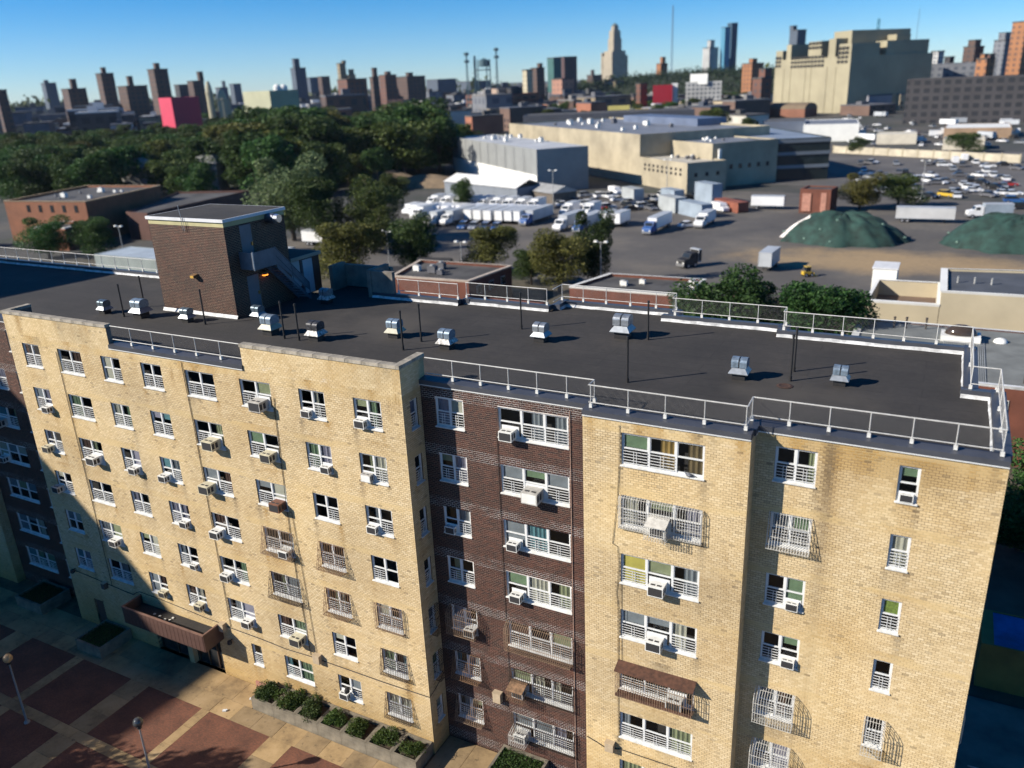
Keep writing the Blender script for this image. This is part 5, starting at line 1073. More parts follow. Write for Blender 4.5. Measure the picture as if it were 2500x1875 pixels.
# boundary wall of the far lot
w_a, w_b = gp(1800, 330), gp(2205, 352); b = MB(); L = (w_b - w_a).length
tw = thing('boundary_wall', 'long cream concrete wall along the back of the far parking lot', 'wall', w_a, atan2(w_b.y - w_a.y, w_b.x - w_a.x)); part('wall', MB().box(0, -.15, 0, L, .15, 2.6), M('cream_concrete', (.45, .40, .30), .85, .25, .3), tw)
for i in range(int(L / 6) + 1): part('pier', cached('pier', lambda: MB().box(-.25, -.25, 0, .25, .25, 2.9).mesh('pier')), BEIGE, tw, loc=(i * 6, 0, 0))

# ---------------------------------------------------------------- rest of the mid-distance: long white halls, salt heaps
def hall(name, x0, x1, yt, yb, D, depth, wallm, roofm, label, ang=None, cat='building', **k):
    """building whose front spans x0..x1 on the print at horizontal distance D; top edge at print line yt (left end)"""
    a = dp(x0, yb, D); b = dp(x1, yb, D); top = dp((x0 + x1) / 2, yt, D).z
    if ang is None: ang = atan2(b.y - a.y, b.x - a.x)
    return quad_building(name, label, cat, rect((a.x, a.y), sqrt((b.x - a.x) ** 2 + (b.y - a.y) ** 2), depth, ang), max(3.0, top), wallm, roofm, **k)
hall('white_hall', 1733, 1853, 268, 305, 420, 40, WALLW, TARB, 'long bright white hall behind the glass office block', parapet=.2)
hall('white_roofed_depot', 2038, 2184, 276, 290, 430, 30, M('depot_brick', (.28, .19, .12), .9, .2, .2), WALLW, 'brick depot under a bright white roof at the right edge', parapet=.1)
hall('flat_shed', 2035, 2125, 300, 322, 372, 14, M('cream_metal', (.55, .5, .4), .6, .15, .3), M('cream_roof', (.5, .47, .4), .7), 'cream flat shed below the white-roofed depot', parapet=.2)
hall('flat_shed', 1893, 1980, 289, 300, 400, 12, M('cream_metal', (.55, .5, .4), .6, .15, .3), M('cream_roof', (.5, .47, .4), .7), 'pale long flat shed left of the white-roofed depot', parapet=.2)
def heap(x, y, rx, ry, h, seed, label, salt=True):
    r = np.random.default_rng(seed); t = thing('salt_heap', label, 'tarpaulin-covered heap', (x, y, 0)); n, m = 56, 14
    ph = r.uniform(0, 6.3, 6)
    def P(i, j, lift=0.0):
        a = 2 * pi * i / n; q = j / m; f = .12 * sin(a * 7 + ph[0]) + .09 * sin(a * 12 + ph[1]) + .05 * sin(a * 23 + ph[2])
        rr = q * (1 + f * .55 * q); z = h * (1 - q ** 2.5) * (1 + .10 * sin(a * 3 + ph[3]) * q) + (.30 * sin(a * 9 + q * 6 + ph[4]) + .22 * sin(a * 17 - q * 11 + ph[5]) + .3 * sin(a * 2 + ph[0])) * q * (1 - q) * 4
        return (rx * rr * cos(a), ry * rr * sin(a), max(.02, z + lift))
    def surf(sel, lift):
        b = MB(); vs = [P(i, j, lift) for i in range(n) for j in range(m + 1)]
        return b.add(vs, [(i * (m + 1) + j, ((i + 1) % n) * (m + 1) + j, ((i + 1) % n) * (m + 1) + j + 1, i * (m + 1) + j + 1) for i in range(n) for j in range(m) if sel(i, j)])
    is_salt = lambda i, j: abs((i / n) - .52) < .06 and j >= 8
    part('salt', surf((lambda i, j: is_salt(i, j) or j < 12) if salt else (lambda i, j: j < 12), -.06), M('road_salt', (.62, .58, .54), .9, .2, .6), t, True)
    part('tarpaulin', surf(lambda i, j: not (salt and is_salt(i, j)), .02), M('green_tarp', (.014, .042, .033), .85, .6, .5), t, True)
    sm = MB().obox((0, 0, .16), (.42, .36, .26), .4).mesh('sandbag')
    for i in range(12):
        a = r.uniform(0, 2 * pi); q = r.choice([.98, .98, .55, .75]); p = P(int(a / (2 * pi) * n), min(m, int(q * m)), .0); part('sandbag', sm, M('pale_sandbag', (.16, .26, .21), .8), t, loc=p, rz=a)
heap(4.3, 147, 11.5, 8, 5.3, 3, 'green tarpaulin-covered heap with white salt showing at its foot'); heap(34.5, 149, 12.5, 9, 5.4, 8, 'second green tarpaulin-covered heap at the right edge', salt=False)
def spoil(x, y, rx, ry, h, lab, seed):
    r = np.random.default_rng(seed); n, m = 24, 6; vs = []
    for i in range(n):
        for j in range(m + 1):
            a = 2 * pi * i / n; q = j / m; vs.append((rx * q * cos(a) * (1 + .15 * sin(3 * a + seed)), ry * q * sin(a), h * (1 - q ** 1.4) + r.uniform(-.3, .3) * (1 - q)))
    tag(part('earth_mound', MB().add(vs, [(i * (m + 1) + j, ((i + 1) % n) * (m + 1) + j, ((i + 1) % n) * (m + 1) + j + 1, i * (m + 1) + j + 1) for i in range(n) for j in range(m)]), M('dug_earth', (.16, .115, .07), .95, .35, .3), smooth_=True, loc=(x, y, 0)), lab, 'earth mound')
p = gp(840, 395); spoil(p.x, p.y, 16, 9, 4.5, 'bare earth mound before the dark park trees', 2); p = gp(930, 400); spoil(p.x, p.y, 22, 8, 3.5, 'long grassy earth bank beside the ridged white shed', 5)

# ================================================================== TREES
LEAF_A = leaf_mat('park_leaf', (0.025, 0.043, 0.010), (0.060, 0.088, 0.019), (0.112, 0.135, 0.030))
LEAF_B = leaf_mat('grey_green_leaf', (0.056, 0.083, 0.031), (0.112, 0.147, 0.060), (0.188, 0.219, 0.100))
LEAF_C = leaf_mat('dark_green_leaf', (0.019, 0.045, 0.010), (0.045, 0.092, 0.020), (0.088, 0.147, 0.035))
LEAF_D = leaf_mat('olive_leaf', (0.053, 0.057, 0.013), (0.110, 0.112, 0.025), (0.188, 0.177, 0.045))
BARK = M('bark', (0.09, 0.07, 0.05), .95, .3, 3)
LEAF_E = leaf_mat('deep_leaf', (.012, .030, .007), (.028, .058, .013), (.058, .100, .024))
def tree_meshes(seed, n, size, flat=1.0, loose=1.0):
    """unit tree: 1 m tall crown-topped, crown radius ~0.36"""
    r = np.random.default_rng(seed); lobes = []
    for i in range(22):
        a = r.uniform(0, 2 * pi); q = sqrt(r.uniform(0, 1)) * .23; z = .20 + r.uniform(0, 1) * .64 * flat
        lobes.append((q * cos(a), q * sin(a), z, r.uniform(.105, .17) * (1.12 - .40 * max(0, z - .55) / .3)))
    def smp():
        c = lobes[r.integers(22)]; v = r.normal(size=3); v /= np.linalg.norm(v); k = r.uniform(.62, 1.06) * c[3] * loose
        return (c[0] + v[0] * k, c[1] + v[1] * k, c[2] + v[2] * k * .85)
    crown = leaf_cloud('crown', n, smp, size, r)
    b = MB().tube((0, 0, 0), (0, 0, .34), .022, 7, .015)
    for c in lobes[:8]: b.tube((0, 0, .28 + r.uniform(-.06, .06)), (c[0] * .9, c[1] * .9, c[2]), .011, 5, .004)
    return crown, b.mesh('trunk')
TM_NEAR = [tree_meshes(40 + i, 15000, .0125, loose=1.08) for i in range(3)]
TM_FAR = [tree_meshes(60 + i, 6500, .0195) for i in range(5)]
def tree(x, y, h, w, leaf, label, near=True, group=None, k=0, z=0.0):
    tm = TM_NEAR[k % 3] if near else TM_FAR[k % 5]; t = thing('tree', label, 'tree', (x, y, z), random.uniform(0, 6.28), group); t.scale = (w / .72, w / .72, h)
    part('crown', tm[0], leaf, t); part('trunk', tm[1], BARK, t); return t
for i, (x, y, h, w, lf, lab) in enumerate(((-109, 116, 21, 19, LEAF_B, 'tall pale grey-green tree behind the lift house'), (-97, 112, 16, 15, LEAF_C, 'dark tree right of the pale grey-green tree'), (-88, 119, 15.5, 14, LEAF_A, 'bushy dark tree beside the parked truck row'), (-82, 110, 11, 12, LEAF_A, 'low olive-dark tree in front of the truck row end'),
        (-69, 86, 12, 14, LEAF_D, 'olive tree with gaps near the white trailer roofs'), (-60, 92, 12.5, 9.5, LEAF_C, 'slim dark tree between the olive tree and the lot'), (-104, 99, 10, 12, LEAF_D, 'small yellowish tree beside the white trailers'), (-48.5, 100, 9.5, 10.5, LEAF_D, 'round olive tree at the near edge of the truck lot'),
        (-31.5, 91, 11, 10.5, LEAF_D, 'full round tree standing alone before the truck lot'), (-27.5, 96, 14.0, 7.5, LEAF_E, 'dark narrow tree close behind the full round tree'), (-38, 94, 6.5, 7, LEAF_C, 'low dark bush between the two round lot trees'),
        (1.8, 63, 12.7, 12.5, LEAF_E, 'dense dark green tree behind the rear railing, left of the pair'), (7.0, 68, 10.5, 9, LEAF_E, 'smaller dark tree between the pair behind the railing'), (12.1, 62.5, 12.5, 11.2, LEAF_E, 'dense dark green tree hugging the cream yard block'), (-3.5, 70, 8.0, 7, LEAF_C, 'low dark tree beside the black coal-chute shed'),
        (-150, 84, 10, 12, LEAF_C, 'dark tree in front of the orange brick building'), (-141, 88, 9.0, 11, LEAF_C, 'dark tree right of the small brick annex'), (-186, 84, 8, 10, LEAF_C, 'dark tree at the far left below the orange building'),
        (3.5, 186, 9.5, 11, LEAF_D, 'bronze-olive tree beside the brick hut'), (11.5, 190, 8.5, 12, LEAF_A, 'dark tree right of the bronze-olive tree on the lot'), (-95, 168, 9, 7, LEAF_C, 'small dark tree standing among the parked trucks'),
        (30.0, 33.0, 8, 8, LEAF_C, 'dark tree below the end wall in the side yard'), (33.5, 27.0, 6.5, 7, LEAF_C, 'shaded bushy tree in the side yard by the blue tarpaulin shed'), (-118, 168, 10, 10, LEAF_A, 'dark tree at the park edge near the ridged shed'), (-12, 330, 7, 9, LEAF_C, 'small dark tree by the long boundary wall'), (24, 330, 8, 14, LEAF_C, 'wide dark tree clump by the long boundary wall'))):
    tree(x, y, h, w, lf, lab, True, None, i)
struct('park_lawn', MB().quad((gp(-60, 425).x, gp(-60, 425).y, .006), (gp(560, 405).x, gp(560, 405).y, .006), (gp(960, 388).x, gp(960, 388).y, .006), (dp(960, 180, 640).x, dp(960, 180, 640).y, .006), (dp(-60, 220, 720).x, dp(-60, 220, 720).y, .006)), M('dark_park_floor', (.018, .026, .010), .95, .4, .1))
# the park belt
PARK = [LEAF_A, LEAF_C, LEAF_A, LEAF_C, LEAF_C]
npk = 0
for row, (D, n) in enumerate(((292, 26), (318, 26), (345, 26), (375, 26), (410, 28), (450, 28), (500, 28), (560, 28), (630, 24))):
    for i in range(n):
        x = -15 + (i + random.uniform(-.3, .3)) * 985 / (n - 1); yh = 222 - .0435 * x
        tall = 17 + 12 * max(math.exp(-((x - 880) / 75) ** 2), .85 * math.exp(-((x - 600) / 130) ** 2)) * (1 if row < 6 else .7) - (5 if row == 0 else 0)
        if x > 880 and row > 4: continue
        if row == 0 and (x > 830 or x < 330): continue
        if x > 955: continue
        if row < 4 and (abs(x - 295) < 24 or abs(x - 445) < 30): continue
        p = dp(x, yh + 60, D + random.uniform(-14, 14)); k = random.randrange(5); h = tall * random.uniform(.82, 1.08)
        lf = LEAF_D if random.random() < .07 else PARK[k]
        nm = {'park_leaf': 'dark green', 'dark_green_leaf': 'deep green', 'olive_leaf': 'bronze-olive'}[lf.name]
        side = ('at the far left end', 'left of the middle', 'in the middle', 'right of the middle', 'at the warehouse end')[min(4, int(max(0, x) / 192))]
        dpt = ('front', 'front', 'front', 'front', 'middle', 'middle', 'middle', 'rear', 'rear')[row]
        lab = f'{nm} tree, {dpt} park belt, {side}'
        tree(p.x, p.y, h, h * random.uniform(.95, 1.25), lf, lab, False, lab.replace('tree', 'trees', 1), k); npk += 1
for x, yb, D, lab in ((295, 336, 318, 'grey hipped roof of a house half hidden in the park trees, left one'), (445, 328, 318, 'grey hipped roof of a house half hidden in the park trees, right one')):
    p = dp(x, yb, D); t = thing('park_house', lab, 'house', (p.x, p.y, 0), .3); t.scale = (.7, .7, .85); hh = max(4.5, p.z - 2); part('walls', MB().box(-7, -5, 0, 7, 5, hh), M('park_house_wall', (.25, .24, .22), .9, .2, .3), t)
    part('hip_roof', MB().add([(-7.8, -5.8, hh), (7.8, -5.8, hh), (7.8, 5.8, hh), (-7.8, 5.8, hh), (-3, 0, hh + 3.6), (3, 0, hh + 3.6)], [(0, 1, 5, 4), (1, 2, 5), (2, 3, 4, 5), (3, 0, 4)]), M('slate_hip', (.22, .22, .21), .8, .2, .3), t)

# ================================================================== VEHICLES
TYRE = M('tyre', (.015, .015, .016), .9, .2, 5); RIM = M('rim', (.4, .4, .42), .4, .1, 5, .6); VGL = M('vehicle_glass', (.02, .025, .03), .08, .2, 1)
def wheel_mesh(r=.34, w=.22): return MB().tube((0, -w / 2, 0), (0, w / 2, 0), r, 14).mesh('wheel')
def rim_mesh(r=.2, w=.24): return MB().tube((0, -w / 2, 0), (0, w / 2, 0), r, 10).mesh('rim')
def add_wheels(t, pos, r):
    for x, y in pos:
        w = part('wheel', cached(('wh', r), lambda: wheel_mesh(r, r * .65)), TYRE, t, loc=(x, y, r)); part('rim', cached(('ri', r), lambda: rim_mesh(r * .58, r * .7)), RIM, w)
def car(x, y, rz, paint, label, kind=0, group=None):
    t = thing('parked_car' if kind < 2 else 'parked_van', label, 'car' if kind < 2 else 'van', (x, y, 0.0), rz, group); L = 2.25; W = .88
    if kind == 0: prof = [(-L, .32), (-L, .72), (-2.0, .84), (-1.55, .92), (1.0, .90), (2.0, .78), (L, .62), (L, .30)]; cab = [(-1.65, .90), (-1.1, 1.40), (.25, 1.43), (1.05, .90)]
    elif kind == 1: prof = [(-L, .35), (-L, .98), (-1.6, 1.02), (.95, 1.02), (2.1, .90), (L, .7), (L, .35)]; cab = [(-2.15, 1.0), (-1.95, 1.62), (.2, 1.66), (1.0, 1.0)]
    else: L = 2.7; prof = [(-L, .35), (-L, 2.05), (-2.5, 2.2), (1.2, 2.15), (1.9, 1.35), (2.6, 1.1), (L, .8), (L, .35)]; cab = [(1.25, 1.35), (1.25, 2.05), (1.86, 1.4), (1.9, 1.3)]
    part('body', cached(('cb', kind), lambda: MB().extr_y(prof, -W, W).mesh('body')), paint, t)
    k = .80 if kind < 2 else .90
    part('cabin', cached(('cc', kind), lambda: MB().extr_y(cab, -k, k).mesh('cabin')), VGL, t)
    if kind < 2:
        a, b_ = cab[1], cab[2]; part('roof', cached(('cr', kind), lambda: MB().box(a[0] + .03, -.78, a[1] - .03, b_[0] - .02, .78, b_[1] + .02).mesh('roof')), paint, t)
    for s in (-1, 1): part('headlight', cached(('hl', kind), lambda: MB().box(-.02, -.18, -.07, .03, .18, .07).mesh('headlight')), WALLW, t, loc=(L, s * .58, .66))
    add_wheels(t, [(sx * (L - .85), sy * (W - .08)) for sx in (-1, 1) for sy in (-1, 1)], .33)
    return t
PAINT = {'white': M('white_car_paint', (.72, .72, .72), .25, .04, 1), 'silver': M('silver_car_paint', (.45, .47, .5), .25, .05, 1, .5), 'black': M('black_car_paint', (.02, .02, .022), .2, .1, 1), 'blue': M('blue_car_paint', (.03, .09, .25), .25, .1, 1), 'red': M('red_car_paint', (.32, .03, .03), .25, .1, 1), 'grey': M('grey_car_paint', (.12, .12, .13), .25, .1, 1), 'yellow': M('yellow_paint', (.55, .36, .04), .35, .1, 1)}
HEAD = radians(-93)
TRW = M('truck_white', (.74, .74, .73), .4, .06, .5); TRG = M('trailer_grey', (.40, .42, .44), .45, .15, .3); TRB = M('cab_blue', (.03, .10, .30), .35, .1, 1)
def cab_parts(t, x0, mat, s=1.0):
    part('cab', MB().extr_y([(x0 - 2.0, .7), (x0 - 2.0, 2.9), (x0 - 1.6, 3.05), (x0 - .2, 2.9), (x0 + .25, 2.0), (x0 + 1.5, 1.75), (x0 + 1.6, 1.4), (x0 + 1.6, .6)], -1.15, 1.15), mat, t)
    part('windshield', MB().add([(x0 - .17, -1.0, 2.83), (x0 - .17, 1.0, 2.83), (x0 + .24, 1.0, 2.06), (x0 + .24, -1.0, 2.06)], [(3, 2, 1, 0)]), VGL, t).location = (.03, 0, .02)
    part('side_window', MB().box(x0 - 1.2, -1.17, 2.0, x0 - .2, 1.17, 2.7), VGL, t); part('bumper', MB().box(x0 + 1.55, -1.15, .45, x0 + 1.75, 1.15, .95), M('chrome', (.5, .5, .5), .3, .1, 2, .8), t)
    for s_ in (-1, 1): part('headlight', MB().box(x0 + 1.6, s_ * .85 - .18, 1.0, x0 + 1.65, s_ * .85 + .18, 1.3), WALLW, t)
def truck(x, y, rz, label, L=7.5, boxm=TRW, cabm=TRW, semi=False, group=None, cab=True, name=None):
    """truck with its nose at (x, y): box body or semi trailer behind the cab"""
    nm = name or ('semi_truck' if semi else 'box_truck' if cab else 'trailer')
    t = thing(nm, label, 'truck' if cab else 'trailer', (x, y, 0.0), rz, group); t.scale = (.86,) * 3
    if cab: cab_parts(t, -1.75, cabm)
    b0 = -3.95 if cab else -.2; h0, h1 = (1.15, 3.8) if (semi or not cab) else (1.05, 3.5)
    part('cargo_box', MB().box(b0 - L, -1.25, h0, b0, 1.25, h1), boxm, t)
    part('box_frame', MB().box(b0 - L - .03, -1.28, h1 - .12, b0 + .03, 1.28, h1 + .04).box(b0 - L - .03, -1.28, h0 - .12, b0 + .03, 1.28, h0 + .08).box(b0 - .02, -1.28, h0, b0 + .04, -1.18, h1).box(b0 - .02, 1.18, h0, b0 + .04, 1.28, h1), TRG, t)
    part('chassis', MB().box(b0 - L + .3, -.5, .75, (-1.0 if cab else b0 - .2), .5, 1.02), BLACK, t)
    ws = [(b0 - L + 1.6, s) for s in (-1, 1)] + ([(b0 - L + 2.8, s) for s in (-1, 1)] if L > 9 else [])
    if cab: ws += [(-1.3, s) for s in (-1, 1)] + ([(-4.2, s) for s in (-1, 1)] if semi else [])
    else: part('landing_leg', MB().box(b0 - 2.2, -.8, 0, b0 - 2.0, -.6, 1.0), BLACK, t); part('landing_leg', MB().box(b0 - 2.2, .6, 0, b0 - 2.0, .8, 1.0), BLACK, t)
    add_wheels(t, ws, .5) if False else [part('rim', cached(('ri', .5), lambda: rim_mesh(.29, .4)), RIM, part('wheel', cached(('wh', .5), lambda: wheel_mesh(.5, .34)), TYRE, t, loc=(x_, s_ * 1.05, .5))) for x_, s_ in ws]
    return t
def zs(zx, zy, x0, y0): return on_z(x0 + zx * .28933, y0 + zy * .28933)
for (zx, zy, x0), L, bm, cm, semi, lab in (((1340, 480, 620), 8, TRW, TRW, False, 'white box truck at the end of the parked row beside the dark tree'), ((1450, 540, 620), 9, TRG, TRW, True, 'white truck with dark trailer, second in the parked row'), ((1585, 530, 620), 12, TRG, TRW, True, 'white semi truck with dark shaded trailer, third in the parked row'),
        ((120, 530, 1240), 12, TRG, TRB, True, 'blue-nosed semi truck with grey trailer at the near end of the row'), ((405, 580, 1240), 11, TRG, TRW, True, 'white semi truck with long grey trailer behind the full round tree'), ((570, 590, 1240), 11, TRG, TRB, True, 'blue-bonneted semi truck with grey trailer right of the full round tree'),
        ((1165, 605, 1240), 11, TRW, TRB, True, 'blue-bonneted semi truck with long white trailer parked alone'), ((1600, 550, 1240), 7, TRW, TRW, False, 'white box truck parked alone nearest the salt heaps')):
    p = zs(zx, zy, x0, 400); truck(p.x, p.y, HEAD, lab, L, bm, cm, semi)
for i, (zx, zy, x0) in enumerate(((1800, 500, 620), (1880, 505, 620), (1965, 510, 620), (2060, 512, 620), (2140, 515, 620), (2210, 517, 620))):
    p = zs(zx, zy, x0, 400); truck(p.x, p.y, HEAD, f'{ORD[i]} white trailer nose in the tight row behind the blue pickups, from the dark tree', 10, TRW, TRW, False, 'white trailers parked in a tight row', cab=False)
for zx, zy, lab in ((790, 535, 'short white trailer left of its twin, middle of the lot'), (905, 540, 'short white trailer right of its twin, middle of the lot')):
    p = zs(zx, zy, 1240, 400); truck(p.x, p.y, HEAD, lab, 7, TRW, TRW, False, 'pair of short white trailers', cab=False)
for i, (zx, zy, c) in enumerate(((1765, 548, 'blue'), (1855, 552, 'silver'), (1950, 556, 'blue'), (2045, 560, 'blue'))):
    p = zs(zx, zy, 620, 400); car(p.x, p.y, HEAD + .3, PAINT[c], f'{c} pickup-height car before the tight trailer row, {ORD[i]} from the dark tree', 1, 'cars before the trailer row')
def container(zx, zy, x0, w, h, d, mat, lab, rz=DG, name='shipping_container', z0=400):
    p = zs(zx, zy, x0, z0); t = thing(name, lab, 'container', (p.x, p.y, 0), rz); b = MB()
    n = int(w / .45)
    for i in range(n): b.box(i * w / n, -.04 if i % 2 else 0, .12, (i + 1) * w / n, d, h)
    part('corrugated_walls', b, mat, t); part('frame', MB().box(-.06, -.08, 0, .1, .08, h + .05).box(w - .1, -.08, 0, w + .06, .08, h + .05).box(-.06, -.08, h - .1, w + .06, .08, h + .06).box(-.06, -.08, 0, w + .06, .08, .14).box(-.06, -.05, h, w + .06, d + .05, h + .06), mat, t)
CG = M('container_grey', (.34, .36, .36), .6, .2, .3); CB = M('container_blue_grey', (.26, .31, .36), .6, .2, .3); CR = M('container_rust', (.22, .07, .04), .7, .3, .3)
container(960, 300, 1240, 7, 3.4, 3, CG, 'grey container with green top edge near the shaded warehouse wall'); container(1270, 385, 1240, 8, 3.6, 3, CG, 'pale grey container at the end of the container line'); container(1440, 420, 1240, 10, 3.2, 3, CB, 'blue-grey container nearest the lone semi truck')
container(1290, 300, 1240, 7, 3.0, 3, CB, 'blue-grey container tucked under the beige wing corner'); container(1575, 320, 1240, 8, 5.2, 3, CB, 'two-high pale blue container stack in the yard', ); container(1740, 375, 1240, 10, 2.4, 3, CR, 'rusty red low container beside the white trailer')
p = zs(2030, 345, 1240, 400); truck(p.x + 10, p.y - 6, HEAD + pi / 2 + .1, 'white trailer parked by the tan bank near the glass office', 9, TRW, TRW, False, cab=False)
p = gp(2062, 482); truck(p.x, p.y, .05, 'long pale grey trailer with dark lettering panel between the two heaps', 13.2, M('trailer_silver', (.48, .48, .47), .5, .12, .3), TRW, False, cab=False)
p = gp(2085, 470); truck(p.x, p.y, pi + .25, 'white-cabbed truck with dark blue-grey bed right of the long trailer', 6.5, CB, TRW, False)
p = gp(1468, 580); truck(p.x, p.y, HEAD - .5, 'black truck tractor standing alone on the open lot', .8, BLACK, BLACK, False, name='truck_tractor')
p = gp(1650, 588); truck(p.x, p.y, HEAD, 'small white-roofed trailer behind the pair of dark trees', 7, TRG, TRW, False, cab=False)
p = gp(1745, 597); t = thing('beacon_stand_in', 'small orange-yellow machine beside the white-roofed trailer, standing in for an orange light', 'stand_in_machine', (p.x, p.y, 0), .6); t.scale = (.6, .6, .6); part('body', MB().box(-1.6, -.8, .6, .8, .8, 1.5), PAINT['yellow'], t); part('cab', MB().box(-.9, -.7, 1.5, .4, .7, 2.7), VGL, t); part('cab_roof', MB().box(-1, -.8, 2.7, .5, .8, 2.85), PAINT['yellow'], t); part('bucket', MB().extr_y([(1.3, .2), (2.2, .2), (2.3, .35), (1.5, .4), (1.4, 1.1), (1.25, 1.1)], -1, 1), PAINT['yellow'], t); part('lift_arm', MB().tube((.6, .5, 1.2), (1.4, .5, .6), .1).tube((.6, -.5, 1.2), (1.4, -.5, .6), .1), PAINT['yellow'], t); add_wheels(t, [(-.9, .9), (-.9, -.9), (.7, .9), (.7, -.9)], .55)  # yellow machine added in place of a dark flatbed with an orange light
# white trailers close behind the lift house
for px_, py_, L, lab in ((738, 532, 11, 'long shiny white trailer right behind the lift house'), (722, 508, 6, 'small white container-trailer behind the long shiny trailer')):
    p = gp(px_, py_); truck(p.x, p.y, radians(3), lab, L, TRW, TRW, False, cab=False)
p = gp(742, 512); truck(p.x, p.y, radians(-10), 'white truck partly hidden by the olive tree', 3, TRW, TRW)
# cars: near lot strip and far lot
k = 0
for zx, zy, c, kind in ((430, 350, 'silver', 0), (475, 358, 'white', 0), (545, 382, 'white', 1), (570, 330, 'silver', 0), (630, 355, 'white', 0), (685, 358, 'white', 1), (735, 340, 'silver', 1), (845, 290, 'white', 1), (935, 315, 'white', 0), (315, 320, 'white', 2), (780, 275, 'silver', 0), (905, 255, 'white', 2), (1205, 390, 'grey', 0), (1160, 375, 'grey', 0), (1100, 365, 'black', 0), (800, 385, 'red', 0), (1520, 535, 'white', 0), (1025, 335, 'silver', 0), (1790, 400, 'white', 2), (1045, 395, 'black', 0)):
    p = zs(zx, zy, 1240, 400); k += 1
    car(p.x, p.y, random.choice((DG, DG + pi / 2)) + random.uniform(-.1, .1), PAINT[c], f'small {c} {"van" if kind == 2 else "car"} parked below the warehouses', kind, f'{c} {"vans" if kind == 2 else "cars"} parked below the warehouses')
for x, y, c, kind in ((2010, 382, 'white', 0), (1992, 391, 'white', 1), (1912, 394, 'silver', 0), (1935, 408, 'white', 0), (2040, 360, 'white', 1), (2058, 368, 'silver', 0), (2115, 382, 'white', 0), (2080, 402, 'white', 0), (2105, 412, 'white', 1), (2045, 425, 'yellow', 1), (2065, 427, 'white', 0), (2150, 408, 'black', 0), (2178, 402, 'red', 0), (2022, 398, 'grey', 0), (2095, 392, 'black', 0), (2120, 398, 'black', 0), (1960, 402, 'grey', 0), (1975, 410, 'silver', 0), (1870, 378, 'white', 0), (1880, 386, 'silver', 0), (2165, 388, 'grey', 0), (2062, 352, 'white', 2), (2082, 346, 'white', 2), (1955, 375, 'black', 0), (1885, 400, 'grey', 0), (2190, 438, 'blue', 1), (2205, 452, 'black', 1), (2008, 428, 'black', 0), (1880, 415, 'white', 0), (2135, 425, 'grey', 0)):
    p = gp(x, y); car(p.x, p.y, random.choice((.15, .15 + pi / 2, DG)), PAINT[c], f'small {c} {"van" if kind == 2 else "car"} on the far lot', kind, f'{c} {"vans" if kind == 2 else "cars"} on the far lot')
for i in range(70):
    x = random.uniform(1790, 2205); y = random.uniform(248, 322); p = gp(x, y); c = random.choice(('white', 'white', 'silver', 'black', 'grey'))
    car(p.x, p.y, random.uniform(0, 3), PAINT[c], f'tiny {c} car beyond the boundary wall', random.choice((0, 0, 1, 2)), f'tiny {c} cars beyond the boundary wall')
for i in range(44):
    x = random.uniform(1835, 2205); y = random.uniform(352, 432); p = gp(x, y); c = random.choice(('white', 'white', 'white', 'silver', 'silver', 'black', 'grey', 'grey'))
    car(p.x, p.y, random.choice((.15, .15 + pi / 2, DG)), PAINT[c], f'small {c} car on the far lot', random.choice((0, 0, 1)), f'{c} cars on the far lot')
for i in range(24):
    x = 890 + i * 11.5 + random.uniform(-2, 2); y = 462 + i * .3 + random.uniform(-1.5, 1.5); p = gp(x, y)
    t = car(p.x, p.y, HEAD + random.uniform(-.05, .05), PAINT['white'], 'white delivery van in the packed row behind the white trailers', 2, 'white vans packed behind the trailers'); t.scale = (1.15, 1.1, 1.2)
for i in range(16):
    x = random.uniform(1180, 1560); y = random.uniform(425, 452); p = gp(x, y); c = random.choice(('white', 'white', 'silver', 'black'))
    car(p.x, p.y, DG + random.choice((0, pi / 2)), PAINT[c], f'small {c} car parked below the warehouses', 1, f'{c} cars parked below the warehouses')
for i in range(9):
    p = gp(925 + i * 27, 449 + i * 1.2); truck(p.x, p.y, HEAD + random.uniform(-.04, .04), 'white box truck in the rear row behind the packed vans', 5, TRW, TRW, False, 'white box trucks in the rear row')
for i in range(2):
    p = gp(1215 + i * 46, 470 + random.uniform(-3, 3)); truck(p.x, p.y, HEAD + random.uniform(-.04, .04), 'white box truck in the middle row of the lot', 5, TRW, TRW, False, 'white box trucks in the middle row')
# lamp standards on the lots
def flood_pole(x, y, h, lab):
    t = thing('floodlight_pole', lab, 'light pole', (x, y, 0), 0, 'light poles on the lots'); part('pole', MB().tube((0, 0, 0), (0, 0, h), .11, 8, .07), GALV2, t); part('cross_arm', MB().tube((-.9, 0, h - .1), (.9, 0, h - .1), .05), GALV2, t)
    for s in (-.85, .85): part('lamp_head', MB().extr_y([(-.3, -.05), (.3, -.05), (.22, .2), (-.22, .2)], -.25, .25), WALLW, t, loc=(s, 0, h - .05))
for x, y, h, lab in ((1298, 630, 8, 'twin-headed light pole behind the full round tree'), (1196, 465, 11, 'tall light pole between the parked semi trucks'), (842, 580, 7, 'slim green light pole among the olive trees'), (1440, 425, 10, 'light pole beside the grey containers'), (1990, 425, 9, 'light pole by the bronze-olive tree'), (1000, 610, 7, 'curved-arm light pole before the round olive tree'), (270, 560, 7, 'light pole in front of the dark trees at left')):
    p = gp(x, y); flood_pole(p.x, p.y, h, lab)

for i in range(16):
    x = random.uniform(1860, 2200); y = random.uniform(250, 318); p = gp(x, y)
    truck(p.x, p.y, random.choice((.2, pi / 2, DG)), random.choice(('small white trailer parked beyond the boundary wall', 'small box truck parked beyond the boundary wall')), random.choice((6, 9, 12)), random.choice((TRW, TRG, TRW)), TRW, False, 'trucks and trailers beyond the boundary wall', cab=False)

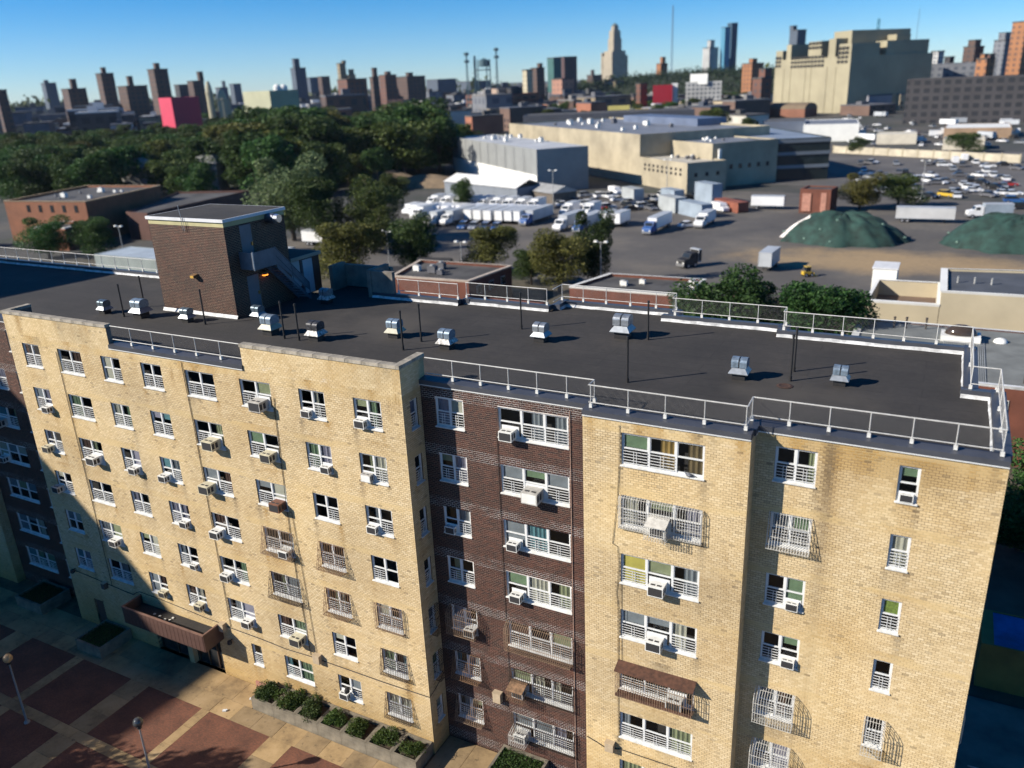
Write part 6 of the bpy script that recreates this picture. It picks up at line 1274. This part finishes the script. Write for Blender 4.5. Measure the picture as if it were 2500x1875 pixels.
# ================================================================== SKYLINE
HAZE = 0.00003
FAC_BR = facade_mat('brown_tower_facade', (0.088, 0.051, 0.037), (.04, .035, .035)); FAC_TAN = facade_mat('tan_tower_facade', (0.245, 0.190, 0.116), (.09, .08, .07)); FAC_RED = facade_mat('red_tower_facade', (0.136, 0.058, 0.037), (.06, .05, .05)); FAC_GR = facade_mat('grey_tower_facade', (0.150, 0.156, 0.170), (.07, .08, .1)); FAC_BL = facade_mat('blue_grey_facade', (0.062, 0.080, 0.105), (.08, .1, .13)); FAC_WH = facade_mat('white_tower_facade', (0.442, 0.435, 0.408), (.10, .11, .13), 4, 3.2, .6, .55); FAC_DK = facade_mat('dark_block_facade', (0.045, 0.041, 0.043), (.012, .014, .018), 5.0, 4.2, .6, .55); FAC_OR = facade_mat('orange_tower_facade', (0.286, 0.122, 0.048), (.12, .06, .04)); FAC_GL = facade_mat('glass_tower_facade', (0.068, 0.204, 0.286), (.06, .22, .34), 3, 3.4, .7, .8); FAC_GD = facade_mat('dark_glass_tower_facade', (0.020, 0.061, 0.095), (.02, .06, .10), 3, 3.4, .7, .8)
FAC_SAL = facade_mat('salmon_facade', (0.340, 0.170, 0.116), (.2, .12, .09)); FAC_CR = facade_mat('cream_facade', (0.408, 0.360, 0.245), (.3, .26, .18))
def tower(x0, x1, yt, D, mat, label, rot=None, bulk=None, depth=None, name='apartment_tower', cat='tower', group=None, roofm=TAR):
    """far block spanning x0..x1 on the print, top at yt, at distance D; bulk = (x0, x1, yt) of the roof tank house"""
    xc = (x0 + x1) / 2; p = dp(xc, yt, D); yb = dp(x0, yt, D); yc = dp(x1, yt, D); W = (yc - yb).length; rot = (-16 if x0 < 500 else -26 if x0 < 1200 else -38) if rot is None else rot; rz = radians(rot)
    az = atan2(p.y - CAM.y, p.x - CAM.x) - pi / 2; rel = rz - az; k = abs(cos(rel)) + abs(sin(rel)); a = W / k; h = max(5, p.z)
    t = thing(name, label, cat, (p.x, p.y, 0), rz, group); part('block', MB().box(-a / 2, -a / 2, 0, a / 2, a / 2, h), mat, t); part('roof_edge', MB().box(-a / 2 - .4, -a / 2 - .4, h, a / 2 + .4, a / 2 + .4, h + .9), roofm, t)
    if bulk:
        q0, q1 = dp(bulk[0], bulk[2], D), dp(bulk[1], bulk[2], D); w = (q1 - q0).length / k; c = (q0 + q1) / 2 - p; cx = c.x * cos(-rz) - c.y * sin(-rz); cy = c.x * sin(-rz) + c.y * cos(-rz)
        part('tank_house', MB().box(cx - w / 2, cy - w / 2, h, cx + w / 2, cy + w / 2, q0.z), mat, t); part('tank_house_roof', MB().box(cx - w / 2 - .3, cy - w / 2 - .3, q0.z, cx + w / 2 + .3, cy + w / 2 + .3, q0.z + .6), roofm, t)
    return t, p, a, h
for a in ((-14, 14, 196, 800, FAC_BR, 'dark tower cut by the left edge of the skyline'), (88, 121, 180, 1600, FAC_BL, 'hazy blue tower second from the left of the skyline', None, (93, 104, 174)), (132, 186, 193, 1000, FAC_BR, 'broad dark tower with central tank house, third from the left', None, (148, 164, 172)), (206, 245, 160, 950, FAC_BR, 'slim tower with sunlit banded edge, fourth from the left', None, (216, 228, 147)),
          (253, 318, 187, 980, FAC_BR, 'broad dark tower left of the tallest slim tower', None, (272, 286, 166)), (318, 362, 151, 900, FAC_BR, 'tallest dark slim tower above the pink building', None, (330, 344, 138)), (376, 406, 184, 1150, FAC_DK, 'low dark block right of the tallest slim tower'), (404, 440, 176, 1050, FAC_BR, 'tower with pale stair shaft beside the cream church towers', None, (424, 438, 156)),
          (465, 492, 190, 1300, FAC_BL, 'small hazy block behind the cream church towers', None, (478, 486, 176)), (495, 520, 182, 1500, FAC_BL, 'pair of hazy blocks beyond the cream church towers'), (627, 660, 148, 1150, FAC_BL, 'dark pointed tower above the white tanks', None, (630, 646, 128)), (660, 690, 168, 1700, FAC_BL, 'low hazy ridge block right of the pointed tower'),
          (686, 712, 166, 1500, FAC_BR, 'small hazy dark block left of the tan slim tower'), (727, 746, 138, 1100, FAC_TAN, 'tan slim tower above the red brick housing', None, (737, 747, 132)), (746, 768, 163, 1100, FAC_TAN, 'short tan tower beside the tan slim tower', None, (752, 764, 151)), (728, 792, 172, 900, FAC_RED, 'red brick housing block in the middle of the left skyline'),
          (798, 818, 168, 850, FAC_BR, 'dark tower right of the red brick housing', None, (802, 814, 148)), (818, 856, 163, 1000, FAC_RED, 'stepped reddish tower right of the dark tower', None, (830, 844, 156)), (856, 918, 166, 1100, FAC_BR, 'wide low dark tower left of the masts', None, (876, 892, 158)), (920, 985, 172, 1500, FAC_BL, 'long hazy block behind the light masts'),
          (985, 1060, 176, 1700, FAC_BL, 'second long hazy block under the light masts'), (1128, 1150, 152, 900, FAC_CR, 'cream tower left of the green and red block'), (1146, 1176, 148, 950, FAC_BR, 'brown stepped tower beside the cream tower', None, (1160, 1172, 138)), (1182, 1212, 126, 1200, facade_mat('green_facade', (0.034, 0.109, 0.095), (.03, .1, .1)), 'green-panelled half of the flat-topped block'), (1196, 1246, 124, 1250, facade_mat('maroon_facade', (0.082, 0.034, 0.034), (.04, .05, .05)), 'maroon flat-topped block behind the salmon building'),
          (1192, 1240, 171, 800, FAC_SAL, 'salmon pink building below the flat-topped block'), (1268, 1300, 163, 1600, FAC_BR, 'low brown block left of the stepped spire tower', None, (1276, 1284, 152)), (1518, 1552, 104, 1500, FAC_WH, 'white and dark striped tower left of the blue glass tower', None, (1528, 1544, 88)), (1558, 1578, 60, 1500, FAC_GL, 'light half of the blue glass tower'), (1572, 1594, 51, 1530, FAC_GD, 'dark taller half of the blue glass tower'),
          (1418, 1442, 138, 1400, FAC_OR, 'copper-domed church block on the wooded hill', None, (1426, 1438, 124)), (1604, 1650, 138, 1000, FAC_OR, 'orange and white block at the end of the wooded hill', None, (1618, 1636, 128)), (1374, 1398, 182, 700, FAC_RED, 'small red brick block left of the bright red wall'), (1626, 1668, 170, 640, FAC_RED, 'stepped red brick block left of the huge concrete store', None, (1640, 1668, 150)),
          (1706, 1742, 66, 1200, FAC_BL, 'blue tower with white rounded top behind the concrete store', None, (1706, 1722, 57)), (1966, 2002, 106, 900, FAC_RED, 'reddish building under construction right of the concrete store', None, (1972, 1996, 97)), (2012, 2040, 112, 850, FAC_WH, 'white slab block beside the red construction', None), (2040, 2062, 124, 900, FAC_DK, 'dark block right of the white slab'), (2082, 2126, 102, 900, FAC_BR, 'brown twin tower with bristling roof', None, (2092, 2120, 88)),
          (2126, 2150, 118, 850, FAC_RED, 'low red block between the brown tower and grey tower'), (2148, 2190, 88, 1000, FAC_GR, 'grey banded tower left of the orange edge tower', None, (2158, 2184, 72)), (2188, 2240, 48, 900, FAC_OR, 'tall orange tower cut by the right edge'), (2110, 2150, 128, 700, FAC_OR, 'orange low block with white roof box at right', None, (2118, 2134, 118))):
    tower(*a)
# stepped spire tower
p = dp(1328, 110, 2200); sc = 2200 / 2011 * S8; t = thing('clock_tower', 'tall tan stepped tower tapering to a pointed crown', 'tower', (p.x, p.y, 0), radians(-35)); SP = facade_mat('spire_stone', (0.340, 0.286, 0.204), (.22, .19, .15), 7, 5, .35, .7)
hz = lambda y: dp(1328, y, 2200).z
for w, z0, z1 in ((46, 0, hz(120)), (38, hz(120), hz(110)), (24, hz(110), hz(84)), (20, hz(84), hz(66)), (13, hz(66), hz(57))): part('stage', MB().box(-w / 2, -w / 2, z0, w / 2, w / 2, z1), SP, t)
part('corner_turret', MB().box(-24.5, -24.5, 0, -19, -19, hz(113)).box(19, -24.5, 0, 24.5, -19, hz(113)), SP, t)
part('crown', MB().lathe([(8, hz(57)), (6.5, hz(53)), (2.5, hz(51)), (.4, hz(49))], 12), M('green_copper', (.10, .13, .12), .7), t)
# masts with lamp heads and a tank frame on the brick works
def mast(x, yt, yb, D, w, lab, heads=True, mat=None):
    a, b = dp(x, yb, D), dp(x, yt, D); mat = mat or M('teal_mast', (.05, .10, .12), .6); t = thing('mast', lab, 'mast', (a.x, a.y, 0)); h = b.z
    mb = MB()
    for sx, sy in ((-1, -1), (1, -1), (1, 1), (-1, 1)): mb.tube((sx * w, sy * w, 0), (sx * w * .4, sy * w * .4, h), w * .16, 5)
    part('lattice', mb, mat, t)
    br = MB(); n = int(h / (w * 4)) + 1
    for i in range(n):
        q0, q1 = 1 - .6 * i / n, 1 - .6 * (i + 1) / n; z0, z1 = h * i / n, h * (i + 1) / n
        br.tube((-w * q0, -w * q0, z0), (w * q1, -w * q1, z1), w * .10, 4).tube((w * q0, w * q0, z0), (-w * q1, w * q1, z1), w * .10, 4)
    part('bracing', br, mat, t)
    if heads:
        for z in (h, h - 6): part('lamp_ring', MB().lathe([(.2, z - 1.5), (2.2, z - 1.2), (2.2, z + .6), (.2, z + 1.2)], 10), mat, t)
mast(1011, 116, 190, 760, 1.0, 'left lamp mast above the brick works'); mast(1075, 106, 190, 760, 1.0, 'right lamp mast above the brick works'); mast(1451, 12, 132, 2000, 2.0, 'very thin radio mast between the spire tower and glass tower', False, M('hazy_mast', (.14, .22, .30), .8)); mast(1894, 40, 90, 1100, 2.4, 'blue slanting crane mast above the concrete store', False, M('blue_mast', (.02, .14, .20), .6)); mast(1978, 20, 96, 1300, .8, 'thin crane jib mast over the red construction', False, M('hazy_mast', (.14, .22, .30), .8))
p = dp(1043, 128, 760); a = dp(1043, 180, 760); t = thing('tank_frame', 'steel tank frame between the two lamp masts', 'water tower', (a.x, a.y, 0)); TE = M('teal_mast', (.05, .10, .12), .6); b = MB()
for sx, sy in ((-6, -3), (6, -3), (6, 3), (-6, 3)): b.tube((sx, sy, 0), (sx, sy, p.z), .5, 5)
part('legs', b, TE, t); part('tank', MB().lathe([(0, p.z - 6), (4.5, p.z - 6), (4.5, p.z - 1), (0, p.z + 1)], 12, (2, 0, 0)), TE, t); part('beam', MB().box(-6.5, -3.5, p.z - 9, 6.5, 3.5, p.z - 8), TE, t); part('chimney', MB().tube((-7, 0, 0), (-7, 0, p.z + 3), .9, 8), TE, t)
# brick works with banded windows
A2, B2 = gp(968, 250), gp(1057, 262); q = dp(1057, 205, (B2 - CAM).xy.length); hB = q.z
ba = radians(-38); L1 = 52; c = (B2.x - cos(ba) * L1, B2.y - sin(ba) * L1)
R_ = rect(c, L1, 48, ba); t, c0 = quad_building('brick_works', 'large red-brown brick works with bands of windows below the masts', 'factory', R_, hB, M('works_brick', (0.155, 0.068, 0.043), .85, .2, .1), TAR, parapet=.6)
for i in range(4):
    z = hB * (.12 + .22 * i)
    face_windows(t, c0, R_[0], R_[1], (z,), 7, 5.6, hB * .10, M('works_sash', (.16, .16, .17), .6), s0=.03, s1=.97); face_windows(t, c0, R_[1], R_[2], (z,), 6, 5.6, hB * .10, M('works_sash', (.16, .16, .17), .6), s0=.03, s1=.97)
part('penthouse', MB().obox((-4, 6, hB + 2), (18, 12, 5), ba), M('works_pent', (.33, .24, .18), .8), t); part('penthouse', MB().obox((12, 2, hB + 2), (12, 10, 6), ba), FAC_DK, t)
# huge concrete cold store
Hs = 45.0; k5 = lambda zx, zy: on_z(1860 + zx * .28933, zy * .28933, Hs)
a, b, c = k5(105, 440), k5(760, 390), k5(1220, 380); sc = .78
ref = Vector((b.x, b.y)); ang = radians(-45.9); LA, LB = 92, 70; c0_ = (ref.x - cos(ang) * LA, ref.y - sin(ang) * LA)
R_ = rect(c0_, LA, LB, ang); CONB = M('store_concrete', (0.310, 0.273, 0.180), .85, .16, .05, detail=8)
t, c0 = quad_building('cold_store', 'huge windowless pale concrete store towering over the yards', 'warehouse', R_, Hs * .86, CONB, TAR, parapet=.8)
ux, uy = (cos(ang), sin(ang)), (-sin(ang), cos(ang))
def loc(s, d, z): return (R_[0][0] + ux[0] * s + uy[0] * d - c0.x, R_[0][1] + ux[1] * s + uy[1] * d - c0.y, z)
def blk(nm, s0, s1, d0, d1, z0, z1, m=CONB): part(nm, MB().obox(loc((s0 + s1) / 2, (d0 + d1) / 2, (z0 + z1) / 2), (s1 - s0, d1 - d0, z1 - z0), ang), m, t)
z0 = Hs * .86
blk('tower_block', 0, 9, .3, 20, z0, Hs + .5); blk('tower_block', 14, 20, .3, 18, z0, Hs + 4.5); blk('tower_block', 34, 50, 6, 40, z0, Hs + 5.5); blk('penthouse', 58, 78, 10, 60, z0, Hs + 11); blk('tower_block', 66, 74, .3, 12, z0, Hs + 6); blk('tower_block', 78, 91.5, .3, 24, z0, Hs + 2); blk('penthouse', 70, 91, 30, 66, z0, Hs + 3); blk('tank', 76, 88, 40, 52, Hs + 3, Hs + 7)
HOLE = M('dark_opening', (.03, .028, .025), .9)
hm = MB().box(-1.5, -.35, 0, 1.5, .1, 1.9).mesh('opening')
def holes(s0, n, zb, rows, d=0.0):
    for r in range(rows):
        for i in range(n):
            o = part('opening', hm, HOLE, t, loc=loc(s0 + i * 4.2, d - .05, zb + r * 3.0), rz=ang)
holes(2, 2, Hs * .74, 3); holes(23, 10, Hs * .72, 3); holes(79, 3, Hs * .76, 4); holes(36, 4, Hs + .2, 2, 5.9)
for s in (12, 21, 40, 47, 66, 76): blk('rib', s, s + 1.0, -.35, .2, 0, Hs * .72)
# barrel-roofed brick shed in front of it
p = gp(1672, 252); t = thing('vaulted_shed', 'long brick shed with curved brown roof before the concrete store', 'shed', (p.x, p.y, 0), radians(-22)); L = 58; w = 8
part('walls', MB().box(-L / 2, -w, 0, L / 2, w, 5.5), M('shed_brick', (0.186, 0.081, 0.050), .85, .2, .1), t); part('vault', MB().extr_x([(w * cos(a), 5.5 + 4 * sin(a)) for a in np.linspace(0, pi, 13)], -L / 2, L / 2), M('brown_vault', (.15, .11, .07), .85, .2, .1), t)
# ornate white, bright red and other blocks on the rise
def slab_block(x0, x1, yt, yb, D, mat, lab, dep=14, cat='building', side=None, rot=None):
    t, c0 = hall('city_block', x0, x1, yt, yb, D, dep, mat, TAR, lab, parapet=.3, cat=cat, ang=rot); return t
slab_block(1410, 1452, 184, 222, 690, M('bright_red_wall', (0.310, 0.007, 0.019), .6, .08, .1), 'bright red painted wall of a city block'); slab_block(1450, 1463, 180, 224, 695, WALLW, 'narrow white end wall beside the bright red wall')
t = slab_block(1480, 1558, 176, 216, 720, FAC_WH, 'ornate white fronted block with stepped gable'); R3 = dp(1512, 168, 720); q = t.location
part('gable', MB().obox((-2, -7, R3.z - 1), (14, 2, 8), atan2(0, 1)), WALLW, t)
slab_block(1345, 1372, 205, 262, 640, M('bright_pink_wall', (0.465, 0.043, 0.081), .6, .08, .1), 'bright pink end wall of a long building behind the park', 40, rot=radians(-38)) if False else None
pa, pb_ = dp(345, 230, 620), dp(372, 232, 620); hP = dp(358, 206, 620).z; ang = radians(-47)
quad_building('pink_building', 'bright pink painted building rising behind the park trees', 'building', rect((pa.x, pa.y), 34, 17, radians(-28)), hP - 1.5, M('bright_pink_wall', (0.484, 0.037, 0.074), .6, .08, .1), TAR, parapet=.3)
# cream church towers
for x0, x1, yt, yb, lab in ((440, 456, 176, 232, 'cream church tower beside the pink building, left one'), (466, 488, 194, 246, 'rounded cream church tower beside the pink building, right one'), (488, 496, 214, 236, 'small cream turret beside the rounded church tower')):
    a, b = dp(x0, yt, 700), dp(x1, yt, 700); w = (b - a).length; p = (a + b) / 2; t = thing('church_tower', lab, 'church tower', (p.x, p.y, 0), radians(-40)); part('shaft', MB().lathe([(w * .5, 0), (w * .5, a.z * .8), (w * .42, a.z * .9), (w * .2, a.z), (0, a.z)], 10), M('church_cream', (0.384, 0.341, 0.223), .7, .1, .1), t); part('ledge', MB().lathe([(w * .52, a.z * .78), (w * .56, a.z * .8), (w * .52, a.z * .82)], 10), M('church_cream', (0.384, 0.341, 0.223), .7, .1, .1), t)
slab_block(526, 632, 196, 215, 560, M('pale_yellow_wall', (0.347, 0.341, 0.223), .7, .1, .1), 'long pale yellow hall above the park trees', 20, rot=radians(-14))
for x, y, lab in ((598, 186, 'bright white tank on the pale yellow hall, left one'), (612, 184, 'bright white tank on the pale yellow hall, right one')):
    p = dp(x, y, 575); t = thing('roof_tank', lab, 'tank', (p.x, p.y, dp(x, 200, 575).z)); part('drum', MB().lathe([(0, 0), (2.4, 0), (2.4, 3.5), (1.2, 4.8), (0, 5)], 14), WALLW, t)
slab_block(1313, 1360, 229, 244, 560, M('pale_yellow_wall2', (.62, .52, .16), .7, .1, .1), 'yellow low block in the middle distance', 10); slab_block(1372, 1400, 236, 250, 520, M('yellow_wall', (.55, .40, .10), .7, .2, .2), 'small yellow and white block right of the yellow low block', 8)
slab_block(840, 872, 215, 235, 600, FAC_SAL, 'small salmon house front above the park trees', 10); slab_block(890, 908, 240, 262, 480, FAC_CR, 'tiny cream house front at the top of the park', 8)
slab_block(1952, 2275, 166, 242, 540, FAC_DK, 'long dark loft block with rows of windows right of the concrete store', 26)
slab_block(1960, 2150, 136, 160, 760, FAC_GR, 'long blue-grey loft roof band behind the dark loft blocks', 30); slab_block(1650, 1740, 262, 275, 430, M('blue_shed_roof', (.10, .12, .16), .6, .15, .1), 'low blue-grey shed line behind the glass office', 20); slab_block(1130, 1500, 243, 262, 470, M('dark_shed_line', (.06, .065, .08), .7, .2, .1), 'low dark shed line behind the beige warehouse', 30)
# small houses filling the streets between (six kinds, copied)
HWALL = [('brick-red', M('house_red', (.30, .12, .07), .85, .2, .1)), ('sandy', M('house_sand', (.42, .34, .22), .85, .2, .1)), ('dark brown', M('house_brown', (.13, .08, .06), .85, .2, .1)), ('off-white', M('house_white', (.5, .48, .42), .85, .2, .1)), ('near-black', M('house_black', (.08, .075, .075), .85, .2, .1)), ('grey', M('house_grey', (.24, .24, .26), .85, .2, .1))]
def small_house(seed):
    r = random.Random(seed); w, d, h = r.uniform(9, 18), r.uniform(10, 22), r.uniform(7, 13); b = MB().box(-w / 2, -d / 2, 0, w / 2, d / 2, h); n = len(b.f)
    b.box(-w / 2 - .2, -d / 2 - .2, h - .1, w / 2 + .2, d / 2 + .2, h + .5); b.box(-w / 4, 0, h + .5, 0, d / 5, h + 2.6)
    nr = len(b.f)
    for s in (-1, 1):
        for i in range(3):
            for k in range(2): b.box(-w / 2 + w * (i + .3) / 3, s * d / 2 - .05, 1.5 + k * 3.2, -w / 2 + w * (i + .65) / 3, s * d / 2 + .05, 3.2 + k * 3.2)
    me = b.mesh('row_house'); me.materials.append(HWALL[0][1]); me.materials.append(M_per_object('row_house_roofs', [(.06, .06, .06), (.11, .11, .12), (.5, .5, .5), (.08, .075, .07), (.18, .17, .16), (.06, .07, .09)], .85)); me.materials.append(DGLASS)
    for i, f in enumerate(me.polygons): f.material_index = 0 if i < n else (1 if i < nr else 2)
    return me
SKYW = [('dark brown', FAC_BR), ('reddish', FAC_RED), ('grey', FAC_GR), ('near-black', FAC_DK), ('tan', FAC_TAN), ('blue-grey', FAC_BL)]
HM = [small_house(i) for i in range(6)]
zone = [(-5, 480, 620, 1600, 24, 'far left'), (480, 960, 640, 1500, 28, 'middle left'), (960, 1420, 500, 1300, 44, 'middle'), (1400, 1640, 480, 1000, 26, 'middle right'), (1780, 2210, 640, 900, 16, 'far right'), (-5, 700, 720, 1500, 84, 'left skyline'), (700, 1330, 700, 1500, 70, 'central skyline')]
for xa, xb, Da, Db, n, wh in zone:
    for i in range(n):
        x = random.uniform(xa, xb); D = random.uniform(Da, Db); yh = 222 - .0435 * x; p = dp(x, yh, D)
        o = link('row_house', HM[i % 6], None, None, (p.x, p.y, 0), DG + random.choice((0, pi / 2))); sk = 'skyline' in wh; o.scale = (random.uniform(1.4, 2.6), 1.8, random.uniform(.9, 2.2)) if sk else (1.3, 1.3, random.uniform(.8, 1.3)); hn, hm_ = random.choice(SKYW if sk else HWALL); o.material_slots[0].link = 'OBJECT'; o.material_slots[0].material = hm_; tag(o, f'{"mid-rise" if sk else "small"} {hn} {"block" if sk else "house"} in the {wh} streets', 'house', f'{"mid-rise blocks" if sk else "small houses"} in the {wh} streets')
# street trees between the houses, and the wooded hill
for xa, xb, Da, Db, n, wh in ((-5, 960, 640, 1500, 34, 'left'), (960, 1420, 430, 1200, 44, 'middle'), (1400, 1640, 430, 1100, 34, 'right')):
    for i in range(n):
        x = random.uniform(xa, xb); D = random.uniform(Da, Db); p = dp(x, 222 - .0435 * x, D); h = random.uniform(10, 16)
        tree(p.x, p.y, h, h * 1.2, random.choice((LEAF_A, LEAF_C)), f'street tree among the hazy houses in the {wh} distance', False, f'street trees in the {wh} distance', i)
r = np.random.default_rng(5)
hc = dp(1545, 150, 1300)
hb = MB(); n, m = 40, 8; vs = []
for i in range(n):
    for j in range(m + 1):
        a = 2 * pi * i / n; q = j / m; vs.append((300 * q * cos(a), 160 * q * sin(a), 30 * (1 - q ** 2) - .5))
ho = struct('wooded_hill', hb.add(vs, [(i * (m + 1) + j, ((i + 1) % n) * (m + 1) + j, ((i + 1) % n) * (m + 1) + j + 1, i * (m + 1) + j + 1) for i in range(n) for j in range(m)]), M('hill_earth', (.03, .04, .02), .95)); ho.location = (hc.x, hc.y, 0); ho.rotation_euler = (0, 0, .1)
def hs_():
    a = r.uniform(0, 2 * pi); q = sqrt(r.uniform(0, 1)); return (300 * q * cos(a), 160 * q * sin(a), 30 * (1 - q * q) + abs(r.normal(0, 4)) + 2 * sin(a * 17) * q)
fo = part('woods', leaf_cloud('woods', 26000, hs_, 1.5, r), leaf_mat('hill_leaf', (.008, .016, .006), (.016, .030, .010), (.03, .045, .015)), loc=(hc.x, hc.y, 0), rz=.1); fo['kind'] = 'stuff'; fo['label'] = 'dark woods covering the hill below the skyline'; fo['category'] = 'woods'
# ================================================================== tower beside the plaza (out of the picture; its shadow falls across the entrance)
E_ = [(-13.0, -5.9), (-12.5, 0), (-10.3, 6.84), (-8.7, 14.5), (-7.8, 28), (-6.3, 36.5)]
OFF = (-1.337 * 40, -1.134 * 40); poly = [(x + OFF[0], y + OFF[1]) for x, y in E_] + [(-88, 36.5 + OFF[1]), (-88, -5.9 + OFF[1])]
quad_building('apartment_tower', 'tall brick tower outside the picture that shades the entrance end of the plaza', 'tower', poly, 40.0, FAC_BR, TAR, parapet=.3)
for x, y, h, w, lab in ((-21.5, -19.5, 13.0, 8.5, 'street tree out of the picture whose leafy shadow falls on the red pavers'), (-28.5, -21.0, 12.0, 8.0, 'second street tree out of the picture beside the plaza')):
    tree(x, y, h, w, LEAF_B, lab, True, None, 1)

# low wooded and built-up line closing the view at the horizon
r = np.random.default_rng(9)
def hz_():
    x = r.uniform(-120, 2330); D = r.uniform(1500, 3400); p = dp(x, 222 - .0435 * x, D); return (p.x, p.y, abs(r.normal(0, 1)) * 9 * (1 + .5 * sin(x * .02)))
fw = part('distant_woods', leaf_cloud('distant_woods', 30000, hz_, 6.0, r), LEAF_A); fw['kind'] = 'stuff'; fw['label'] = 'low hazy belt of far trees along the horizon'; fw['category'] = 'woods'

# ================================================================== the air over the city
hb = MB().box(-4200, -140, -1.0, 1500, 4600, 300).mesh('haze'); hz_o = link('haze', hb); hz_o['kind'] = 'stuff'
m = bpy.data.materials.new('city_haze'); m.use_nodes = True; n_ = m.node_tree.nodes; n_.remove(n_['Principled BSDF'])
pv = n_.new('ShaderNodeVolumePrincipled'); pv.inputs['Color'].default_value = (.72, .82, 1.0, 1); pv.inputs['Density'].default_value = HAZE; pv.inputs['Anisotropy'].default_value = .2
m.node_tree.links.new(pv.outputs[0], n_['Material Output'].inputs['Volume']); hb.materials.append(m)

# ================================================================== tell apart the things that look alike
ONES = ['', 'first', 'second', 'third', 'fourth', 'fifth', 'sixth', 'seventh', 'eighth', 'ninth', 'tenth', 'eleventh', 'twelfth', 'thirteenth', 'fourteenth', 'fifteenth', 'sixteenth', 'seventeenth', 'eighteenth', 'nineteenth']
TENS = {2: ('twentieth', 'twenty'), 3: ('thirtieth', 'thirty'), 4: ('fortieth', 'forty'), 5: ('fiftieth', 'fifty'), 6: ('sixtieth', 'sixty'), 7: ('seventieth', 'seventy'), 8: ('eightieth', 'eighty'), 9: ('ninetieth', 'ninety')}
def ordinal(n):
    if n < 20: return ONES[n]
    t, o = divmod(n, 10); return TENS[t][0] if o == 0 else TENS[t][1] + '-' + ONES[o]
bylab = {}
for o in COL.objects:
    if o.parent is None and o.get('label'): bylab.setdefault(o['label'], []).append(o)
def print_x(o):
    d = Vector(o.location) - CAM; return d.dot(RIGHT) / max(.1, d.dot(FWD))
for lab, os_ in bylab.items():
    if len(os_) < 2: continue
    for i, o in enumerate(sorted(os_, key=print_x)): o['label'] = lab + ', ' + ordinal(i + 1) + ' from the left'
